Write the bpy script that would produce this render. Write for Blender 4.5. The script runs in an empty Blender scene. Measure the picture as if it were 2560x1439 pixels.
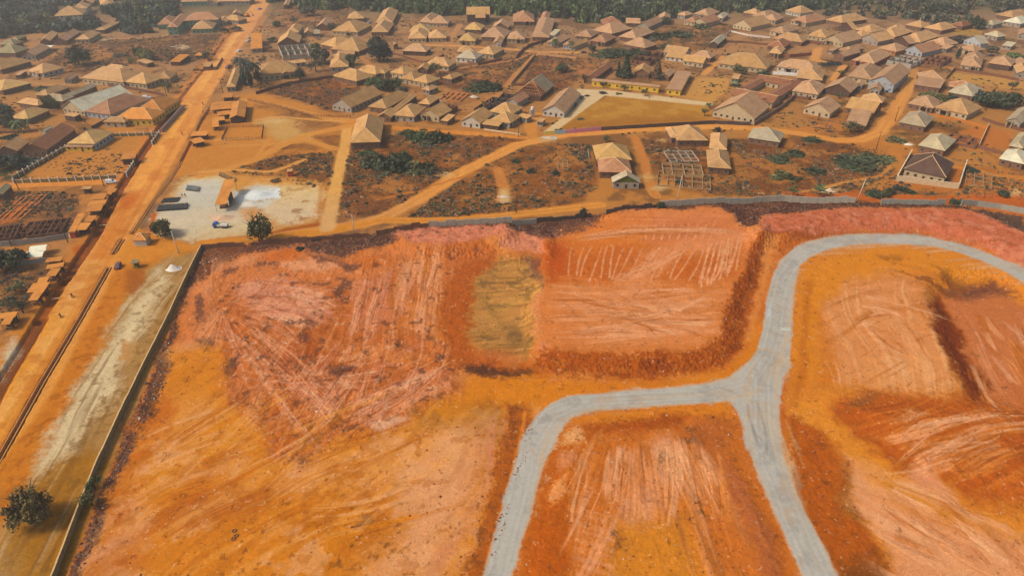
import bpy, bmesh, math, random
import numpy as np
from math import radians as R
random.seed(7)
rng = np.random.default_rng(11)
SC = bpy.context.scene
COL = SC.collection

# ------------------------------------------------------------------ camera, sky, sun, exposure
CAM_H, PITCH, FPX = 120.0, R(32.0), 1707.0          # drone height in metres, tilt below the horizon
cd = bpy.data.cameras.new("camera")
cd.sensor_width = 36.0; cd.lens = 24.0; cd.clip_start = 1.0; cd.clip_end = 20000.0
cam = bpy.data.objects.new("camera", cd); COL.objects.link(cam)
cam.location = (0, 0, CAM_H); cam.rotation_euler = (R(90) - PITCH, 0, 0)
SC.camera = cam
SUN_EL, SUN_AZ = R(45), math.atan2(-0.95, -0.32)      # azimuth from +Y towards +X
w = bpy.data.worlds.new("World"); SC.world = w; w.use_nodes = True
nt = w.node_tree
sky = nt.nodes.new("ShaderNodeTexSky"); sky.sky_type = 'NISHITA'; sky.sun_disc = False
sky.sun_elevation = SUN_EL; sky.sun_rotation = SUN_AZ
sky.dust_density = 5.0; sky.air_density = 1.2; sky.ozone_density = 0.6
bg = nt.nodes['Background']; bg.inputs[1].default_value = 0.15
nt.links.new(sky.outputs[0], bg.inputs[0])
ld = bpy.data.lights.new("sun", 'SUN'); ld.energy = 3.2; ld.angle = R(9); ld.color = (1.0, 0.94, 0.84)
sun = bpy.data.objects.new("sun", ld); COL.objects.link(sun)
sun.rotation_euler = (R(90) - SUN_EL, 0, -SUN_AZ + math.pi)
SC.view_settings.view_transform = 'Standard'; SC.view_settings.look = 'None'
SC.view_settings.gamma = 1.0; SC.view_settings.exposure = 0.0
try:
    SC.cycles.max_bounces = 5; SC.cycles.diffuse_bounces = 2; SC.cycles.volume_bounces = 0
    SC.cycles.transparent_max_bounces = 4; SC.cycles.use_fast_gi = False
except Exception: pass

# ------------------------------------------------------------------ image <-> ground
cP, sP = math.cos(PITCH), math.sin(PITCH)
def G(px, py, z=0.0):
    """image pixel (traced on a 2560 x 1439 image) -> metres at height z, through the camera"""
    u = (px - 1279.5) / FPX; v = (py - 719.5) / FPX
    dx, dy, dz = u, cP - v * sP, -sP - v * cP
    t = (z - CAM_H) / dz
    return (dx * t, dy * t)
def SCALE(py): return FPX * (sP + (py - 719.5) / FPX * cP) / CAM_H      # px per metre
def lin(c):
    c = np.asarray(c, float) / 255.0
    return np.where(c <= 0.04045, c / 12.92, ((c + 0.055) / 1.055) ** 2.4)
KEXP = 1.30                                           # what a sunlit white card reads
def alb(r, g, b): return lin((r, g, b)) / KEXP

# ------------------------------------------------------------------ value noise
_T = rng.random((256, 256)).astype(np.float32)
def vn(x, y, s=0):
    x = x + s * 37.31; y = y + s * 91.17
    xi = np.floor(x); yi = np.floor(y); fx = x - xi; fy = y - yi
    xi = xi.astype(np.int64) & 255; yi = yi.astype(np.int64) & 255
    fx = fx * fx * (3 - 2 * fx); fy = fy * fy * (3 - 2 * fy)
    x1 = (xi + 1) & 255; y1 = (yi + 1) & 255
    a = _T[yi, xi]; b = _T[yi, x1]; c = _T[y1, xi]; d = _T[y1, x1]
    return (a + (b - a) * fx) * (1 - fy) + (c + (d - c) * fx) * fy
def fbm(x, y, o=4, s=0, g=0.5):
    r = 0; a = 1.0; t = 0
    for i in range(o):
        r = r + a * vn(x, y, s + i); t += a; a *= g; x = x * 2.03; y = y * 2.03
    return r / t
def sst(a, b, x):
    t = np.clip((x - a) / (b - a), 0, 1); return t * t * (3 - 2 * t)

# ------------------------------------------------------------------ the ground grid (finer near the town edge, coarser far off)
STEP = 1.6
gy = np.arange(1560, -60, -STEP); gx = np.arange(-420, 2560 + 420, STEP)
far = np.array([-90, -120, -150, -180, -210, -240, -270, -300, -325, -338.0])
gy = np.concatenate([gy, far])
NR, NC = len(gy), len(gx)
PX, PY = np.meshgrid(gx, gy)
_u = (PX - 1279.5) / FPX; _v = (PY - 719.5) / FPX
_t = CAM_H / (sP + _v * cP)
X = _u * _t; Y = (cP - _v * sP) * _t
MPP = 1.0 / SCALE(PY)                                 # metres per image pixel
HT = np.zeros_like(X); ROUGH = np.full_like(X, 0.10)
REG = np.zeros(X.shape, np.int8)
WX = (fbm(X * 0.11, Y * 0.11, 4, 3) - 0.5) * 2; WY = (fbm(X * 0.11, Y * 0.11, 4, 8) - 0.5) * 2
WB = (fbm(X * 0.028, Y * 0.028, 2, 23) - 0.5) * 2
WX2 = (fbm(X * 0.6, Y * 0.6, 3, 13) - 0.5) * 2
WX3 = (fbm(X * 1.7, Y * 1.7, 2, 17) - 0.5) * 2
CLR = np.zeros(X.shape + (3,))
def bbox(pts, padm):
    p = np.array(pts, float)
    pad = padm * max(SCALE(p[:, 1].max()), 0.6) + 4
    x0, x1 = p[:, 0].min() - pad, p[:, 0].max() + pad; y0, y1 = p[:, 1].min() - pad, p[:, 1].max() + pad
    c0, c1 = np.searchsorted(gx, [x0, x1]); r0, r1 = np.searchsorted(-gy, [-y1, -y0])
    return slice(max(r0, 0), min(r1 + 1, NR)), slice(max(c0, 0), min(c1 + 1, NC))
def sdf(poly, sl, warp):
    """metres inside (+) of a polygon"""
    m = MPP[sl]
    x = PX[sl] + WX[sl] * warp / m + (WX2[sl] * .55 + WX3[sl] * .45) * warp / m * np.minimum(1, 3.0 * MPP[sl] + .4)
    y = PY[sl] + WY[sl] * warp * 0.6 / m + (WX3[sl] * .4 - WX2[sl] * .3) * warp / m
    n = len(poly); d = np.full(x.shape, 1e9); ins = np.zeros(x.shape, bool)
    for i in range(n):
        ax, ay = poly[i]; bx, by = poly[(i + 1) % n]
        ex, ey = bx - ax, by - ay
        t = np.clip(((x - ax) * ex + (y - ay) * ey) / (ex * ex + ey * ey + 1e-9), 0, 1)
        qx = x - ax - t * ex; qy = y - ay - t * ey
        d = np.minimum(d, qx * qx + qy * qy)
        if ay != by:
            ins ^= ((ay > y) != (by > y)) & (x < (bx - ax) * (y - ay) / (by - ay) + ax)
    d = np.sqrt(d) * m
    return np.where(ins, d, -d)
def mix(sl, c, m):
    m = m[..., None]; CLR[sl] = CLR[sl] * (1 - m) + np.asarray(c) * m
def P(poly, c, soft=1.2, warp=2.0, amt=1.0, rough=None, reg=None, h=None, hs=None):
    soft *= .6; sl = bbox(poly, soft + warp * 2 + (hs or 0)); d = sdf(poly, sl, warp)
    m = sst(-soft, soft, d) * amt
    if c is not None: mix(sl, alb(*c), m)
    if rough is not None: ROUGH[sl] = ROUGH[sl] * (1 - m) + rough * m
    if reg is not None: REG[sl] = np.where(d > 0, reg, REG[sl])
    if h is not None: HT[sl] += h * sst(-(hs or 4), 0.5, d)
    return sl, d
def ldist(line, sl, wp=0.0):
    x = X[sl] + WX[sl] * wp; y = Y[sl] + WY[sl] * wp; d = np.full(x.shape, 1e9); s = np.zeros_like(x); acc = 0
    for (a, b) in zip(line[:-1], line[1:]):
        ax, ay = G(*a); bx, by = G(*b); ex, ey = bx - ax, by - ay; L = math.hypot(ex, ey)
        t = np.clip(((x - ax) * ex + (y - ay) * ey) / (L * L + 1e-9), 0, 1)
        q = np.hypot(x - ax - t * ex, y - ay - t * ey)
        k = q < d; d = np.where(k, q, d); s = np.where(k, acc + t * L, s); acc += L
    return d, s
def L_(line, width, c, soft=0.8, warp=0.6, amt=1.0, reg=None, depth=None, ruts=None):
    sl = bbox(line, width + soft + 3); d, s = ldist(line, sl)
    d0 = d; d = d + WX[sl] * warp + WX2[sl] * warp * 0.4
    m = sst(width / 2 + soft, width / 2 - soft, d) * amt
    if c is not None: mix(sl, alb(*c), m)
    if reg is not None: REG[sl] = np.where(d < width / 2, reg, REG[sl])
    if depth is not None: HT[sl] -= depth * sst(width / 2 + 0.7, width / 2 - 0.7, d0 + WX2[sl] * 0.25)
    if ruts is not None:
        n = vn(d0 * 1.3, s * 0.02, 21); mix(sl, alb(*ruts), sst(0.5, 0.85, n) * m * 0.5)
def streak(poly, c, a, b, fa=0.9, fl=0.03, lo=0.5, hi=0.75, amt=0.7, soft=2, seed=1, fan=None, hgt=0.0, warp=2.5, bend=2.0):
    """long scrape marks running from image point a to b; fan: they all run through this point"""
    sl = bbox(poly, soft + 3); d = sdf(poly, sl, warp)
    x = X[sl] + WB[sl] * bend * 2.5 + WX[sl] * .4; y = Y[sl] - WB[sl] * bend * 2 + WY[sl] * .4
    if fan is not None:
        cx, cy = G(*fan); r = np.hypot(x - cx, y - cy); th = np.arctan2(y - cy, x - cx)
        u = r; v = th * 45.0
    else:
        ax, ay = G(*a); bx, by = G(*b); L = math.hypot(bx - ax, by - ay); dx, dy = (bx - ax) / L, (by - ay) / L
        u = x * dx + y * dy; v = -x * dy + y * dx
    n = 0.6 * vn(u * fl, v * fa, seed) + 0.4 * vn(u * fl * 1.9, v * fa * 2.3, seed + 5)
    k = sst(lo, hi, n) * (0.45 + 0.55 * sst(0.3, 0.7, vn(u * fl * 2.5 + 9, v * fa * 0.35, seed + 3)))
    m = k * sst(-soft, soft, d) * amt
    mix(sl, alb(*c), m)
    if hgt: HT[sl] += hgt * (k - 0.3) * sst(-soft, soft, d)
def strokes(quads, c, wd=0.5, amt=0.8, hgt=0.0):
    """single wheel or blade lines drawn as bent lines between image points"""
    for (a, b, bow) in quads:
        mx, my = (a[0] + b[0]) / 2, (a[1] + b[1]) / 2; nx, ny = -(b[1] - a[1]), b[0] - a[0]
        pts = []
        for i in range(7):
            t = i / 6; k = 4 * t * (1 - t) * bow
            pts.append((a[0] + (b[0] - a[0]) * t + nx * k, a[1] + (b[1] - a[1]) * t + ny * k))
        sl = bbox(pts, wd + 3); d, s = ldist(pts, sl, .35)
        m = sst(wd / 2 + 0.35, wd / 2 - 0.2, d + WX2[sl] * 0.25) * amt * (0.35 + 0.65 * vn(s * 0.25, d * 0.1, 4))
        mix(sl, alb(*c), m)
        if hgt: HT[sl] -= hgt * m
def passes(quads, cols, wd=3.2, amt=.8, fa=2.0, seed=0, hgt=.13):
    """blade or track passes: a band a few metres wide, combed lengthwise, feathered at its edges and ends"""
    r = np.random.default_rng(seed + 900)
    for i, (a, b, bow) in enumerate(quads):
        w_ = wd * r.uniform(.6, 1.5); mx, my = (a[0] + b[0]) / 2, (a[1] + b[1]) / 2; nx, ny = -(b[1] - a[1]), b[0] - a[0]; pts = []
        for k in range(9):
            t = k / 8; q = 4 * t * (1 - t) * bow; pts.append((a[0] + (b[0] - a[0]) * t + nx * q, a[1] + (b[1] - a[1]) * t + ny * q))
        sl = bbox(pts, w_ + 2); x, y = X[sl], Y[sl]; d = np.full(x.shape, 1e9); sd = np.zeros_like(x); s = np.zeros_like(x); acc = 0
        for p, q in zip(pts[:-1], pts[1:]):
            ax, ay = G(*p); bx, by = G(*q); ex, ey = bx - ax, by - ay; L = math.hypot(ex, ey); t = np.clip(((x - ax) * ex + (y - ay) * ey) / (L * L + 1e-9), 0, 1)
            ddx, ddy = x - ax - t * ex, y - ay - t * ey; dd = np.hypot(ddx, ddy); k = dd < d; d = np.where(k, dd, d); sd = np.where(k, np.sign(ex * ddy - ey * ddx) * dd, sd); s = np.where(k, acc + t * L, s); acc += L
        s0 = r.uniform(0, 50); n = .55 * vn(sd * fa + s0, s * .05 + s0, i) + .45 * vn(sd * fa * 2.2 + s0, s * .11, i + 7)
        e = sst(w_ / 2, w_ * .2, d + WX2[sl] * .3) * sst(0, acc * .18, s) * sst(0, acc * .18, acc - s)
        m = sst(.38, .72, n) * e * amt * r.uniform(.5, 1); mix(sl, alb(*cols[i % len(cols)]), m)
        m2 = sst(.38, .2, n) * e * amt * .4; mix(sl, alb(150, 78, 40), m2); HT[sl] += hgt * (n - .5) * e  # troughs of the combing are darkened, relief shade put into the colour
def blotch(poly, c, f=0.25, lo=0.5, hi=0.65, amt=0.8, seed=1, soft=2.5, o=4, warp=2.0):
    sl = bbox(poly, soft + 3); d = sdf(poly, sl, warp)
    n = fbm(X[sl] * f, Y[sl] * f, o, seed, 0.6)
    mix(sl, alb(*c), sst(lo, hi, n) * sst(-soft, soft, d) * amt)
def mound(px, py, rx, ry, h, c=None, seed=0, rough=0.2):
    cx, cy = G(px, py)
    sl = bbox([(px - rx * 6, py), (px + rx * 6, py), G2(cx, cy - ry * 1.5), G2(cx, cy + ry * 1.5)], 4)
    q = np.hypot((X[sl] - cx) / rx, (Y[sl] - cy) / ry) + 0.35 * (fbm(X[sl] * 0.35, Y[sl] * 0.35, 3, seed) - 0.5)
    m = sst(1.0, 0.15, q); HT[sl] += h * m
    if c is not None: mix(sl, alb(*c), sst(1.02, 0.9, q))
def G2(x, y):
    d = cP * y + sP * CAM_H; return (1279.5 + FPX * x / d, 719.5 + FPX * (cP * CAM_H - sP * y) / d)
def tile(ox, oy, k, pts): return [(ox + x / k, oy + y / k) for x, y in pts]
# ------------------------------------------------------------------ base soils
f1 = fbm(X * 0.02, Y * 0.02, 4, 1); f2 = fbm(X * 0.07, Y * 0.07, 4, 2, 0.6)
tA = np.clip((PY - 40) / 430, 0, 1)[..., None]
CLR[:] = alb(150, 114, 84) * (1 - tA) + alb(178, 122, 68) * tA
m_ = sst(0.50, 0.62, f2)[..., None]; CLR[:] = CLR * (1 - m_ * 0.75) + alb(112, 78, 54) * m_ * 0.7
m_ = sst(0.55, 0.70, f1)[..., None]; CLR[:] = CLR * (1 - m_ * 0.5) + alb(176, 122, 76) * m_ * 0.5
m_ = sst(60, -10, PY)[..., None]; CLR[:] = CLR * (1 - m_) + alb(82, 80, 58) * m_
ROUGH[:] = 0.12

SCR = (124, 80, 48)
def scrub(poly, c=SCR, c2=(94, 62, 38), amt=0.95, seed=0):
    P(poly, c, 2.5, 3.5, amt, rough=0.3)
    blotch(poly, c2, 0.22, 0.48, 0.62, 0.7, seed + 3); blotch(poly, (160, 104, 58), 0.18, 0.56, 0.68, 0.65, seed + 9)
    blotch(poly, (150, 94, 50), 0.6, 0.54, 0.7, 0.6, seed + 19); blotch(poly, (178, 122, 72), 0.07, 0.56, 0.66, 0.6, seed + 29); blotch(poly, (74, 56, 34), 0.12, 0.60, 0.70, 0.6, seed + 31)
scrub([(635,222),(720,205),(840,195),(905,210),(872,268),(842,280),(740,250)], (112,62,38))
scrub([(850,400),(868,362),(1000,335),(1230,338),(1305,352),(1180,425),(1060,495),(985,542),(930,545),(838,542),(835,480)], (116,70,42))
scrub([(1015,545),(1160,440),(1300,372),(1400,358),(1480,362),(1490,470),(1400,520),(1250,545),(1100,550)], (132,80,42), seed=4)
scrub([(1585,352),(1660,340),(1880,352),(2000,352),(2130,362),(2215,378),(2232,430),(2150,472),(2060,490),(1940,488),(1800,490),(1710,470),(1640,420)], (112,68,42), seed=7)
scrub([(1305,212),(1335,140),(1420,140),(1505,152),(1440,205),(1400,225)], (122,72,52), seed=2)
scrub([(105,160),(190,105),(400,92),(580,82),(590,118),(540,150),(430,155),(350,152),(210,188)], (104,76,58), seed=5)
scrub([(0,478),(190,480),(205,560),(170,590),(0,600)], (118,78,54), seed=6)
scrub([(1060,190),(1150,165),(1330,135),(1322,170),(1250,220),(1130,222)], (108,70,54), seed=8)
scrub([(1040,395),(1110,380),(1230,345),(1310,352),(1130,440),(1060,470)], (120,72,44), seed=3)
scrub([(560,85),(590,120),(500,190),(470,190),(520,140)], (120,74,46), seed=11)
scrub([(700,10),(880,12),(860,60),(760,80),(680,70)], (122,92,68), seed=12)
scrub([(1640,70),(1800,55),(1850,70),(1790,120),(1690,130),(1620,110)], (98,76,52), seed=13)
scrub([(2000,268),(2060,262),(2150,282),(2130,330),(2040,320)], (150,98,56), seed=14, amt=.5)
scrub([(2040,325),(2140,310),(2180,330),(2150,352),(2060,345)], (106,72,46), seed=15)
scrub([(2050,150),(2100,150),(2098,172),(2060,170)], (88,64,46), seed=16)
scrub([(2290,160),(2370,165),(2370,182),(2300,180)], (104,78,52), seed=17)
scrub([(2330,305),(2440,320),(2450,350),(2340,345)], (120,84,52), seed=18)
scrub([(2405,420),(2490,430),(2480,475),(2410,465)], (112,80,48), seed=19)
scrub([(1530,110),(1640,118),(1640,160),(1520,170)], (92,76,50), seed=20)
scrub([(0,620),(60,690),(120,640),(150,700),(90,760),(0,800)], (120,84,50), seed=21)
scrub([(0,380),(80,390),(170,365),(40,450),(0,450)], (62,62,42), (50,54,36), seed=22)
P([(60,455),(185,365),(240,385),(285,300),(400,340),(345,440),(310,445)], (182,124,62), 2, 2)
P([(1850,330),(1990,318),(2090,300),(2130,330),(2010,335)], (184,120,64), 2, 2, .8)
P([(2080,345),(2250,345),(2300,380),(2240,400),(2090,355)], (186,122,62), 2, 2, .8)
P([(2250,430),(2330,415),(2560,430),(2560,500),(2300,480),(2180,480)], (176,108,52), 2, 3, .8)
P([(1960,480),(2160,480),(2330,490),(2560,480),(2560,520),(2300,508),(2130,504),(1960,495)], (186,96,38), 2, 2, .9)
P([(2370,345),(2440,310),(2530,330),(2520,372),(2420,370)], (182,112,58), 1.5, 1.5, .9)
P([(2375,182),(2520,195),(2560,205),(2560,228),(2370,196)], (184,136,76), 1, 1.5)
P([(2370,70),(2420,68),(2460,78),(2450,92),(2360,86)], (166,124,60), 1, 1.5)
P([(1735,195),(1825,196),(1815,225),(1780,258),(1700,240)], (190,140,80), 1.5, 1.5)

# ------------------------------------------------------------------ open yard below the stalls, block yard
P([(560,255),(640,230),(740,255),(875,300),(875,330),(835,380),(680,425),(570,430),(470,442),(420,450),(500,300)], (188,126,58), 3, 3)
P([(640,300),(720,280),(800,300),(770,350),(690,352)], (190,160,120), 4, 4, .7)
for q in ([(640,262),(712,268),(725,278),(650,268)], [(690,285),(740,275),(850,298),(760,305)], [(745,312),(770,302),(845,302),(840,318),(750,325)],
          [(660,372),(720,358),(800,368),(720,378)], [(780,340),(860,330),(858,372),(825,368)], [(700,376),(770,360),(770,370)]):
    scrub(q, (126, 82, 46), amt=.85)
scrub([(560,430),(690,390),(830,380),(832,460),(760,470),(700,440),(600,430)], (122,76,44), seed=25)
P([(385,532),(470,440),(570,430),(700,442),(810,462),(802,562),(700,592),(500,606),(378,590)], (196,142,82), 2.5, 2.5)
P([(385,532),(465,448),(545,436),(580,450),(560,500),(640,560),(560,575),(470,600),(378,590)], (206,194,174), 5, 4, .9)
P([(640,455),(800,470),(795,540),(700,560),(650,530)], (208,188,160), 3, 4, .85)
P([(430,490),(500,455),(575,452),(590,530),(530,520),(440,545),(395,530)], (188,184,172), 5, 4, .8)
P([(455,585),(560,545),(640,555),(660,582),(560,595),(480,600)], (204,186,150), 4, 3, .8)
P([(580,485),(640,460),(690,468),(700,490),(660,520),(590,520)], (196,198,192), 3, 2, .85)
L_([(470,440),(570,428)], 1.0, (130,70,30), .5, .4); L_([(802,470),(796,562)], 1.4, (176,104,48), .8, .5, .45)
L_([(500,608),(640,590),(790,562)], 4.0, (166,92,30), 1.5, 1.0); L_([(385,535),(372,590)], 2, (190,100,40))
blotch([(640,470),(800,470),(790,560),(650,560)], (150,100,56), .25, .55, .7, .7, 41)

# ------------------------------------------------------------------ town tracks
TR = (208, 144, 82)
def track(l, w, c=TR, **k): L_(l, w, c, 1.0, 0.7, 0.95, reg=3, ruts=(226, 168, 108), **k)
track([(505,618),(560,612),(700,592),(830,572),(900,560),(960,543),(1060,490),(1150,432),(1290,363),(1400,338),(1600,324),(1780,317),(1900,321),(2000,334),(2090,350),(2150,350),(2200,330),(2235,280),(2262,235),(2282,190)], 7.5)
track([(505,608),(640,598),(800,580),(960,550),(1100,552),(1250,540),(1500,512)], 6, (204,136,62))
track([(818,570),(832,500),(846,430),(862,362),(868,318)], 5.5, (212,164,108))
track([(609,248),(724,269),(817,295),(880,302)], 5, (196,138,76))
track([(500,440),(560,425),(640,398),(700,365),(770,336),(876,314)], 5.5, (198,138,72))
track([(560,365),(640,362),(700,360),(770,352),(840,372)], 4, (196,138,72))
track([(500,430),(600,425),(680,430),(760,400)], 3, (206,150,92)); track([(540,350),(620,345),(660,352)], 3, (204,148,90)); track([(640,300),(700,292),(790,300),(876,305)], 3, (206,150,94))
track([(1060,470),(1130,450),(1200,430)], 1.5, (176,112,62)); track([(940,500),(1010,485),(1075,470)], 1.5, (190,120,62)); track([(1700,400),(1800,410),(1900,400)], 1.5, (160,100,60)); track([(2000,480),(2060,470),(2110,455)], 2, (196,140,86))
track([(640,395),(672,345)], 2.5, (196,138,72))
track([(876,305),(960,318),(1060,325),(1200,335),(1330,345)], 5, (204,134,62))
track([(1330,345),(1326,310),(1345,285)], 6, (196,134,70))
track([(1210,270),(1258,222),(1300,175),(1338,137)], 3.5, (180,124,78))
track([(1065,113),(1147,115),(1260,122),(1340,130),(1445,132)], 5)
track([(1115,113),(1150,62)], 5, (178,124,78))
track([(1340,128),(1290,150),(1220,160),(1150,170)], 3.5, (176,118,72))
track([(2045,120),(2035,150),(2110,165),(2085,200)], 6)
track([(1807,142),(1759,186)], 4.5)
track([(0,200),(56,204),(130,212),(215,210)], 4, (176,130,86))
track([(20,464),(150,460),(285,452),(310,442)], 6, (208,138,72))
track([(2282,190),(2290,160),(2380,170)], 4, (186,128,72))
track([(2320,285),(2400,300),(2465,318)], 5, (200,122,50))
track([(2300,400),(2400,420),(2500,440),(2560,445)], 5, (190,126,62))
track([(2110,455),(2200,440),(2240,400)], 2, (186,130,76))
track([(1240,60),(1260,90),(1250,122)], 3, (176,122,76))
track([(1588,345),(1610,400),(1625,470),(1640,490)], 4.5, (190,124,70))
track([(900,142),(930,165),(915,190)], 4, (178,122,72)); track([(755,85),(830,125),(800,130)], 4, (178,124,74))
track([(960,60),(930,95),(880,110)], 4, (172,120,76)); track([(1930,120),(1990,130),(2040,118)], 4, (176,122,74))
track([(280,98),(400,92),(450,80)], 4, (176,128,92))
track([(1240,420),(1260,470),(1255,500)], 5, (186,124,72))
L_([(1260,478),(1258,500)], 3.5, (206,184,156), 2, 2, .7)

# ------------------------------------------------------------------ school lawn and its concrete path
P([(1392,322),(1425,298),(1520,238),(1600,246),(1775,262),(1768,300),(1660,312),(1480,318)], (168,118,44), 1.0, .5, reg=5)
blotch([(1392,322),(1425,298),(1520,238),(1775,262),(1768,300),(1480,318)], (184,138,66), .12, .45, .65, .7, 33)
P([(1385,325),(1440,300),(1760,290),(1768,302),(1660,312),(1480,320)], (150,98,36), 3, 2, .7)
P([(1442,222),(1530,226),(1782,257),(1784,266),(1700,258),(1512,239),(1470,268),(1392,326),(1357,330),(1376,316),(1440,268)], (206,180,152), .5, .3, reg=6)
P([(1345,352),(1390,340),(1392,352),(1360,356)], (176,160,140), 2, 2, .8)
P([(2258,356),(2270,356),(2284,362),(2262,364)], (214,200,180), 1, 1)
for (x, y, a, b) in ((1655,353,16,5),(1775,360,25,6),(1650,468,25,8),(2075,475,30,9),(2330,365,12,4),(2530,480,30,10),(1620,440,22,6),(1110,435,22,8),(690,300,30,8),(450,118,30,6),(262,99,18,4),(1345,300,14,5),(1100,250,16,6)):
    P([(x-a,y),(x,y-b),(x+a,y),(x,y+b)], (204,176,146), 2, 2.5, .75)

# ------------------------------------------------------------------ verge strips beside the main road
P([(345,572),(440,600),(505,622),(330,1010),(165,1439),(0,1560),(0,1150),(150,905),(275,665)], (196,122,42), 2, 1.5)
P([(330,700),(420,640),(505,625),(330,1010),(160,1439),(60,1560),(-40,1439),(60,1235),(200,965),(285,800)], (166,126,72), 3, 2)
P([(0,1560),(60,1235),(160,1100),(260,1150),(160,1439),(60,1560)], (158,108,34), 7, 4, .8)
P([(395,680),(425,690),(340,850),(290,960),(180,1130),(90,1190),(120,1100),(230,900)], (214,194,158), 4, 3, .9)
streak([(330,700),(420,640),(505,625),(330,1010),(160,1439),(-40,1439),(60,1235),(200,965)], (212,194,160), (430,680), (120,1180), .6, .02, .5, .75, .55, 2, 5)
streak([(330,700),(420,640),(505,625),(330,1010),(160,1439),(-40,1439),(60,1235),(200,965)], (116,80,34), (430,680), (120,1180), .8, .03, .52, .75, .6, 2, 15)
blotch([(380,700),(500,640),(330,1010),(160,1439),(0,1439),(200,965)], (124,88,40), .5, .55, .7, .6, 44)
blotch([(275,690),(335,690),(180,1000),(40,1250),(0,1290),(0,1160),(150,900)], (150,84,22), .35, .5, .66, .6, 46)
P([(320,675),(362,668),(355,700),(330,735),(300,712)], (158,92,36), 2, 2, .9)
P([(300,855),(350,862),(330,905),(300,905)], (186,140,84), 1.5, 2)
# main road and its ditches
RD = [(-330,1500),(-120,1210),(0,1058),(62,965),(150,815),(212,705),(262,620),(340,490),(425,350),(482,258),(542,165),(600,85),(658,0),(690,-50)]
LV = [(-150,1150),(0,958),(100,800),(165,690),(235,590),(292,480),(345,395),(405,308),(452,245),(520,165),(590,60)]
L_(LV, 10, (198,126,62), 2.5, 1.5, .8)
L_(RD, 15.5, (216,150,84), 1.2, .6, reg=1)
P([(-420,1560),(-420,1200),(60,850),(150,760),(170,800),(100,930),(-100,1300)], (212,142,36), 14, 2, .6)
P([(560,170),(600,80),(650,-20),(690,-20),(640,80),(580,170)], (204,140,92), 10, 2, .6)
L_([(-120,1210),(0,1050),(150,808),(255,626),(340,483),(425,345),(482,252),(600,80)], 3.0, (226,166,90), 1.5, .6, .6)
L_([(-90,1240),(40,1050),(182,800),(285,628),(360,490),(445,345)], 1.4, (190,112,40), 1.0, .5, .55)
for o_ in (-4.5, -2.6, -.6, 1.4, 3.4, 5.2):
    l_ = [G2(G(*q)[0] + o_ * .87, G(*q)[1] - o_ * .5) for q in RD[2:12]]; L_(l_, .8, (228,170,104) if int(o_ * 2) % 2 else (190,116,56), .6, 1.1, .4)
blotch([(0,1060),(100,800),(240,590),(440,260),(600,40),(650,40),(520,260),(340,560),(270,668),(60,1040),(0,1140)], (184,110,50), .18, .54, .66, .5, 207, 1)
L_([(440,420),(452,398),(480,350)], 3, (188,110,44), 2, 1.5, .5); P([(300,480),(360,470),(330,520),(290,530)], (184,92,26), 3, 3, .7)
L_([(160,700),(235,592),(292,482),(345,398),(405,311),(448,250)], 3.6, (120,60,26), .8, .5, .9, depth=1.3)
L_([(448,250),(520,160),(560,100)], 1.8, (126,74,44), .8, .5, .85, depth=.5)
L_([(98,798),(160,700)], 3.2, (146,74,26), .8, .6, .85, depth=1.0)
L_([(-60,1080),(0,965),(100,800)], 4.0, (134,72,28), .8, .5, .9, depth=1.0)
L_([(245,640),(300,545),(330,495)], 5, (190,94,24), 3, 2, .6)
L_([(0,1142),(100,963),(200,795),(272,668)], 1.5, (130,82,40), .4, .2, .95, depth=1.1)
L_([(330,582),(380,505),(420,455),(452,405),(505,300),(535,255)], 1.2, (122,62,24), .5, .3, .95, depth=.9)
L_([(283,632),(305,598)], 1.6, (128,78,36), .4, .2, .9, depth=.9)
P([(560,40),(600,36),(575,92),(555,120),(540,150),(520,160),(560,85)], (166,104,58), 3, 2, .8)
P([(628,90),(648,40),(662,40),(640,95)], (176,112,60), 2, 2, .8)
P([(270,640),(300,610),(345,575),(440,605),(505,615),(420,640),(330,665),(276,662)], (208,140,66), 3, 2, .8)
P([(178,617),(215,610),(205,632),(185,633)], (180,96,30), 1, 1.5)
P([(0,880),(30,850),(40,870),(0,950)], (196,186,164), 3, 3, .9)
P([(150,590),(170,560),(215,575),(160,600)], (190,160,120), 1.5, 2, .8)
P([(9,520),(35,490),(105,485),(60,545),(0,560)], (196,112,52), 2, 2, .85)

# ------------------------------------------------------------------ earthwork site
SITE = [(507,620),(995,582),(1340,554),(1647,518),(1957,498),(2317,514),(2480,516),(2620,545),(3100,640),(3100,1600),(60,1600),(165,1439)]
P(SITE, (198,116,62), .4, 0, rough=.16)
blotch(SITE, (182,96,48), .05, .5, .62, .6, 51, 1); blotch(SITE, (214,140,86), .06, .52, .64, .5, 55, 1)
DEB = (86, 52, 42)
A1 = [(507,618),(165,1439),(130,1560),(200,1560),(212,1400),(250,1325),(278,1240),(312,1153),(353,1084),(409,981),(425,895),(432,850),(437,800),(475,720),(500,690),(530,665),(590,640)]
A2 = [(507,618),(995,580),(1075,571),(1200,562),(1200,590),(1070,600),(985,612),(900,625),(866,640),(830,655),(780,650),(740,625),(690,618),(590,640),(540,668),(500,712),(470,730)]
A3 = [(1200,562),(1340,552),(1420,542),(1534,532),(1500,540),(1484,560),(1508,578),(1440,596),(1362,613),(1330,602),(1305,583),(1262,588),(1200,588)]
A4 = [(1534,530),(1647,516),(1800,505),(1957,498),(2132,506),(2317,513),(2560,540),(2560,600),(2480,562),(2420,538),(2300,532),(2130,532),(2000,542),(1925,546),(1884,576),(1850,572),(1828,545),(1800,528),(1650,532),(1550,540)]
for q in (A1, A2, A3, A4):
    P(q, DEB, 1.0, 2.0, rough=.5); blotch(q, (132,84,60), .5, .52, .64, .6, 61); blotch(q, (66,44,38), .4, .52, .66, .7, 63)
    blotch(q, (196,176,156), 1.6, .70, .76, .55, 66)
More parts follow.
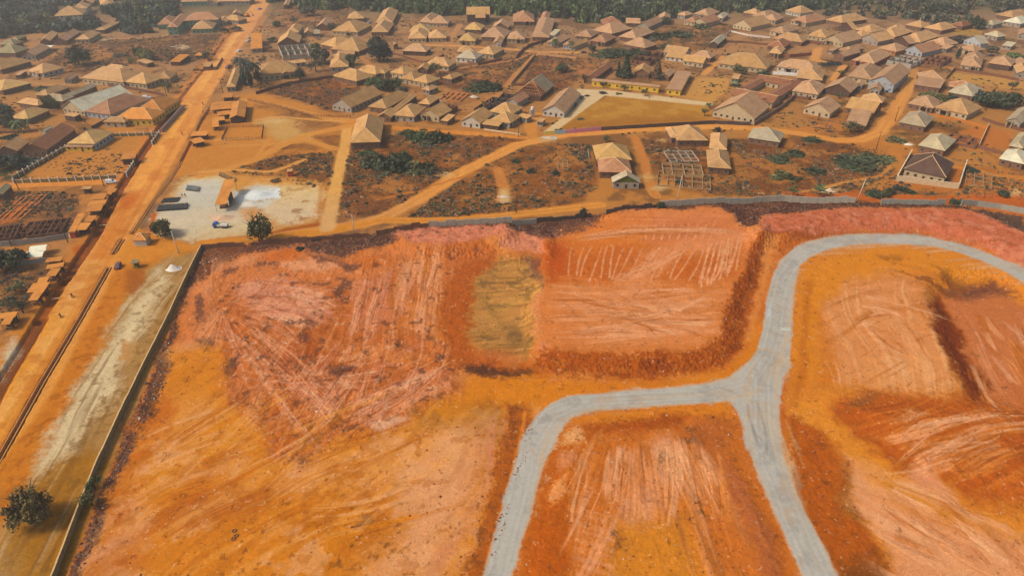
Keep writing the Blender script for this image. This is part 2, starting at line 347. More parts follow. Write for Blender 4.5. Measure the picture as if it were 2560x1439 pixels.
P([(507,622),(600,612),(640,612),(560,650),(510,690),(490,690)], (132,72,38), 3, 3, .75)
P([(2440,520),(2560,545),(2560,620),(2520,600),(2470,545)], (86,66,50), 3, 3, .8)
def berm(q, c, h, hs=5, c2=(206,132,100)):
    P(q, c, 1.0, 2.0, rough=.5, h=h, hs=hs); blotch(q, c2, .25, .48, .62, .6, 71); blotch(q, (150,72,44), .5, .56, .68, .6, 73)
berm([(980,600),(1000,588),(1100,580),(1200,572),(1262,580),(1272,590),(1235,604),(1150,616),(1040,620)], (206,124,96), 2.0)
berm([(1268,588),(1310,584),(1365,610),(1360,640),(1300,635),(1250,620)], (204,128,96), 1.2)
berm([(1895,575),(1925,548),(1985,546),(2100,536),(2300,536),(2420,542),(2480,562),(2560,600),(2600,640),(2600,690),(2500,640),(2440,612),(2300,585),(2150,578),(2000,592),(1890,602)], (194,106,78), 2.6, 6)
P([(1900,596),(2000,590),(2150,580),(2300,586),(2440,614),(2430,622),(2290,596),(2140,588),(2000,602)], (150,74,44), 1.5, 1.5, .7)

# west plot
WP = [(600,690),(700,668),(800,690),(880,690),(930,650),(1100,620),(1240,620),(1160,720),(1120,800),(1130,880),(1165,910),(1150,985),(1000,1060),(840,1105),(770,1165),(690,1155),(640,1080),(560,1000),(545,900),(480,860),(490,800),(540,730)]
P(WP, (188,104,60), 2, 3, rough=.42)
P([(600,700),(700,690),(800,720),(835,790),(760,815),(690,800),(610,750)], (208,138,98), 5, 3, .9)
P([(650,820),(780,805),(900,850),(1000,900),(960,960),(760,980),(600,960),(560,880)], (172,88,44), 8, 4, .75)
P([(650,900),(760,850),(800,900),(730,935),(660,940)], (164,80,44), 4, 3, .8)
P([(1000,640),(1100,640),(1130,760),(1110,850),(1000,830),(980,720)], (206,130,74), 6, 4, .6)
P([(1020,640),(1060,650),(1050,740),(1020,740)], (186,94,36), 4, 3, .8)
P([(690,620),(900,660),(850,700),(780,680),(640,690)], (204,128,80), 4, 3, .6)
P([(590,720),(660,700),(760,715),(830,780),(800,808),(720,812),(640,770)], (216,146,118), 3, 3, .9); P([(700,735),(760,740),(820,785),(790,795)], (226,168,136), 2, 2.5, .7)
P([(620,640),(700,632),(690,690),(560,730),(540,700)], (204,124,84), 3, 3, .8); P([(560,900),(640,880),(700,960),(640,1040),(590,1000)], (196,112,66), 3, 3, .8); P([(700,990),(840,980),(900,1040),(760,1100)], (198,116,74), 3, 3, .7)
P([(760,830),(1000,870),(1080,900),(1000,915),(820,870)], (204,122,74), 2, 2.5, .8); P([(880,700),(960,680),(980,800),(900,830)], (202,122,86), 3, 3, .8)
P([(470,725),(520,690),(575,688),(530,760),(475,835),(440,845)], (206,128,82), 2, 3, .9); P([(462,815),(545,775),(552,860),(490,905),(438,880)], (210,136,90), 2, 3, .9); P([(500,770),(520,745),(528,765),(505,800)], (100,62,48), 1.5, 2.5, .8)
Wl = [(520,640),(860,660),(870,760),(840,800),(640,860),(470,860),(470,720)]
streak(Wl, (226,158,112), (0,0), (1,1), .55, .03, .5, .74, .5, 4, 71, fan=(545,765), hgt=.12)
streak(Wl, (158,80,40), (0,0), (1,1), .7, .04, .55, .75, .5, 4, 75, fan=(545,765))  # dark streaks of the west plot carry relief shade in their colour
Wn = [(860,640),(1100,620),(1140,700),(1130,850),(1000,860),(870,800)]
streak(Wn, (226,158,112), (1010,640), (950,850), .9, .03, .5, .72, .7, 4, 81, hgt=.1)
streak(Wn, (160,80,44), (1010,640), (950,850), .7, .03, .54, .74, .65, 4, 83)
Ws = [(620,840),(860,800),(1150,860),(1160,985),(1000,1060),(830,1110),(700,1150),(640,1080),(560,980),(560,880)]
streak(Ws, (220,146,98), (860,860), (780,1060), .8, .025, .48, .72, .75, 4, 91, hgt=.1)
streak(Ws, (150,74,40), (860,860), (780,1060), .7, .03, .52, .74, .7, 4, 93)
streak([(840,860),(1150,880),(1165,960),(1000,1050),(880,1080)], (224,152,102), (1160,925), (880,1050), .8, .02, .52, .74, .7, 3, 95, hgt=.1)
streak([(560,880),(700,820),(880,960),(820,1090),(700,1140)], (222,150,104), (610,800), (760,1030), .8, .02, .56, .76, .6, 4, 97)
Q = []
for i in range(46):
    a = rng.uniform(-.15, 1.5); L = rng.uniform(110, 280); s0 = rng.uniform(30, 140); ox, oy = rng.uniform(-35, 45), rng.uniform(-30, 30)
    Q.append(((545+ox+s0*math.cos(a),765+oy+s0*.7*math.sin(a)),(545+ox+L*math.cos(a),765+oy+L*.72*math.sin(a)),rng.uniform(-.12, .12)))
for i in range(34):
    x = rng.uniform(590, 700); y = rng.uniform(690, 790); Q.append(((x, y), (x + rng.uniform(90, 170), y + rng.uniform(-10, 55)), rng.uniform(-.16, .04)))
for i in range(45):
    x = rng.uniform(880, 1120); y = rng.uniform(640, 760); Q.append(((x, y), (x - rng.uniform(5, 40), y + rng.uniform(50, 120)), rng.uniform(-.05,.05)))
for i in range(55):
    x = rng.uniform(760, 980); y = rng.uniform(840, 1000); Q.append(((x, y), (x - rng.uniform(30, 90), y + rng.uniform(50, 120)), rng.uniform(-.05,.05)))
for i in range(30):
    x = rng.uniform(1020, 1160); Q.append(((x, 905+rng.uniform(0,40)), (x - rng.uniform(120, 260), 1010+rng.uniform(0,60)), rng.uniform(-.08,.02)))
for i in range(14): Q.append(((600+rng.uniform(0,60), 820+rng.uniform(0,60)), (740+rng.uniform(0,160), 1000+rng.uniform(0,120)), rng.uniform(-.05,.05)))
for i in range(14): Q.append(((560+rng.uniform(0,200), 930+rng.uniform(-10,60)), (800+rng.uniform(0,200), 910+rng.uniform(-10,40)), rng.uniform(-.06,.06)))
passes(Q, [(226,156,116), (206,120,74), (212,136,104), (156,78,40), (236,176,140), (170,90,50)], 2.8, .68, 2.6, 1)
strokes(Q[::9], (236,178,136), .3, .5)
P([(478,742),(520,700),(556,668),(600,640),(650,630),(700,618),(758,620),(792,640),(868,650),(905,640),(1000,612),(1045,622),(950,690),(880,705),(700,690),(590,715),(530,760),(470,850),(436,850),(450,790)], (202,120,74), 2, 3.2, .95, rough=.35)
for q, c_ in (([(560,664),(600,644),(650,640),(640,655),(580,672)], (212,138,94)), ([(660,640),(710,624),(760,628),(740,645),(680,650)], (196,104,54)), ([(690,660),(780,650),(850,660),(840,678),(740,676)], (218,150,108)), ([(880,655),(960,640),(1000,650),(900,680)], (194,108,58)), ([(500,720),(530,700),(545,720),(510,750)], (210,136,90))): P(q, c_, 1.5, 2.2, .8, h=.35, hs=2.5)
for q in ([(640,655),(690,650),(700,660),(650,666)], [(780,640),(800,645),(870,655),(850,662),(790,652)], [(560,672),(600,668),(590,684),(560,690)], [(478,745),(500,735),(505,790),(488,810)], [(590,626),(640,618),(650,624),(600,634)], [(850,664),(900,662),(880,684),(846,680)]): P(q, (100,62,48), 1.2, 2.4, .85)
for q, s_ in (([(745,838),(760,836),(775,860),(745,850)],1),([(820,925),(850,905),(880,918),(860,935)],2),([(740,800),(800,812),(780,818),(700,812)],3),([(830,720),(850,700),(865,740),(840,740)],4),([(985,860),(1010,870),(990,880)],5),([(945,940),(968,945),(960,955)],6),([(480,850),(530,845),(520,885),(490,890)],7),([(555,900),(600,890),(590,930),(560,950)],8),([(800,1060),(850,1040),(860,1060),(820,1080)],9),([(680,1150),(780,1140),(770,1165),(700,1172)],10),([(1080,885),(1110,890),(1100,915)],11),([(840,690),(880,700),(860,720)],12)):
    P(q, (96,58,46), 1.2, 2.5, .85)
Q = []
for i in range(120):
    x = rng.uniform(560, 1130); y = rng.uniform(680, 1060); a = rng.choice([.2, .9, 1.7, 2.3, 2.7]) + rng.normal(0, .18); L = rng.uniform(50, 130)
    if y < 1100 - abs(x - 800) * .5: Q.append(((x, y), (x + L * math.cos(a), y + .6 * L * math.sin(a)), rng.uniform(-.15, .15)))
passes(Q, [(222,146,102), (196,108,62), (150,76,40), (214,136,108), (176,92,46)], 2.2, .65, 3.2, 8, .12)
blotch(WP, (104,62,44), .35, .64, .72, .7, 99); blotch(WP, (228,180,140), .5, .70, .78, .5, 101)

# smooth orange apron south-west
AP = [(425,880),(500,870),(545,885),(548,960),(565,1010),(645,1085),(690,1152),(775,1168),(835,1108),(1000,1062),(1155,990),(1170,950),(1320,948),(1400,968),(1380,1000),(1310,1040),(1260,1200),(1200,1439),(1150,1600),(180,1600),(212,1400),(278,1240),(409,981)]
P(AP, (208,130,52), 2.5, 3, rough=.08)
P([(430,890),(540,890),(545,1010),(470,1180),(400,1340),(330,1439),(290,1439),(360,1180)], (206,132,44), 10, 4, .8)
P([(400,1060),(560,1020),(640,1090),(560,1190),(430,1250),(360,1320),(330,1250)], (206,130,34), 10, 4, .8)
P([(800,1160),(1000,1080),(1160,985),(1330,955),(1250,1010),(1050,1120),(900,1230),(780,1230)], (208,136,34), 8, 4, .8)
P([(900,1250),(1080,1130),(1200,1040),(1240,1080),(1150,1250),(1050,1439),(900,1439)], (210,138,72), 12, 5, .7)
P([(560,1290),(700,1200),(860,1240),(1000,1300),(900,1439),(560,1439),(480,1380)], (198,120,30), 12, 5, .75)
P([(275,1240),(409,981),(440,1000),(400,1120),(330,1260),(250,1439),(212,1439)], (180,90,28), 3, 2, .75)
P([(960,1190),(1150,1060),(1232,1046),(1160,1250),(1070,1439),(930,1460),(1000,1310)], (224,162,118), 12, 5, .75)
P([(215,1430),(300,1280),(372,1228),(384,1300),(310,1450)], (218,150,106), 6, 4, .85); P([(690,1190),(900,1120),(1050,1056),(1100,1080),(900,1205),(760,1245)], (216,148,96), 8, 4, .7)
P([(430,1010),(520,980),(540,1060),(440,1140),(400,1120)], (214,146,92), 8, 4, .6); P([(860,1290),(1000,1230),(980,1340),(880,1400)], (176,100,38), 7, 4, .6); P([(330,1060),(400,1010),(420,1060),(340,1150)], (196,112,44), 5, 3, .7)
P([(560,1390),(700,1330),(760,1380),(640,1439),(560,1460)], (214,138,66), 6, 3, .7); P([(700,1290),(780,1260),(800,1310),(720,1350)], (168,92,34), 6, 3, .6); blotch(AP, (226,166,116), .12, .55, .68, .5, 203, 4)
P([(460,1190),(520,1170),(620,1210),(520,1300),(400,1320),(330,1439),(240,1439),(360,1300)], (178,92,36), 6, 3, .75)
P([(540,1225),(700,1200),(640,1280),(500,1310),(430,1330),(440,1280)], (196,124,70), 5, 3, .85)
streak([(460,1190),(700,1200),(640,1290),(430,1340)], (150,80,34), (460,1330), (680,1220), .8, .03, .52, .74, .5, 4, 107)
P([(860,1200),(950,1190),(940,1270),(870,1290)], (178,98,36), 6, 4, .6); blotch([(770,1330),(880,1290),(1000,1190),(1010,1380),(860,1430)], (108,70,40), .45, .60, .68, .8, 109)
P([(1180,960),(1270,1010),(1260,1100),(1190,1090),(1150,1020)], (146,94,44), 8, 5, .6); P([(1040,1030),(1100,1035),(1130,1060),(1060,1060)], (116,76,52), 4, 3, .6)
P([(915,1060),(980,1035),(1020,1045),(950,1075)], (226,178,146), 3, 3, .8)
streak(AP, (228,160,92), (860,1230), (1300,960), .3, .012, .5, .78, .5, 4, 111); streak(AP, (168,96,32), (1000,1350), (1220,1050), .5, .02, .56, .8, .35, 4, 113)
Q = [((rng.uniform(300,900), rng.uniform(1080,1400)), (0,0), rng.uniform(-.08,.08)) for i in range(60)]; Q = [(a, (a[0]+rng.uniform(120,320), a[1]-rng.uniform(60,150)), c) for a, b, c in Q]
passes(Q, [(226,156,84), (196,112,32), (170,86,28), (228,166,110), (214,134,40)], 5, .62, 1.3, 5, .05)
blotch(AP, (170,92,30), .3, .62, .72, .4, 115)
streak([(1040,1439),(1140,1200),(1200,1080),(1285,1030),(1260,1200),(1180,1439)], (204,132,90), (1090,1439), (1260,1030), .5, .02, .3, .6, .9, 3, 117)
P([(1266,1006),(1315,1012),(1335,1090),(1290,1240),(1225,1439),(1180,1520),(1130,1520),(1200,1260),(1240,1130),(1260,1060)], (166,88,38), 2, 2.5, .9, rough=.35)
blotch([(1266,1006),(1315,1012),(1335,1090),(1225,1439),(1130,1439),(1240,1130)], (120,66,38), .6, .55, .68, .6, 119)
L_([(1312,1030),(1300,1110),(1270,1230),(1230,1370),(1205,1460)], .9, (214,132,64), .4, .4, .8)

# olive plot, banks and the dark refuse line
P([(1150,660),(1235,640),(1200,700),(1180,800),(1175,870),(1325,915),(1330,935),(1200,932),(1120,890),(1100,780),(1115,720)], (172,88,42), 3, 2.5, .95, rough=.4)
OL = [(1245,644),(1315,648),(1352,700),(1340,790),(1332,850),(1300,915),(1178,862),(1172,790),(1195,690)]
P(OL, (188,132,74), 3, 3.5, rough=.12)
streak(OL, (206,154,82), (1190,760), (1330,700), .7, .03, .48, .72, .7, 2, 121); streak(OL, (128,92,44), (1190,690), (1330,680), .8, .04, .54, .74, .7, 2, 123)
P([(1240,815),(1285,810),(1305,860),(1270,860)], (112,84,48), 4, 3, .75); P([(1200,740),(1225,760),(1245,800),(1225,790)], (120,92,46), 3, 2, .6)
blotch(OL, (110,84,46), .25, .58, .68, .6, 125); P([(1310,650),(1352,650),(1350,740),(1330,700)], (104,64,52), 3, 2.5, .8)
P([(1335,740),(1375,730),(1375,780),(1420,880),(1340,900),(1330,850)], (210,132,90), 3, 3, .85)
P([(1155,908),(1230,918),(1330,930),(1330,942),(1230,945),(1180,935)], (74,46,34), 1.5, 2, .9)
P([(1180,880),(1290,880),(1300,915),(1200,905)], (190,106,66), 3, 2, .7)

# central plot: a raised pad with scraped top and banks to the east and south
CP = [(1380,612),(1440,600),(1510,575),(1560,540),(1800,528),(1830,548),(1850,575),(1880,595),(1895,600),(1852,690),(1830,740),(1812,800),(1800,850),(1770,875),(1700,892),(1500,895),(1380,890),(1345,860),(1345,780),(1360,700)]
P(CP, (208,126,76), 2, 2, rough=.16, h=1.8, hs=6)
P([(1395,608),(1560,545),(1800,532),(1850,590),(1700,600),(1560,610)], (212,128,84), 5, 3, .7)
P([(1365,620),(1600,622),(1750,640),(1850,630),(1840,700),(1700,725),(1450,720),(1360,720)], (190,98,46), 6, 3, .85)
P([(1360,620),(1420,615),(1430,690),(1370,720)], (182,78,22), 5, 3, .8)
P([(1420,740),(1600,730),(1790,750),(1795,820),(1700,860),(1450,870)], (214,136,86), 8, 4, .8)
P([(1590,565),(1820,565),(1800,610),(1620,612)], (194,106,68), 5, 2, .7)
P([(1420,580),(1620,555),(1600,625),(1450,640)], (214,122,58), 8, 4, .6)
streak([(1380,720),(1810,735),(1790,860),(1400,880)], (228,156,108), (1400,800), (1800,790), .7, .02, .46, .7, .75, 4, 131, hgt=.12)
streak([(1380,720),(1810,735),(1790,860),(1400,880)], (164,86,38), (1400,800), (1800,790), .8, .03, .54, .74, .7, 4, 133)
streak([(1560,545),(1850,560),(1880,600),(1560,620)], (226,152,110), (1600,590), (1860,585), .8, .02, .55, .76, .6, 3, 135)
Q = []
for i in range(16): Q.append(((1430+i*22+rng.uniform(-8,8),628+rng.uniform(-3,5)),(1425+i*20-rng.uniform(0,25),705+rng.uniform(-8,12)),rng.uniform(-.08,.08)))
for i in range(16): Q.append(((1770+i*5.5+rng.uniform(-5,5),620-i*1.5),(1752+i*5.5+rng.uniform(-16,4),735-i*3+rng.uniform(-18,4)),rng.uniform(-.06,.06)))
for i in range(9): Q.append(((1616+i*21,570),(1612+i*20,610),rng.uniform(-.05,.05)))
for i in range(10): Q.append(((1530+rng.uniform(-10,60),705+rng.uniform(-10,15)),(1660+rng.uniform(-20,60),640+rng.uniform(-12,8)),rng.uniform(.0,.12)))
for i in range(12): Q.append(((1440+rng.uniform(-40,20),612+rng.uniform(-4,4)),(1870+rng.uniform(-40,20),598+rng.uniform(-4,6)),rng.uniform(-.07,-.02)))
for i in range(30):
    y = 735 + rng.uniform(0, 130); x0 = 1400 + rng.uniform(0, 150); Q.append(((x0, y + rng.uniform(-6, 6)), (x0 + rng.uniform(80, 260), y + rng.uniform(-6, 6)), rng.uniform(-.06, .06)))
strokes(Q[:51], (232,170,126), .42, .8, .03); passes(Q[51:], [(228,160,112), (220,146,94), (234,176,134), (172,92,42)], 3.2, .85, 1.8, 3)
Q = [((rng.uniform(1400,1560), 730+rng.uniform(0,140)), (rng.uniform(1640,1800), 730+rng.uniform(0,140)), rng.uniform(-.06,.06)) for i in range(40)]
passes(Q, [(228,158,110), (212,130,80), (170,90,42), (234,174,130)], 3.0, .7, 1.8, 4)
P([(1560,690),(1640,640),(1700,645),(1600,760),(1500,760)], (220,144,96), 7, 4, .65)
P([(1700,610),(1900,590),(1880,604),(1720,640),(1600,650)], (222,144,98), 5, 3, .7)
BK = [(1882,602),(1912,604),(1900,690),(1872,790),(1850,860),(1815,900),(1740,930),(1600,948),(1330,930),(1350,884),(1500,896),(1700,894),(1770,876),(1802,850),(1814,800),(1832,740),(1854,690)]
P(BK, (164,82,28), 1.5, 2.6, .95, rough=.2)  # darker bank soil, with the slope's shade put into the colour too
blotch(BK, (134,62,20), .25, .5, .66, .7, 137); blotch(BK, (188,108,52), .4, .58, .7, .6, 139)
P([(1905,605),(1945,605),(1915,700),(1890,800),(1878,850),(1860,850),(1888,760),(1905,690)], (212,136,78), 2, 1.5, .9)
P([(1170,950),(1330,946),(1600,958),(1740,945),(1830,908),(1870,860),(1895,800),(1905,850),(1890,900),(1840,945),(1760,965),(1600,976),(1420,988),(1380,1012),(1300,1000),(1160,1000)], (210,130,40), 3, 2, .85)

# the block between the two lower road arms
IV = [(1430,1048),(1500,1024),(1700,1010),(1826,1004),(1850,1060),(1885,1170),(1950,1330),(1990,1439),(2020,1540),(1270,1540),(1295,1439),(1335,1280),(1370,1170),(1395,1080)]
P(IV, (196,112,58), 2, 1.5, rough=.25)
P([(1430,1050),(1500,1026),(1826,1006),(1840,1040),(1700,1040),(1480,1062)], (212,132,52), 3, 2, .9)
P([(1440,1062),(1560,1045),(1720,1040),(1700,1075),(1560,1080),(1430,1085)], (160,78,28), 2.5, 2, .9)
P([(1400,1090),(1470,1080),(1478,1150),(1450,1260),(1410,1380),(1395,1520),(1290,1520),(1330,1330),(1372,1190)], (178,90,26), 3, 2.5, .95)
P([(1410,1080),(1440,1060),(1450,1110),(1400,1110)], (222,164,108), 2, 2, .8); P([(1400,1130),(1440,1122),(1442,1160),(1395,1180)], (210,138,96), 2, 2, .8)
P([(1380,1210),(1425,1175),(1420,1240),(1385,1262),(1372,1250)], (222,148,94), 1.5, 2, .9)
P([(1550,1150),(1600,1120),(1670,1100),(1690,1190),(1640,1310),(1560,1320),(1545,1240)], (220,150,106), 5, 3, .9)
P([(1540,1320),(1640,1300),(1720,1290),(1760,1439),(1780,1520),(1520,1520),(1530,1400)], (206,134,58), 7, 3, .9)
P([(1700,1075),(1800,1050),(1830,1110),(1800,1160),(1720,1140)], (166,92,54), 4, 3, .7)
P([(1790,1150),(1840,1160),(1890,1250),(1960,1400),(1980,1520),(1930,1520),(1880,1380),(1820,1250)], (174,98,64), 3, 2.5, .85)
P([(1860,1160),(1950,1350),(2010,1520),(1985,1520),(1930,1360),(1870,1230)], (186,104,46), 2, 2, .7)
streak([(1430,1080),(1700,1070),(1680,1130),(1560,1160),(1540,1250),(1440,1250)], (226,156,104), (1450,1200), (1560,1090), .7, .02, .5, .73, .7, 3, 141, hgt=.1)
streak([(1400,1300),(1560,1180),(1540,1439),(1400,1439)], (226,158,116), (1450,1439), (1530,1200), .8, .02, .48, .7, .75, 3, 143, hgt=.08)
streak([(1680,1100),(1800,1160),(1930,1520),(1700,1520),(1650,1250)], (222,150,100), (1700,1120), (1880,1439), .7, .02, .48, .72, .7, 3, 145, hgt=.1)
streak([(1680,1100),(1800,1160),(1930,1520),(1700,1520),(1650,1250)], (152,84,40), (1700,1120), (1880,1439), .7, .03, .55, .75, .6, 3, 147)
Q = [((1425+i*14,1439),(1455+i*12,1290+rng.uniform(-20,20)),rng.uniform(-.02,.02)) for i in range(8)] + [((1440,1350+i*22),(1535,1378+i*22),0) for i in range(-3,5)] + [((1440,1352+i*42+4),(1535,1380+i*42+4),0) for i in range(-2,3)]
strokes(Q, (228,160,114), .4, .4)
for q in ([(1640,1150),(1660,1130),(1690,1150),(1700,1190),(1670,1195)], [(1740,1260),(1760,1255),(1765,1290),(1745,1290)], [(1525,1335),(1545,1330),(1560,1370),(1540,1380)], [(1500,1205),(1518,1205),(1515,1230),(1505,1230)], [(1710,1090),(1740,1080),(1760,1110),(1730,1120)]):
    blotch(q, (88,62,42), .9, .42, .6, .85, 149, 1.5)

# east side, inside the loop
EA = [(1985,760),(2000,700),(2030,660),(2090,635),(2200,610),(2330,615),(2430,640),(2560,690),(2800,800),(2800,1600),(2030,1600),(1990,1439),(1960,1200),(1955,1060),(1975,960),(1980,850)]
P([(1960,700),(2010,640),(2100,605),(2250,600),(2420,625),(2600,700),(2800,800),(2800,1600),(2080,1600),(1975,1250),(1960,1100),(1975,950)], (208,130,62), 2, 1.5, rough=.12)
P([(2005,690),(2080,640),(2200,616),(2400,640),(2560,720),(2560,790),(2450,720),(2300,680),(2150,690),(2060,760),(2040,900),(2000,960),(1985,900)], (214,138,50), 5, 3, .9)
EB = [(2060,760),(2120,700),(2250,680),(2330,740),(2370,860),(2400,950),(2380,985),(2200,985),(2080,960),(2050,900)]
P(EB, (214,142,90), 5, 4, .9)
P([(2010,700),(2028,700),(2018,900),(2000,1010),(1978,1010),(1998,880)], (182,102,36), 2, 1.5, .7)
P([(2030,760),(2070,800),(2085,880),(2080,960),(2040,970),(2045,880),(2050,830)], (196,112,44), 4, 3, .6)
P([(2240,890),(2260,900),(2270,945),(2255,945)], (240,206,160), 3, 3, .8)
P([(2180,900),(2330,880),(2390,960),(2380,990),(2150,990)], (218,148,90), 6, 4, .7)
streak(EB, (230,166,112), (2300,700), (2380,960), .6, .02, .5, .73, .7, 4, 151, hgt=.08); streak(EB, (176,104,50), (2150,760), (2330,700), .6, .03, .56, .76, .6, 4, 153)
P([(2330,745),(2362,722),(2385,790),(2425,880),(2450,950),(2450,985),(2420,985),(2390,900),(2360,840),(2340,790)], (146,70,26), 3, 2, .95, rough=.3)  # cut bank: its shaded slope is painted as a darker tone
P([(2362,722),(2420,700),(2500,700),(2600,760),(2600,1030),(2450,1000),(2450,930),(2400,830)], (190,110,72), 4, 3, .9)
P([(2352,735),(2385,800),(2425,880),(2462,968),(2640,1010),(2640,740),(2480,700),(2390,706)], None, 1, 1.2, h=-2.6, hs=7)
P([(2322,750),(2350,726),(2390,786),(2440,876),(2474,950),(2470,992),(2424,990),(2384,905),(2350,842),(2326,792)], (126,56,22), 3, 3, .95, rough=.35)  # darkest core of the cut bank, slope shade put into the colour
P([(2380,720),(2470,690),(2560,730),(2500,720),(2420,735)], (104,58,42), 3, 3, .9)
blotch([(2190,640),(2300,650),(2450,710),(2400,740),(2250,690)], (112,70,40), .2, .5, .62, .75, 155)
streak([(2200,660),(2400,690),(2420,720),(2330,740),(2250,700)], (150,78,34), (2250,670), (2420,720), .7, .03, .45, .68, .6, 3, 157)
streak([(2430,760),(2600,780),(2600,1030),(2470,980)], (212,140,98), (2440,780), (2560,980), .6, .02, .5, .74, .6, 4, 159)
P([(2075,1010),(2150,985),(2440,982),(2600,1020),(2600,1270),(2420,1250),(2330,1170),(2260,1195),(2160,1140),(2090,1070)], (176,88,34), 4, 3, .95, rough=.3)
streak([(2090,1000),(2600,1020),(2600,1270),(2300,1180)], (214,132,74), (2250,1160), (2560,1040), .6, .02, .5, .73, .65, 5, 161, hgt=.1)
streak([(2090,1000),(2600,1020),(2600,1270),(2300,1180)], (140,66,26), (2250,1160), (2560,1040), .6, .03, .55, .75, .6, 5, 163)
P([(2300,1125),(2330,1150),(2390,1262),(2300,1240),(2255,1200)], (214,140,98), 2.5, 2.5, .95)
P([(2065,985),(2100,1060),(2200,1140),(2300,1230),(2420,1290),(2600,1320),(2600,1350),(2400,1320),(2260,1260),(2150,1180),(2060,1090),(2000,1040),(1990,990)], (218,142,66), 4, 2.5, .85)
P([(2110,1150),(2250,1250),(2400,1300),(2600,1350),(2700,1600),(2260,1600),(2230,1439),(2180,1300),(2130,1210)], (220,150,104), 5, 3, .9)
P([(1968,1020),(2010,1050),(2080,1110),(2125,1190),(2150,1290),(2200,1400),(2270,1560),(2100,1560),(2020,1310),(1968,1170)], (172,88,28), 3, 2.5, .95, rough=.35)
blotch([(1968,1020),(2080,1110),(2150,1290),(2240,1439),(2090,1439),(1968,1170)], (130,70,30), .4, .55, .68, .6, 165); P([(2090,1400),(2160,1380),(2220,1439),(2200,1520),(2110,1520)], (104,64,40), 4, 3, .7)
P([(2130,1000),(2200,990),(2170,1020),(2120,1030)], (120,84,54), 3, 3, .7)
P([(2120,1180),(2145,1230),(2140,1290),(2110,1280)], (130,88,32), 3, 3, .6)
streak([(2110,1150),(2600,1350),(2700,1600),(2260,1600)], (178,102,46), (2150,1200), (2330,1439), .5, .02, .58, .78, .45, 5, 167); streak([(2110,1150),(2600,1350),(2700,1600),(2260,1600)], (236,176,132), (2200,1260), (2480,1400), .4, .02, .54, .78, .5, 5, 169)
blotch(SITE, (120,66,36), .8, .70, .76, .55, 171, .5); blotch(SITE, (236,190,150), 1.2, .73, .79, .45, 173, .5)

Q = []
for i in range(40):
    x = rng.uniform(2190, 2420); y = rng.uniform(1060, 1200); Q.append(((x, y), (x + rng.uniform(60, 200), y - rng.uniform(20, 70)), rng.uniform(-.08, .08)))
for i in range(30):
    x = rng.uniform(2130, 2300); y = rng.uniform(720, 900); Q.append(((x, y), (x + rng.uniform(40, 120), y + rng.uniform(-20, 80)), rng.uniform(-.12, .12)))
for i in range(30):
    x = rng.uniform(2160, 2420); y = rng.uniform(1200, 1350); Q.append(((x, y), (x + rng.uniform(60, 160), y + rng.uniform(40, 110)), rng.uniform(-.08, .08)))
for i in range(26):
    x = rng.uniform(2430, 2560); y = rng.uniform(760, 930); Q.append(((x, y), (x + rng.uniform(10, 70), y + rng.uniform(30, 100)), rng.uniform(-.06, .06)))
for i in range(40):
    t_ = rng.uniform(0, 1); x = 1450 + 320 * t_ + rng.uniform(-30, 30); Q.append(((x, 1090 + rng.uniform(0, 60)), (x + (90 * t_ - 40) + rng.uniform(-20, 20), 1180 + rng.uniform(30, 160)), rng.uniform(-.06, .06)))
passes(Q, [(228,158,108), (214,134,78), (234,174,130), (176,96,42)], 4.0, .75, 1.5, 2)
strokes(Q[::6], (238,180,134), .32, .6)
# gravel road, one paved surface with three arms
GR = tile(1760,560,3.2,[(2900,640),(2558,470),(2400,370),(2200,285),(2000,215),(1800,170),(1600,155),(1400,155),(1200,165),(1000,200),(850,265),(770,330),(735,430),(715,560),(700,700),(700,850),(690,1000),(680,1150),(632,1230),(628,1300),(610,1400),(605,1460)]) \
   + tile(1760,989,3.2,[(600,200),(608,400),(640,520),(690,620),(720,720),(770,830),(830,970),(890,1080),(950,1200),(1000,1310),(1060,1439),(1160,1640),(860,1640),(790,1439)]) \
   + tile(1200,989,3.2,[(2558,1380),(2520,1300),(2460,1180),(2420,1080),(2370,980),(2310,850),(2260,720),(2220,620),(2180,500),(2130,380),(2110,260),(2060,130),(2000,40),(1700,65),(1400,85),(1100,100),(900,120),(760,155),(680,210),(630,290),(590,370),(560,460),(510,540),(480,640),(450,760),(420,880),(390,1000),(350,1120),(310,1260),(290,1340),(245,1439),(190,1640),(-40,1640),(25,1439),(50,1320),(90,1180),(130,1040),(170,900),(200,760),(250,620),(290,480),(320,360),(370,270),(430,190),(500,110),(600,40),(700,0)]) \
   + tile(1760,560,3.2,[(-680,1340),(-350,1310),(0,1285),(200,1220),(330,1130),(420,1030),(455,900),(480,760),(495,620),(520,520),(555,400),(600,300),(720,195),(850,135),(1000,105),(1200,85),(1400,78),(1600,85),(1800,105),(2000,150),(2200,210),(2400,290),(2558,355),(2900,510)])
sl, d = P(GR, (206,150,96), 1.0, .5, .55); GRS = P(GR, (192,182,166), .8, .6, reg=2, rough=.02, h=.05, hs=1.5)
blotch(GR, (164,154,142), .25, .5, .68, .6, 181, .5); blotch(GR, (200,186,166), .6, .56, .7, .5, 183, .5); blotch(GR, (196,160,124), .3, .62, .74, .5, 185, .5)
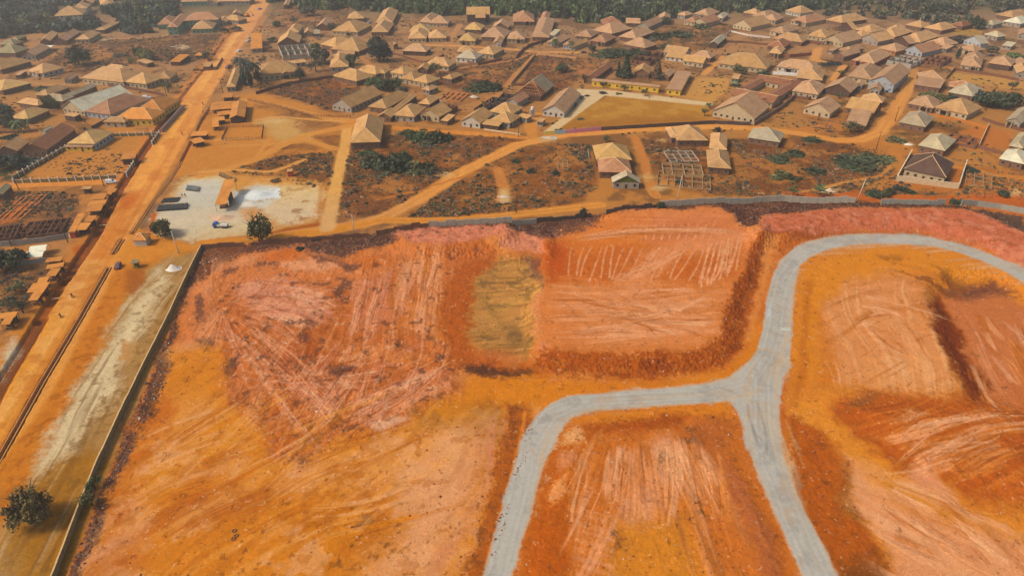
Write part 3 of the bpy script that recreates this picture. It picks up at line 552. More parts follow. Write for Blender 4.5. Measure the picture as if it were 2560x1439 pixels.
for a, b, q in (((1300,1300),(1360,1080),[(1240,1439),(1300,1439),(1400,1060),(1340,1060)]), ((1400,1010),(1750,985),[(1340,1060),(1420,985),(1830,960),(1830,1010),(1420,1040)]), ((1920,920),(1960,720),[(1880,940),(1930,700),(1990,700),(1970,960)]), ((1900,1050),(2030,1400),[(1830,1000),(1950,1000),(2090,1439),(2000,1439)]), ((2050,620),(2350,600),[(1960,700),(2050,600),(2250,585),(2560,670),(2560,710),(2250,612),(2060,640),(2000,690)])):
    streak(q, (160,146,130), a, b, .75, .012, .5, .78, .35, .5, 187, bend=.4); streak(q, (206,176,140), a, b, .6, .02, .52, .78, .45, .5, 189, bend=.4)
RC = [[(2700,760),(2560,692),(2440,640),(2300,608),(2150,596),(2060,610),(1995,645),(1958,695),(1945,750),(1935,830),(1915,900),(1905,960),(1905,1060),(1925,1160),(1980,1290),(2045,1439),(2100,1560)], [(1915,890),(1865,960),(1760,985),(1600,993),(1450,1003),(1372,1036),(1325,1110),(1295,1230),(1260,1360),(1225,1500)]]
for l_ in RC:
    sl = bbox(l_, 6); dd, ss = ldist(l_, sl); kk = (REG[sl] == 2)
    for o_, w_, c_, a_ in ((1.0, .6, (168,156,140), .35), (2.3, .6, (170,156,138), .3), (1.65, .5, (206,194,176), .3), (3.6, 1.0, (210,168,122), .5)):
        mix(sl, alb(*c_), sst(w_, w_ * .2, np.abs(dd - o_ + WX[sl] * .3)) * a_ * kk * (.3 + .7 * vn(ss * .12, dd * 0 + o_, 31)))
strokes([((1870,1010),(1900,1120),.05),((1890,1000),(1915,1130),-.05),((1880,1060),(1905,1100),.1),((1850,990),(1800,970),.05)], (120,108,98), .5, .6)
P([(1918,780),(1926,748),(1924,790),(1916,795)], (196,200,196), .6, .4, .9); P([(1950,818),(1976,820),(1976,827),(1950,825)], (206,202,182), .4, .2)
P([(1790,955),(1850,945),(1860,990),(1810,1000)], (190,170,148), 5, 3, .4)

# ------------------------------------------------------------------ relief
HT += (fbm(X * .3, Y * .3, 4, 191) - .5) * 2.0 * ROUGH + (fbm(X * 1.4, Y * 1.4, 2, 195) - .5) * .4 * ROUGH
for q, h in ((IV, .6), ([(2090,1000),(2600,1020),(2600,1270),(2300,1180)], 1.2), (OL, -.5)):
    sl = bbox(q, 8); d = sdf(q, sl, 1.5); HT[sl] += h * sst(-1, 6, d)
m_ = sst(-4.5, .3, GRS[1]); HT[GRS[0]] = HT[GRS[0]] * (1 - m_) + .06 * m_
HT[PY < -10] = 0
gr_ = 0.93 + 0.14 * fbm(X * 1.1, Y * 1.1, 3, 201)[..., None]; CLR *= gr_
k_ = (REG == 2)[..., None]; q_ = CLR[..., 2:3] / (CLR[..., 0:1] + 1e-4); t_ = sst(.05, .18, q_)
FS = np.concatenate([.90 + 0 * t_, .78 + .07 * t_, .22 + .50 * t_], -1)
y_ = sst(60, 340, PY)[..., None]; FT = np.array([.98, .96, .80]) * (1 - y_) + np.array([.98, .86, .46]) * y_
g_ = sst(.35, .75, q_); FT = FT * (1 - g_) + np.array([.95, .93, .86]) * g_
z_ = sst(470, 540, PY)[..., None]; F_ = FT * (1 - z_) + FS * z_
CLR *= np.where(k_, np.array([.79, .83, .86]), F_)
# ------------------------------------------------------------------ materials
MATS = {}
def nodes(name):
    m = bpy.data.materials.new(name); m.use_nodes = True
    n = m.node_tree; b = n.nodes['Principled BSDF']; b.inputs['Specular IOR Level'].default_value = 0.15
    return m, n, b
def mat(name, rgb, rough=0.85, var=0.25, scale=1.5, hue=0.0, metal=0.0, spec=0.2, detail=4, stretch=None, attr=False, objvar=0.12, albedo=False, patch=None):
    """procedural surface: base colour broken up by two scales of noise, and a slight tint of its own per object"""
    if name in MATS: return MATS[name]
    m, n, b = nodes(name); c = tuple(rgb) if albedo else tuple(alb(*rgb)); N = n.nodes; L = n.links.new
    tc = N.new('ShaderNodeTexCoord'); mp = N.new('ShaderNodeMapping'); L(tc.outputs['Object'], mp.inputs[0])
    if stretch: mp.inputs['Scale'].default_value = stretch
    no = N.new('ShaderNodeTexNoise'); no.inputs['Scale'].default_value = scale; no.inputs['Detail'].default_value = detail; no.inputs['Roughness'].default_value = .65
    L(mp.outputs[0], no.inputs['Vector'])
    mr = N.new('ShaderNodeMapRange'); mr.inputs[1].default_value = .3; mr.inputs[2].default_value = .7; mr.inputs[3].default_value = 1 - var; mr.inputs[4].default_value = 1 + var
    L(no.outputs[0], mr.inputs[0])
    oi = N.new('ShaderNodeObjectInfo'); m2 = N.new('ShaderNodeMapRange'); m2.inputs[3].default_value = 1 - objvar; m2.inputs[4].default_value = 1 + objvar; L(oi.outputs['Random'], m2.inputs[0])
    mu = N.new('ShaderNodeMath'); mu.operation = 'MULTIPLY'; L(mr.outputs[0], mu.inputs[0]); L(m2.outputs[0], mu.inputs[1])
    vm = N.new('ShaderNodeVectorMath'); vm.operation = 'SCALE'; vm.inputs[0].default_value = c; L(mu.outputs[0], vm.inputs['Scale'])
    out = vm.outputs[0]
    if patch:
        n2 = N.new('ShaderNodeTexNoise'); n2.inputs['Scale'].default_value = .22; n2.inputs['Detail'].default_value = 5; n2.inputs['Roughness'].default_value = .6; n2.noise_dimensions = '4D'; L(tc.outputs['Object'], n2.inputs['Vector'])
        wm = N.new('ShaderNodeMath'); wm.operation = 'MULTIPLY'; wm.inputs[1].default_value = 50; L(oi.outputs['Random'], wm.inputs[0]); L(wm.outputs[0], n2.inputs['W'])
        for lo, hi, pc in ((.56, .66, patch[0]), (.44, .34, patch[1])):
            r2 = N.new('ShaderNodeMapRange'); r2.inputs[1].default_value = lo; r2.inputs[2].default_value = hi; r2.inputs[3].default_value = 0; r2.inputs[4].default_value = .55; r2.clamp = True; L(n2.outputs[0], r2.inputs[0])
            mx = N.new('ShaderNodeMix'); mx.data_type = 'RGBA'; L(r2.outputs[0], mx.inputs['Factor']); L(out, mx.inputs[6]); mx.inputs[7].default_value = (*alb(*pc), 1); out = mx.outputs[2]
    if attr:
        at = N.new('ShaderNodeAttribute'); at.attribute_name = 'tint'; v2 = N.new('ShaderNodeVectorMath'); v2.operation = 'MULTIPLY'; L(out, v2.inputs[0]); L(at.outputs['Color'], v2.inputs[1]); out = v2.outputs[0]
    L(out, b.inputs['Base Color']); b.inputs['Roughness'].default_value = rough; b.inputs['Metallic'].default_value = metal; b.inputs['Specular IOR Level'].default_value = spec
    MATS[name] = m; return m
def soil(nm='soil', kf=1.0):
    m, n, b = nodes(nm); N = n.nodes; L = n.links.new
    at = N.new('ShaderNodeAttribute'); at.attribute_name = 'soil'
    tc = N.new('ShaderNodeTexCoord'); out = at.outputs['Color']
    for sc_, lo, hi, va, vb in ((1.3, .3, .7, .87, 1.13), (5.0, .3, .7, .72, 1.28), (0.25, .35, .65, .94, 1.06)):
        no = N.new('ShaderNodeTexNoise'); no.inputs['Scale'].default_value = sc_; no.inputs['Detail'].default_value = 3; no.inputs['Roughness'].default_value = .7
        L(tc.outputs['Object'], no.inputs['Vector'])
        mr = N.new('ShaderNodeMapRange'); mr.inputs[1].default_value = lo; mr.inputs[2].default_value = hi; mr.inputs[3].default_value = 1 - (1 - va) * kf; mr.inputs[4].default_value = 1 + (vb - 1) * kf; L(no.outputs[0], mr.inputs[0])
        vm = N.new('ShaderNodeVectorMath'); vm.operation = 'SCALE'; L(out, vm.inputs[0]); L(mr.outputs[0], vm.inputs['Scale']); out = vm.outputs[0]
    L(out, b.inputs['Base Color']); b.inputs['Roughness'].default_value = .95; b.inputs['Specular IOR Level'].default_value = .05
    bp = N.new('ShaderNodeBump'); bp.inputs['Strength'].default_value = .35; bp.inputs['Distance'].default_value = .10
    n2 = N.new('ShaderNodeTexNoise'); n2.inputs['Scale'].default_value = 2.5; n2.inputs['Detail'].default_value = 4; L(tc.outputs['Object'], n2.inputs['Vector']); L(n2.outputs[0], bp.inputs['Height']); L(bp.outputs[0], b.inputs['Normal'])
    return m
M_SOIL = soil(); M_GRAVEL = soil('gravel', .45)

# ------------------------------------------------------------------ the ground, split into earth, roads, tracks, lawn and path (kind = structure)
def tag(o, label=None, cat=None, group=None, kind=None):
    if label: o['label'] = label
    if cat: o['category'] = cat
    if group: o['group'] = group
    if kind: o['kind'] = kind
    return o
def grid_objects():
    idx = np.arange(NR * NC).reshape(NR, NC)
    q = np.stack([idx[:-1, :-1], idx[:-1, 1:], idx[1:, 1:], idx[1:, :-1]], -1).reshape(-1, 4)
    rq = REG[:-1, :-1].reshape(-1)
    V = np.stack([X, Y, HT], -1).reshape(-1, 3); C = np.concatenate([np.clip(CLR, 0, .95), np.ones(X.shape + (1,))], -1).reshape(-1, 4)
    for k, name in ((0, 'ground'), (1, 'dirt_road'), (2, 'gravel_road'), (3, 'dirt_track'), (5, 'lawn'), (6, 'concrete_path')):
        f = q[rq == k]
        if not len(f): continue
        u, inv = np.unique(f, return_inverse=True); inv = inv.reshape(-1)
        me = bpy.data.meshes.new(name)
        me.vertices.add(len(u)); me.vertices.foreach_set('co', V[u].astype(np.float32).ravel())
        me.loops.add(len(inv)); me.loops.foreach_set('vertex_index', inv.astype(np.int32))
        me.polygons.add(len(f)); me.polygons.foreach_set('loop_start', np.arange(0, len(inv), 4, dtype=np.int32))
        me.polygons.foreach_set('use_smooth', np.ones(len(f), bool))
        a = me.color_attributes.new('soil', 'FLOAT_COLOR', 'POINT'); a.data.foreach_set('color', C[u].astype(np.float32).ravel())
        me.update(calc_edges=True); me.materials.append(M_GRAVEL if k == 2 else M_SOIL)
        o = bpy.data.objects.new(name, me); COL.objects.link(o); o['kind'] = 'structure'
grid_objects()
# ------------------------------------------------------------------ mesh helpers
class MB:
    def __init__(s): s.v = []; s.f = []; s.m = []; s.c = None
    def quad(s, pts, m=0):
        i = len(s.v); s.v += [tuple(p) for p in pts]; s.f.append(tuple(range(i, i + len(pts)))); s.m.append(m)
    def box(s, x0, x1, y0, y1, z0, z1, m=0, bottom=False, rot=0, org=(0, 0)):
        P_ = [(x0, y0), (x1, y0), (x1, y1), (x0, y1)]
        if rot or org != (0, 0):
            c_, s_ = math.cos(rot), math.sin(rot); P_ = [(org[0] + x * c_ - y * s_, org[1] + x * s_ + y * c_) for x, y in P_]
        i = len(s.v); s.v += [(x, y, z0) for x, y in P_] + [(x, y, z1) for x, y in P_]
        F = [(0, 1, 5, 4), (1, 2, 6, 5), (2, 3, 7, 6), (3, 0, 4, 7), (4, 5, 6, 7)] + ([(3, 2, 1, 0)] if bottom else [])
        for f in F: s.f.append(tuple(i + k for k in f)); s.m.append(m)
    def prism(s, prof, y0, y1, m=0, axis='y'):
        """closed outline in (x, z) pushed from y0 to y1"""
        n = len(prof); i = len(s.v)
        t = (lambda x, y, z: (x, y, z)) if axis == 'y' else (lambda x, y, z: (y, x, z))
        s.v += [t(x, y0, z) for x, z in prof] + [t(x, y1, z) for x, z in prof]
        for k in range(n):
            a, b = k, (k + 1) % n; s.f.append((i + a, i + b, i + n + b, i + n + a)); s.m.append(m)
        s.f.append(tuple(i + k for k in range(n))[::-1]); s.m.append(m); s.f.append(tuple(i + n + k for k in range(n))); s.m.append(m)
    def tube(s, pts, rad, n=7, m=0):
        pts = [np.array(p, float) for p in pts]; i = len(s.v); K = len(pts)
        for k, p in enumerate(pts):
            d = pts[min(k + 1, K - 1)] - pts[max(k - 1, 0)]; d = d / (np.linalg.norm(d) + 1e-9)
            a = np.cross(d, (0, 0, 1)) if abs(d[2]) < .9 else np.cross(d, (1, 0, 0)); a /= np.linalg.norm(a); b = np.cross(d, a)
            for j in range(n):
                t = 2 * math.pi * j / n; q = p + rad[k] * (a * math.cos(t) + b * math.sin(t)); s.v.append(tuple(q))
        for k in range(K - 1):
            for j in range(n):
                j2 = (j + 1) % n; s.f.append((i + k * n + j, i + k * n + j2, i + (k + 1) * n + j2, i + (k + 1) * n + j)); s.m.append(m)
        s.f.append(tuple(i + (K - 1) * n + j for j in range(n))); s.m.append(m)
        s.f.append(tuple(i + j for j in range(n))[::-1]); s.m.append(m)
    def mesh(s, name, mats, smooth=False):
        me = bpy.data.meshes.new(name); me.from_pydata(s.v, [], s.f)
        for m in mats: me.materials.append(m)
        if len(mats) > 1: me.polygons.foreach_set('material_index', s.m)
        if smooth: me.polygons.foreach_set('use_smooth', [True] * len(s.f))
        bm = bmesh.new(); bm.from_mesh(me); bmesh.ops.recalc_face_normals(bm, faces=bm.faces); bm.to_mesh(me); bm.free()
        return me
    def build(s, name, mats, parent=None, smooth=False, loc=None):
        if not isinstance(mats, (list, tuple)): mats = [mats]
        return put(name, s.mesh(name, mats, smooth), parent, loc)
def put(name, me, parent=None, loc=None, rz=None, sc=None):
    o = bpy.data.objects.new(name, me); COL.objects.link(o)
    if parent: o.parent = parent
    if loc: o.location = loc
    if rz is not None: o.rotation_euler = (0, 0, rz)
    if sc is not None: o.scale = sc if isinstance(sc, (tuple, list)) else (sc, sc, sc)
    return o
def empty(name, loc, rz=0, label=None, cat=None, group=None):
    o = bpy.data.objects.new(name, None); COL.objects.link(o); o.location = loc; o.rotation_euler = (0, 0, rz)
    return tag(o, label, cat, group)
def copy_thing(root, loc, rz=0, sc=None, label=None, group=None):
    r = root.copy(); COL.objects.link(r); r.location = loc; r.rotation_euler = (0, 0, rz)
    if sc is not None: r.scale = (sc, sc, sc) if not isinstance(sc, tuple) else sc
    if label: r['label'] = label
    if group: r['group'] = group
    for ch in list(root.children):
        c = ch.copy(); COL.objects.link(c); c.parent = r
        for g in list(ch.children):
            d = g.copy(); COL.objects.link(d); d.parent = c
    return r
_gz_c = {}
def GZ(x, y):
    """ground height under (x, y)"""
    px, py = G2(x, y); c = int(round((px - gx[0]) / STEP)); r = int(round((gy[0] - py) / STEP))
    return float(HT[min(max(r, 0), NR - 1), min(max(c, 0), NC - 1)])

ROOF = dict(t=(196,152,108), n=(192,148,98), o=(204,134,60), p=(188,146,114), k=(178,128,98), r=(150,98,72), g=(170,152,132), G=(146,134,104), y=(198,158,102), w=(190,176,152), d=(98,74,66), l=(186,172,154), W=(204,198,184), b=(150,110,78))
RNAME = dict(t='tan', n='sandy', o='orange dusted', p='pinkish tan', k='brownish', r='rust red', g='grey', G='greenish grey', y='yellowish', w='pale', d='dark brown', l='light grey', W='white', b='brown')
for _k in ROOF: ROOF[_k] = tuple(int(v * f) for v, f in zip(ROOF[_k], (.97, .95, .86)))
WALL = dict(b=(128,92,70), m=(160,146,130), c=(184,160,124), w=(198,186,168), l=(168,168,168), y=(212,170,48), r=(160,70,54), d=(92,66,54), g=(120,150,122), p=(196,146,116), o=(176,112,64), e=(176,154,126))
def M_roof(c): return mat('roof_' + c + ('_pale' if c.isupper() else ''), ROOF[c], .75, .24, .30, detail=8, objvar=.16, spec=.12, patch=((v_ := ROOF[c])[0] * .78, v_[1] * .70, v_[2] * .62) and ((v_[0] * .80, v_[1] * .72, v_[2] * .64), (min(235, v_[0] * 1.06), min(230, v_[1] * 1.12), min(225, v_[2] * 1.22))))
def M_wall(c): return mat('wall_' + c, WALL[c], .9, .16, .8, detail=5, objvar=.10, spec=.05)
M_DARK = mat('dark_opening', (38,32,30), .6, .3, 2, spec=.3)  # near-black for flat panels; shade inside openings is put into the colour
M_FRAME = mat('window_frame', (150,132,112), .7, .15, 2)
M_WFRAME = mat('white_frame', (226,222,214), .6, .08, 2)
M_DOOR = mat('door_wood', (88,54,38), .8, .2, 2)
M_RIDGE = mat('ridge_cap', (222,180,132), .7, .15, 1)
M_POST = mat('timber_post', (104,74,50), .9, .25, 2)
M_CONC = mat('concrete', (196,184,166), .9, .15, 1.2)
M_BLOCK = mat('sand_block', (170,158,140), .92, .22, 2.2, detail=6)
M_MUD = mat('mud_block', (124,82,58), .95, .25, 2.0, detail=6)
M_COPE = mat('wall_coping', (196,160,104), .9, .2, 1.5)
M_STEEL = mat('galvanised', (150,150,146), .5, .15, 3, metal=.4)

def _win():
    b = MB(); b.box(-.62, .62, -.05, .05, 0, 1.24, 0, True); b.box(-.5, .5, -.075, -.045, .1, 1.14, 1, True); return b.mesh('window', [M_FRAME, M_DARK])
def _wwin():
    b = MB(); b.box(-.62, .62, -.05, .05, 0, 1.34, 0, True)
    for x in (-.42, 0, .42): b.box(x - .15, x + .15, -.075, -.045, .08, 1.26, 1, True)
    return b.mesh('window', [M_WFRAME, M_DARK])
def _door():
    b = MB(); b.box(-.55, .55, -.05, .05, 0, 2.1, 0, True); b.box(-.44, .44, -.075, -.045, 0.04, 2.0, 1, True); return b.mesh('door', [M_FRAME, M_DOOR])
ME_WIN, ME_WWIN, ME_DOOR = _win(), _wwin(), _door()

def fit(A, B, C, z):
    """three eave corners (front left, front right, rear right) -> centre, width, depth, heading"""
    a, b, c = (np.array(G(p[0], p[1], z)) for p in (A, B, C))
    e1, e2 = b - a, c - b; w_, d_ = np.linalg.norm(e1), np.linalg.norm(e2)
    t1 = math.atan2(e1[1], e1[0]); t2 = math.atan2(e2[1], e2[0]) - math.pi / 2
    dt = (t2 - t1 + math.pi) % (2 * math.pi) - math.pi
    th = t1 + dt * (d_ / (w_ + d_) if w_ > 0 else 0)
    k = abs(math.cos(dt)); ctr = (a + c) / 2
    return ctr, 1.05 * w_ * (.75 + .25 * k), max(1.07 * d_ * (.7 + .3 * k), 2.5), th, abs(math.degrees(dt))
def roof_mesh(b, w_, d_, z, style, pitch=.40, th=.16, caps=True):
    """sloped sheets with a fascia; origin at the footprint centre. returns ridge height"""
    x, y = w_ / 2, d_ / 2
    if style == 's':
        z1 = z + d_ * .09
        b.quad([(-x,-y,z+th),(x,-y,z+th),(x,y,z1+th),(-x,y,z1+th)]); b.quad([(-x,-y,z),(-x,y,z1),(x,y,z1),(x,-y,z)])
        b.quad([(-x,-y,z),(x,-y,z),(x,-y,z+th),(-x,-y,z+th)]); b.quad([(x,-y,z),(x,y,z1),(x,y,z1+th),(x,-y,z+th)]); b.quad([(x,y,z1),(-x,y,z1),(-x,y,z1+th),(x,y,z1+th)]); b.quad([(-x,y,z1),(-x,-y,z),(-x,-y,z+th),(-x,y,z1+th)])
        return z1
    if style == 'f':
        b.box(-x, x, -y, y, z, z + .3, 0, True); return z + .3
    alongx = (w_ >= d_) if style in 'hg' else (style == 'X')
    if style == 'G': alongx = False
    L2, S2 = (x, y) if alongx else (y, x)
    h = S2 * pitch; zr = z + th + h; k = L2 - S2 if style == 'h' else L2
    k = max(k, .15)
    T = (lambda u, v, q: (u, v, q)) if alongx else (lambda u, v, q: (v, u, q))
    e = z + th
    b.quad([T(-L2,-S2,e), T(L2,-S2,e), T(k,0,zr), T(-k,0,zr)]); b.quad([T(L2,S2,e), T(-L2,S2,e), T(-k,0,zr), T(k,0,zr)])
    if style == 'h':
        b.quad([T(L2,-S2,e), T(L2,S2,e), T(k,0,zr)]); b.quad([T(-L2,S2,e), T(-L2,-S2,e), T(-k,0,zr)])
        b.quad([T(-L2,-S2,z), T(-L2,S2,z), T(L2,S2,z), T(L2,-S2,z)])
        for p, q in (((-L2,-S2),(L2,-S2)),((L2,-S2),(L2,S2)),((L2,S2),(-L2,S2)),((-L2,S2),(-L2,-S2))):
            b.quad([T(*p,z), T(*q,z), T(*q,e), T(*p,e)])
    else:                                                  # open gable ends: sloping soffits and barge boards
        zs = zr - th
        b.quad([T(-L2,-S2,z), T(-k,0,zs), T(k,0,zs), T(L2,-S2,z)]); b.quad([T(L2,S2,z), T(k,0,zs), T(-k,0,zs), T(-L2,S2,z)])
        for s_ in (-1, 1):
            b.quad([T(-L2,s_*S2,z), T(L2,s_*S2,z), T(L2,s_*S2,e), T(-L2,s_*S2,e)])
            for q_ in (-1, 1): b.quad([T(s_*L2,q_*S2,z), T(s_*L2,0,zs), T(s_*L2,0,zr), T(s_*L2,q_*S2,e)])
    if caps:
        def cap(p, q):
            p, q = np.array(p), np.array(q); b.tube([p, q], [.13, .13], 4, 1)
        cap(T(-k,0,zr), T(k,0,zr))
        if style == 'h':
            for sx in (-1, 1):
                for sy in (-1, 1): cap(T(sx*L2,sy*S2,e), T(sx*k,0,zr))
    return zr
N_HOUSES = 0; FITS = []
def house(blocks, label, cat='house', name='house', group='houses of the town', wins=True, big=False):
    """blocks: (A, B, C, roof style, roof colour, wall colour, eave height, flags)"""
    global N_HOUSES
    A, B, C, st, rc, wc, H, fl = blocks[0]
    ctr, w_, d_, th, err = fit(A, B, C, H)
    root = empty(name, (ctr[0], ctr[1], 0), th, label, cat, group); N_HOUSES += 1
    for bi, (A, B, C, st, rc, wc, H, fl) in enumerate(blocks):
        c2, w_, d_, t2, err = fit(A, B, C, H)
        FITS.append((label or name, bi, round(w_, 1), round(d_, 1), round(err)))
        if bi == 0: lx = ly = 0.0; rz = 0.0
        else:
            dx, dy = c2 - ctr; co, si = math.cos(-th), math.sin(-th); lx, ly = dx * co - dy * si, dx * si + dy * co
            rz = t2 - th
            q = round(rz / (math.pi / 2)) * math.pi / 2
            if abs(rz - q) < .25: rz = q
        dz = 0.013 * bi
        ov = min(.55, .08 * min(w_, d_)); x, y = w_ / 2 - ov, d_ / 2 - ov
        rb = MB(); zr = roof_mesh(rb, w_, d_, H + dz, st, .36 if 'L' in fl else (.66 if 'S' in fl else .56))
        ro = rb.build('roof', [M_roof(rc), M_RIDGE], root, loc=(lx, ly, 0)); ro.rotation_euler = (0, 0, rz)
        wb = MB(); wb.box(-x, x, -y, y, -.4, H + dz + .06)
        if st in 'gG':
            ax = (w_ >= d_) and st == 'g'
            hh = (zr - H - .16) * 1.0; L2, S2 = (x, y) if ax else (y, x)
            for s_ in (-1, 1):
                T = (lambda u, v, q: (u, v, q)) if ax else (lambda u, v, q: (v, u, q))
                a0 = s_ * (L2 - .004); a1 = s_ * (L2 - .25); kk = hh * S2 / (S2 + ov) - .05
                i = [T(a0,-S2,H+.05), T(a0,S2,H+.05), T(a0,0,H+.05+kk)]; j = [T(a1,-S2,H+.05), T(a1,S2,H+.05), T(a1,0,H+.05+kk)]
                wb.quad(i, 1 if 'T' in fl else 0); wb.quad(j[::-1])
        gm = mat('green_gable', (96,104,40), .9) if 'T' in fl else M_wall(wc)
        wo = wb.build('wall', [M_wall(wc), gm], root, loc=(lx, ly, 0)); wo.rotation_euler = (0, 0, rz)
        if wins and min(w_, d_) > 3.2:
            wm = ME_WWIN if 'w' in fl else ME_WIN
            co, si = math.cos(rz), math.sin(rz)
            def fix(me, nm, u, v, z, a):
                put(nm, me, root, (lx + u * co - v * si, ly + u * si + v * co, z), rz + a)
            fl2 = [0] if H < 5 else [0, 3.0]
            for f_ in fl2:
                n = max(2, min(9, int(round(2 * x / 3.4)))); di = n // 2 if n > 2 else -1
                for k in range(n):
                    u = -x + (k + .5) * 2 * x / n
                    if k == di and f_ == 0: fix(ME_DOOR, 'door', u, -y - .04, 0, 0)
                    else: fix(wm, 'window', u, -y - .04, f_ + 1.0, 0)
                n = max(1, min(9, int(round(2 * y / 3.6))))
                right = (c2[0] < 0)
                for k in range(n):
                    v = -y + (k + .5) * 2 * y / n
                    if right: fix(wm, 'window', x + .04, v, f_ + 1.0, math.pi / 2)
                    else: fix(wm, 'window', -x - .04, v, f_ + 1.0, -math.pi / 2)
        if 'P' in fl:                                      # porch with its own little gable and two pillars
            pw = min(5.0, max(3.2, .32 * w_)); po = 1.8; u = (-.18 if 'Q' in fl else .15) * w_
            pb = MB(); roof_mesh(pb, pw, po + 2.6, 0, 'G', .5, .12); me = pb.mesh('porch_roof', [M_roof(rc), M_RIDGE])
            put('porch_roof', me, root, (lx + u, ly - d_ / 2 - po / 2 + 1.5, H - .25))
            gb = MB(); gb.quad([(-pw/2+.3,0,0),(pw/2-.3,0,0),(0,0,(pw/2-.3)*.5)]); gb.quad([(-pw/2+.3,.15,0),(0,.15,(pw/2-.3)*.5),(pw/2-.3,.15,0)])
            gb.build('porch_gable', M_wall(wc), root, loc=(lx + u, ly - d_ / 2 - po + .55, H - .12))
            for s_ in (-1, 1):
                cb = MB(); cb.box(-.18, .18, -.18, .18, -.1, H - .3); cb.build('pillar', M_wall('c'), root, loc=(lx + u + s_ * (pw / 2 - .5), ly - d_ / 2 - po + .7, 0))
            db = MB(); db.box(-pw/2+.8, pw/2-.8, -.04, .04, 0, 2.2); db.build('entrance', M_DARK, root, loc=(lx + u, ly - y - .06, 0))  # flat panel on the wall, doorway recess shade painted as its dark colour
        if 'K' in fl:                                      # water tanks
            for q in (0, 1):
                tb = MB(); tb.tube([(0,0,0),(0,0,1.6),(0,0,1.9)], [.75,.75,.2], 10); tb.build('water_tank', mat('black_tank', (40,40,44), .4), root, loc=(x + 1.3, -y + 1.6 + q * 1.9, 0))
    return root
def stall(A, B, C, rc='o', H=2.4, label=None, wall='d', open_front=True, cat='stall', name='market_stall', group='market stalls along the dirt road'):
    ctr, w_, d_, th, err = fit(A, B, C, H); w_ = max(w_, 2.2); d_ = max(d_, 1.8)
    r = empty(name, (ctr[0], ctr[1], 0), th, label, cat, group)
    b = MB(); roof_mesh(b, w_, d_, H, 's', th=.09); b.build('roof', [M_roof(rc)], r)
    x, y = w_ / 2 - .25, d_ / 2 - .25
    for sx, sy in ((-1,-1),(1,-1),(1,1),(-1,1)):
        p = MB(); p.tube([(sx*x,sy*y,-.4),(sx*x,sy*y,H+.02)], [.08,.07], 6); p.build('post', M_POST, r)
    m = MB(); m.box(-x, x, y*.2, y*.2+.1, -.3, H-.3); m.box(x-.1, x, -y*.5, y*.2-.02, -.3, H-.3)
    if not open_front: m.box(-x, x, -y*.85, -y*.85+.1, -.3, H-.5)
    m.build('wall', M_wall(wall), r)
    m = MB(); m.box(-x*.8, x*.6, -y*.7, -y*.45, .0, .9); m.build('counter', M_POST, r)
    return r
def wall_run(pts, h, m, label, name='block_wall', thick=.25, cope=None, gaps=(), step=None, panels=None, group=None, cat='wall', jag=0):
    W = [np.array(G(*p)) for p in pts]; o0 = W[0]
    r = empty(name, (o0[0], o0[1], 0), 0, label, cat, group)
    b = MB(); cb = MB(); pb = MB(); pcount = 0
    rr = random.Random(int(pts[0][0]))
    for i, (p, q) in enumerate(zip(W[:-1], W[1:])):
        d = q - p; L = np.linalg.norm(d); th = math.atan2(d[1], d[0]); n = max(1, int(round(L / 3.2)))
        for k in range(n):
            if (i, k) in gaps: continue
            hh = h + (rr.uniform(-jag, jag * .3) if jag else 0)
            s0, s1 = L * k / n, L * (k + 1) / n; org = (p[0] - o0[0], p[1] - o0[1])
            mx, my = p + d * ((k + .5) / n); z = GZ(mx, my)
            b.box(s0 + (.0 if k else 0), s1, -thick / 2, thick / 2, z - .6, z + hh, 0, False, th, org)
            if cope: cb.box(s0, s1, -thick / 2 - .05, thick / 2 + .05, z + hh + .002, z + hh + .10, 0, True, th, org)
            pb.box(s0 - .14, s0 + .14, -thick / 2 - .08, thick / 2 + .08, z - .6, z + hh - .04, 0, False, th, org)
    b.build('wall_panel', m, r); pb.build('buttress', m, r)
    if cope: cb.build('coping', cope, r)
    return r
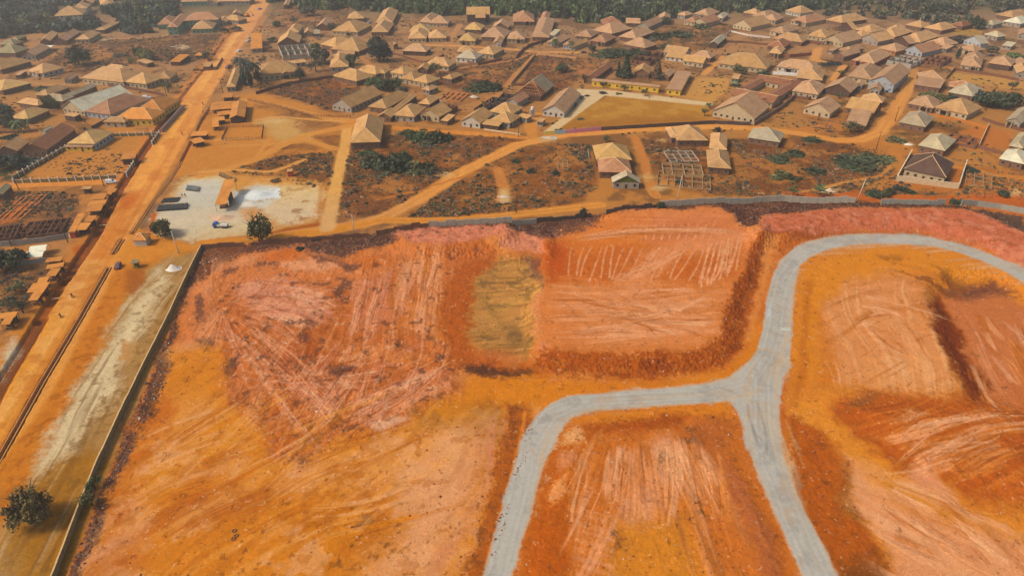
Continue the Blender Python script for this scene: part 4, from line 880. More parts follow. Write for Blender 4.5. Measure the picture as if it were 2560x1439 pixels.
def shell(A, B, C, H=2.6, nx=3, ny=2, m=None, label=None, name='unfinished_house', seed=1, group='roofless house shells', th=.22, foundation=False, cat='shell'):
    ctr, w_, d_, a, err = fit(A, B, C, H); FITS.append((label or name, 's', round(w_, 1), round(d_, 1), round(err)))
    r = empty(name, (ctr[0], ctr[1], 0), a, label, cat, group); rr = random.Random(seed)
    ob, ib = MB(), MB(); x, y = w_ / 2, d_ / 2
    def run(b, x0, y0, x1, y1, holes, hh):
        L = math.hypot(x1 - x0, y1 - y0); t = math.atan2(y1 - y0, x1 - x0); n = max(1, int(round(L / 3.4))) if holes else 1
        for k in range(n):
            s0, s1 = L * k / n, L * (k + 1) / n; q = hh
            if holes and not foundation:
                g = rr.choice([.5, .6, 0]); mid = (s0 + s1) / 2; door = rr.random() < .3
                if g:
                    b.box(s0, mid - g, -th/2, th/2, -.3, q, 0, False, t, (x0, y0)); b.box(mid + g, s1, -th/2, th/2, -.3, q, 0, False, t, (x0, y0))
                    if not door: b.box(mid - g + .002, mid + g - .002, -th/2 + .004, th/2 - .004, -.3, .95, 0, False, t, (x0, y0))
                    b.box(mid - g + .002, mid + g - .002, -th/2 + .003, th/2 - .003, q - .35, q - .004, 0, True, t, (x0, y0)); continue
            b.box(s0, s1, -th/2, th/2, -.3, q, 0, False, t, (x0, y0))
    run(ob, -x, -y, x, -y, True, H); run(ob, x, -y + th/2, x, y - th/2, True, H - .01); run(ob, x, y, -x, y, True, H); run(ob, -x, y - th/2, -x, -y + th/2, True, H - .01)
    xs = [-x + 2 * x * (k + rr.uniform(-.15, .15)) / nx for k in range(1, nx)]; ys = [-y + 2 * y * (k + rr.uniform(-.12, .12)) / ny for k in range(1, ny)]
    for u in xs: run(ib, u, -y + th/2 + .003, u, y - th/2 - .003, True, H - .02)
    for v in ys: run(ib, -x + th/2 + .003, v, x - th/2 - .003, v, False, H - .04)
    m = m or M_BLOCK
    ob.build('outer_wall', m, r); ib.build('inner_wall', m, r)
    return r

# ------------------------------------------------------------------ plants
def leafmat(n, c): return mat('leaf_' + n, c, .7, .30, .35, attr=True, objvar=.18, spec=.12, albedo=True)
LEAF = dict(n=(.12,.09,.034), d=(.050,.058,.028), g=(.070,.092,.032), o=(.095,.090,.034), y=(.13,.13,.03), b=(.17,.095,.045), s=(.075,.068,.040), k=(.042,.050,.036))
M_BARK = mat('bark', (96,72,54), .95, .3, 3)
def leaves_mesh(name, pts, nrm, size, col, seed, tri=False, squash=1.0):
    r = np.random.default_rng(seed); n = len(pts)
    a = r.normal(size=(n, 3)) * .6 + nrm; a /= np.linalg.norm(a, axis=1, keepdims=True)
    t = np.cross(a, r.normal(size=(n, 3))); t /= np.linalg.norm(t, axis=1, keepdims=True); b = np.cross(a, t)
    s = size * r.uniform(.6, 1.35, (n, 1)); q = np.stack([-t*s - b*s*.6, t*s*.9 - b*s*.7, t*s + b*s*.6, -t*s*.8 + b*s*.75], 1) + pts[:, None, :]
    me = bpy.data.meshes.new(name); me.vertices.add(4 * n); me.vertices.foreach_set('co', q.astype(np.float32).ravel())
    me.loops.add(4 * n); me.loops.foreach_set('vertex_index', np.arange(4 * n, dtype=np.int32)); me.polygons.add(n); me.polygons.foreach_set('loop_start', np.arange(0, 4 * n, 4, dtype=np.int32))
    tint = np.repeat(col if col is not None else r.uniform(.55, 1.6, (n, 1)) * np.array([[1, 1, 1]]), 4, 0)
    at = me.color_attributes.new('tint', 'FLOAT_COLOR', 'POINT'); at.data.foreach_set('color', np.concatenate([tint, np.ones((4 * n, 1))], 1).astype(np.float32).ravel())
    me.update(calc_edges=True); return me
def crown_pts(r, n, lobes, R0=1.0, flat=.8, shellk=.45, rr=(.22, .42)):
    """points through a lumpy crown of radius about 1, base at z = 0"""
    c = r.normal(size=(lobes, 3)); c /= np.linalg.norm(c, axis=1, keepdims=True); c *= r.uniform(.35, .75, (lobes, 1)); c[:, 2] = np.abs(c[:, 2]) * .9
    rad = r.uniform(*rr, lobes); k = r.integers(0, lobes, n)
    u = r.normal(size=(n, 3)); u /= np.linalg.norm(u, axis=1, keepdims=True); d = u * (r.uniform(0, 1, (n, 1)) ** shellk) * rad[k][:, None]
    p = c[k] + d; p[:, 2] *= flat; tint = r.uniform(.6, 1.5, lobes)[k][:, None] * r.uniform(.65, 1.4, (n, 1)) * (1 + r.normal(0, .06, (n, 3)))
    return p, u, np.clip(tint, .25, 2.4)
CROWN = {}
def crown(kind, col, var=0):
    key = (kind, col, var)
    if key in CROWN: return CROWN[key]
    r = np.random.default_rng(hash(kind) % 1 + {'broad':100,'oval':200,'bush':300,'sparse':400,'fir':500,'near':600,'palm':700,'banana':800,'tuft':900}[kind] + var * 7)
    M = leafmat(col, LEAF[col])
    if kind == 'broad': p, u, t = crown_pts(r, 1300, 22, flat=.72); me = leaves_mesh('crown', p, u, .062, t, 1)
    elif kind == 'near': p, u, t = crown_pts(r, 5200, 46, flat=.95, shellk=.6, rr=(.13, .27)); me = leaves_mesh('crown', p, u, .027, t, 1)
    elif kind == 'oval': p, u, t = crown_pts(r, 1300, 24, flat=1.5); me = leaves_mesh('crown', p, u, .062, t, 1)
    elif kind == 'sparse': p, u, t = crown_pts(r, 520, 18, flat=.9, shellk=.7); me = leaves_mesh('crown', p, u, .05, t, 1)
    elif kind == 'bush':
        p, u, t = crown_pts(r, 900, 20, flat=.75); me = leaves_mesh('crown', p, u, .07, t, 1)
    elif kind == 'tuft': p, u, t = crown_pts(r, 130, 8, flat=.7); me = leaves_mesh('crown', p, u, .14, t, 1)
    elif kind == 'fir':
        n = 1500; z = r.uniform(0, 1, n) ** 1.2; a = r.uniform(0, 6.283, n); rr_ = (1.02 - z) * .55 * (.55 + .45 * np.sin(z * 44) ** 2) * r.uniform(.5, 1, n)
        p = np.stack([rr_ * np.cos(a), rr_ * np.sin(a), z * 2.3], 1); u = np.stack([np.cos(a), np.sin(a), .3 + 0 * a], 1); me = leaves_mesh('crown', p, u, .07, np.clip(r.uniform(.5, 1.5, (n, 1)) * np.ones((1, 3)), .3, 2), 1)
    elif kind in ('palm', 'banana'):
        b = MB(); nf = 26 if kind == 'palm' else 11
        for k in range(nf):
            a = 6.283 * k / nf + r.uniform(-.2, .2); el = r.uniform(-.5, 1.2) if kind == 'palm' else r.uniform(.3, 1.2); L = r.uniform(.85, 1.1); wd = .10 if kind == 'palm' else .17; prev = None
            for i in range(7):
                t = i / 6; rr_ = L * t * math.cos(el * (1 - .35 * t)); z = L * t * math.sin(el) - .75 * L * t * t * (1 if kind == 'palm' else .55)
                ww = wd * math.sin(math.pi * min(.98, .12 + t * .86)); q = np.array([rr_ * math.cos(a), rr_ * math.sin(a), z]); s_ = np.array([-math.sin(a), math.cos(a), 0]) * ww; dn = np.array([0, 0, -ww * .5])
                if prev is not None:
                    pq, ps, pd = prev; b.quad([pq, q, q + s_ + dn, pq + ps + pd]); b.quad([pq, pq - ps + pd, q - s_ + dn, q])
                prev = (q, s_, dn)
        me = bpy.data.meshes.new('crown'); me.from_pydata(b.v, [], b.f); n = len(b.v)
        at = me.color_attributes.new('tint', 'FLOAT_COLOR', 'POINT'); at.data.foreach_set('color', np.repeat(np.concatenate([r.uniform(.6, 1.5, (n // 4 + 1, 1)) * np.ones((1, 3)), np.ones((n // 4 + 1, 1))], 1), 4, 0)[:n].astype(np.float32).ravel())
    me.materials.append(M); CROWN[key] = me; return me
TRUNK = {}
def trunk(kind, var=0):
    if (kind, var) in TRUNK: return TRUNK[(kind, var)]
    r = random.Random(var * 13 + len(kind)); b = MB()
    if kind == 'palm':
        b.tube([(0,0,-.05),(.02,.01,.4),(.0,.03,.8),(.03,.02,1.0)], [.040,.030,.027,.03], 8)
    else:
        b.tube([(0,0,-.05),(.015,.01,.25),(.0,.02,.55),(.02,0,.8)], [.045,.036,.028,.014], 8)
        for k in range(7 if kind != 'fir' else 0):
            a = 6.283 * k / 7 + r.uniform(-.3, .3); z = r.uniform(.25, .5); L = r.uniform(.28, .46); e = r.uniform(.5, 1.0)
            p0 = np.array([.005, .01, z]); d = np.array([math.cos(a) * math.cos(e), math.sin(a) * math.cos(e), math.sin(e)])
            p1 = p0 + d * L * .5 + np.array([0, 0, -.01]); p2 = p0 + d * L + np.array([r.uniform(-.05, .05), r.uniform(-.05, .05), .03])
            b.tube([p0, p1, p2], [.02, .013, .005], 5)
            d2 = d + np.array([r.uniform(-.6, .6), r.uniform(-.6, .6), .2]); b.tube([p1, p1 + d2 * L * .45], [.011, .004], 4)
    me = b.mesh('trunk', [M_BARK], True); TRUNK[(kind, var)] = me; return me
def tree(px, py, h, rad, kind='broad', col='g', label=None, base=None, var=0, group='scattered trees', name='tree', lean=0):
    """h: height to the top, rad: crown radius; the crown starts at `base` of the height"""
    h *= 1.14; rad *= 1.14
    x, y = G(px, py); z = GZ(x, y)
    r = empty(name, (x, y, z), random.uniform(0, 6.28), label, 'palm' if kind == 'palm' else ('banana plant' if kind == 'banana' else 'tree'), group)
    if lean: r.rotation_euler = (lean * .6, lean, r.rotation_euler[2])
    base = {'broad':.32,'near':.22,'oval':.22,'sparse':.4,'fir':.06,'palm':1,'banana':.5,'bush':0}[kind] if base is None else base
    if kind in ('palm', 'banana'):
        put('trunk', trunk('palm', 0), r, sc=(h * .75 if kind == 'palm' else h * .6) ); put('crown', crown(kind, col, var), r, (.03 * h, .02 * h, h * (.75 if kind == 'palm' else .55)), sc=rad)
    else:
        put('trunk', trunk('fir' if kind == 'fir' else 'tree', var % 3), r, sc=h)
        top = {'broad':.75,'near':1.0,'oval':1.55,'sparse':.95,'fir':2.4}[kind]
        sz = (h - h * base) / top; put('crown', crown(kind, col, var), r, (0, 0, h * base), sc=(rad / .95, rad / .95, sz))
    return r
def bush(px, py, rad, h, col='g', label=None, var=0, group='bushes on waste ground', kind='bush', cat='bush', name='bush'):
    rad *= 1.15; h *= 1.4 * (1.35 if rad > 6 and h > 3.5 else 1)
    x, y = G(px, py); o = put(name, crown(kind, col, var), None, (x, y, GZ(x, y) - .12 * h), random.uniform(0, 6.28), (rad, rad, h))
    return tag(o, label, cat, group)

# ------------------------------------------------------------------ vehicles, people, poles
def car_parts(kind, rgb):
    """a car along +x, wheels on the ground at z = 0"""
    L, W, H, zb = dict(car=(4.3,1.72,1.45,.75), suv=(4.7,1.85,1.8,.95), van=(4.8,1.8,2.05,1.05), mini=(3.7,1.6,1.5,.8))[kind]
    x = L / 2; b = MB()
    prof = dict(car=[(-x,.35),(-x,.85),(-x+.75,.98),(-x+1.35,H),(x-1.75,H),(x-1.05,.95),(x-.1,.8),(x,.6),(x,.35)], mini=[(-x,.35),(-x,.95),(-x+.35,H),(x-1.5,H),(x-.85,.95),(x-.05,.8),(x,.35)],
                suv=[(-x,.4),(-x,1.05),(-x+.25,H),(x-1.75,H),(x-1.2,1.1),(x-.1,1.0),(x,.4)], van=[(-x,.4),(-x,1.1),(-x+.12,H),(x-.95,H),(x-.35,1.15),(x,.95),(x,.4)])[kind]
    n = len(prof); rows = []
    for s_, inset in ((-1, .0), (-1, .0), (1, .0), (1, .0)): pass
    def row(sy, top): return [(px_, sy * (W / 2 - (.20 if pz > zb + .25 else (.0 if top else .03))), pz) for px_, pz in prof]
    a, c = row(-1, True), row(1, True); i = len(b.v); b.v += a + c
    for k in range(n): k2 = (k + 1) % n; b.f.append((i + k, i + k2, i + n + k2, i + n + k)); b.m.append(0)
    b.f.append(tuple(i + k for k in range(n))[::-1]); b.f.append(tuple(i + n + k for k in range(n))); b.m += [0, 0]
    body = b.mesh('body', [mat('paint_%d_%d_%d' % rgb, rgb, .35, .06, 1, spec=.5, objvar=.04)])
    g = MB(); gl = mat('car_glass', (34,40,46), .1, .1, 1, spec=.8)
    up = [p for p in prof if p[1] > zb + .1]
    x0, x1 = up[0][0], up[-1][0]; xr = min(p[0] for p in prof if p[1] == H); xf = max(p[0] for p in prof if p[1] == H); z0, z1 = zb + .28, H - .1
    for sy in (-1, 1):
        yy = W / 2 - .19; g.quad([(xr + .02 - .25, sy * (yy + .02), z0), (xf + .35, sy * (yy + .02), z0), (xf - .02, sy * (yy - .0), z1), (xr + .12, sy * yy, z1)][::sy])
    def scr(pa, pb, o):
        (xa, za), (xb, zb_) = pa, pb; t0, t1 = .12, .88; A_ = (xa + (xb - xa) * t0 + o, za + (zb_ - za) * t0 + .015); B_ = (xa + (xb - xa) * t1 + o, za + (zb_ - za) * t1 + .015); yy = W / 2 - .27
        g.quad([(A_[0], -yy, A_[1]), (A_[0], yy, A_[1]), (B_[0], yy, B_[1]), (B_[0], -yy, B_[1])])
    kf = [k for k in range(n) if prof[k] == (xf, H)][0]; scr(prof[kf + 1], prof[kf], .02)
    kr = [k for k in range(n) if prof[k] == (xr, H)][0]; scr(prof[kr - 1], prof[kr], -.02)
    glass = g.mesh('window', [gl])
    t = MB(); t.tube([(0,-.11,0),(0,.11,0)], [.33,.33], 12); wheel = t.mesh('wheel', [mat('tyre', (40,38,36), .9)])
    return body, glass, wheel, L, W
def car(px, py, ang, kind, rgb, label, cat='car', name='parked_car', group='cars'):
    body, glass, wheel, L, W = car_parts(kind, rgb); x, y = G(px, py)
    r = empty(name, (x, y, GZ(x, y)), R(ang), label, cat, group); put('body', body, r); put('window', glass, r)
    for sx in (-1, 1):
        for sy in (-1, 1): put('wheel', wheel, r, (sx * L * .31, sy * (W / 2 - .1), .33))
    return r
ME_PERSON = None
def person_mesh():
    global ME_PERSON
    if ME_PERSON: return ME_PERSON
    J = {'pel':(0,0,.92,.15),'waist':(0,0,1.08,.125),'chest':(0,0,1.32,.16),'neck':(0,0,1.48,.06),'head':(0,.01,1.62,.095),'top':(0,0,1.72,.075),
         'hl':(-.09,0,.86,.10),'kl':(-.10,.09,.48,.07),'al':(-.10,-.02,.10,.045),'fl':(-.10,.12,.04,.045),'hr':(.09,0,.86,.10),'kr':(.10,-.02,.48,.07),'ar':(.10,-.16,.10,.045),'fr':(.10,-.03,.04,.045),
         'sl':(-.20,0,1.40,.07),'el':(-.27,-.05,1.12,.05),'wl':(-.27,.06,.88,.036),'pl':(-.27,.08,.78,.035),'sr':(.20,0,1.40,.07),'er':(.27,.0,1.12,.05),'wr':(.26,.12,.90,.036),'pr':(.26,.16,.80,.035)}
    E = 'pel-waist waist-chest chest-neck neck-head head-top pel-hl hl-kl kl-al al-fl pel-hr hr-kr kr-ar ar-fr chest-sl sl-el el-wl wl-pl chest-sr sr-er er-wr wr-pr'.split()
    K = list(J); me = bpy.data.meshes.new('person'); me.from_pydata([J[k][:3] for k in K], [[K.index(a) for a in e.split('-')] for e in E], [])
    o = bpy.data.objects.new('tmp', me); COL.objects.link(o); m = o.modifiers.new('skin', 'SKIN')
    for i, k in enumerate(K): me.skin_vertices[0].data[i].radius = (J[k][3], J[k][3])
    me.skin_vertices[0].data[0].use_root = True
    s_ = o.modifiers.new('sub', 'SUBSURF'); s_.levels = 1; s_.render_levels = 1
    dg = bpy.context.evaluated_depsgraph_get(); ME_PERSON = bpy.data.meshes.new_from_object(o.evaluated_get(dg)); ME_PERSON.name = 'person'
    bpy.data.objects.remove(o); return ME_PERSON
def person(px, py, top, legs, label, ang=0, sc=1.0, z=0, group='people in the street', pose=None):
    me = person_mesh().copy(); sk = mat('skin', (84,56,44), .7); mt = mat('cloth_%d_%d_%d' % top, top, .9, .08); ml = mat('cloth_%d_%d_%d' % legs, legs, .9, .08)
    me.materials.clear(); [me.materials.append(q) for q in (sk, mt, ml)]
    for p in me.polygons:
        c = p.center; p.material_index = 0 if (c[2] > 1.47 or c[2] < .07 or (abs(c[0]) > .23 and c[2] < 1.1)) else (1 if c[2] > .92 else 2); p.use_smooth = True
    if pose == 'sit':
        for v in me.vertices:
            x, y, zz = v.co
            if zz < .92 and abs(x) < .2:
                k = (.92 - zz); v.co = (x * 1.3, .02 + min(k, .45) * .95, .92 - min(k, .45) * .25 - max(0, k - .45) * .9)
            elif abs(x) > .22 and zz < 1.15: v.co = (x, y + (1.2 - zz) * .9, zz + .2)
    x, y = G(px, py) if not isinstance(px, tuple) else px
    o = put('person', me, None, (x, y, GZ(x, y) + z), R(ang), sc); return tag(o, label, 'person', group)
def motorbike(px, py, ang, top, label, rlabel):
    x, y = G(px, py); r = empty('motorcycle', (x, y, GZ(x, y)), R(ang), label, 'motorcycle', 'motorcycles on the dirt road')
    w_ = MB()
    for k in range(14): pass
    w_.tube([(-.06,0,0),(.06,0,0)], [.30,.30], 14); me = w_.mesh('wheel', [mat('tyre', (40,38,36), .9)])
    put('wheel', me, r, (0, .62, .3)); put('wheel', me, r, (0, -.62, .3))
    b = MB(); b.tube([(0,-.85,.62),(0,-.4,.72),(0,.1,.78),(0,.45,.7)], [.08,.15,.17,.08], 8); b.tube([(0,0,.35),(0,.2,.55)], [.16,.16], 8); b.tube([(0,.62,.3),(0,.42,.95)], [.05,.05], 6); b.build('body', mat('paint_red_bike', (120,40,34), .4), r, True)
    b = MB(); b.tube([(-.36,.3,1.0),(0,.42,.96),(.36,.3,1.0)], [.025,.03,.025], 6); b.build('handlebar', M_STEEL, r)
    c_, s_ = math.cos(R(ang)), math.sin(R(ang)); person((x + .15 * s_, y - .15 * c_), 0, top, (50,44,48), rlabel, ang, 1.0, -.12, 'motorcycle riders', 'sit')
def pole(px, py, h, label, arm=True, conc=False, lean=0):
    x, y = G(px, py); r = empty('utility_pole', (x, y, GZ(x, y)), random.uniform(-.4, .4), label, 'utility pole', 'utility poles')
    b = MB(); b.tube([(0,0,-.5),(lean*.5,0,h*.5),(lean,0,h)], [.19,.16,.12], 8); b.build('shaft', M_CONC if conc else M_POST, r, True)
    if arm:
        b = MB(); b.box(-.95+lean, .95+lean, .13, .25, h - .55, h - .40, 0, True); b.build('crossarm', M_POST, r)
        for u in (-.85, 0, .85):
            b = MB(); b.tube([(u+lean,.19,h-.40),(u+lean,.19,h-.18)], [.06,.04], 6); b.build('insulator', M_CONC, r)
    return r
# ------------------------------------------------------------------ the buildings, corners in image coordinates
TILES = dict(T1=(0,0,5.333), T2=(480,0,5.333), T3=(960,0,5.333), T4=(1440,0,5.333), T5=(1920,0,4), U1=(0,250,5.333), U2=(480,220,5.333), U3=(960,220,5.333), U4=(1440,220,5.333), U5=(1920,240,4), V1=(0,450,5.333), V2=(360,420,5.333), W1=(0,600,4), P=(0,0,1))
def pt(t, s):
    ox, oy, k = TILES[t]; x, y = s.split(','); return (ox + float(x) / k, oy + float(y) / k)
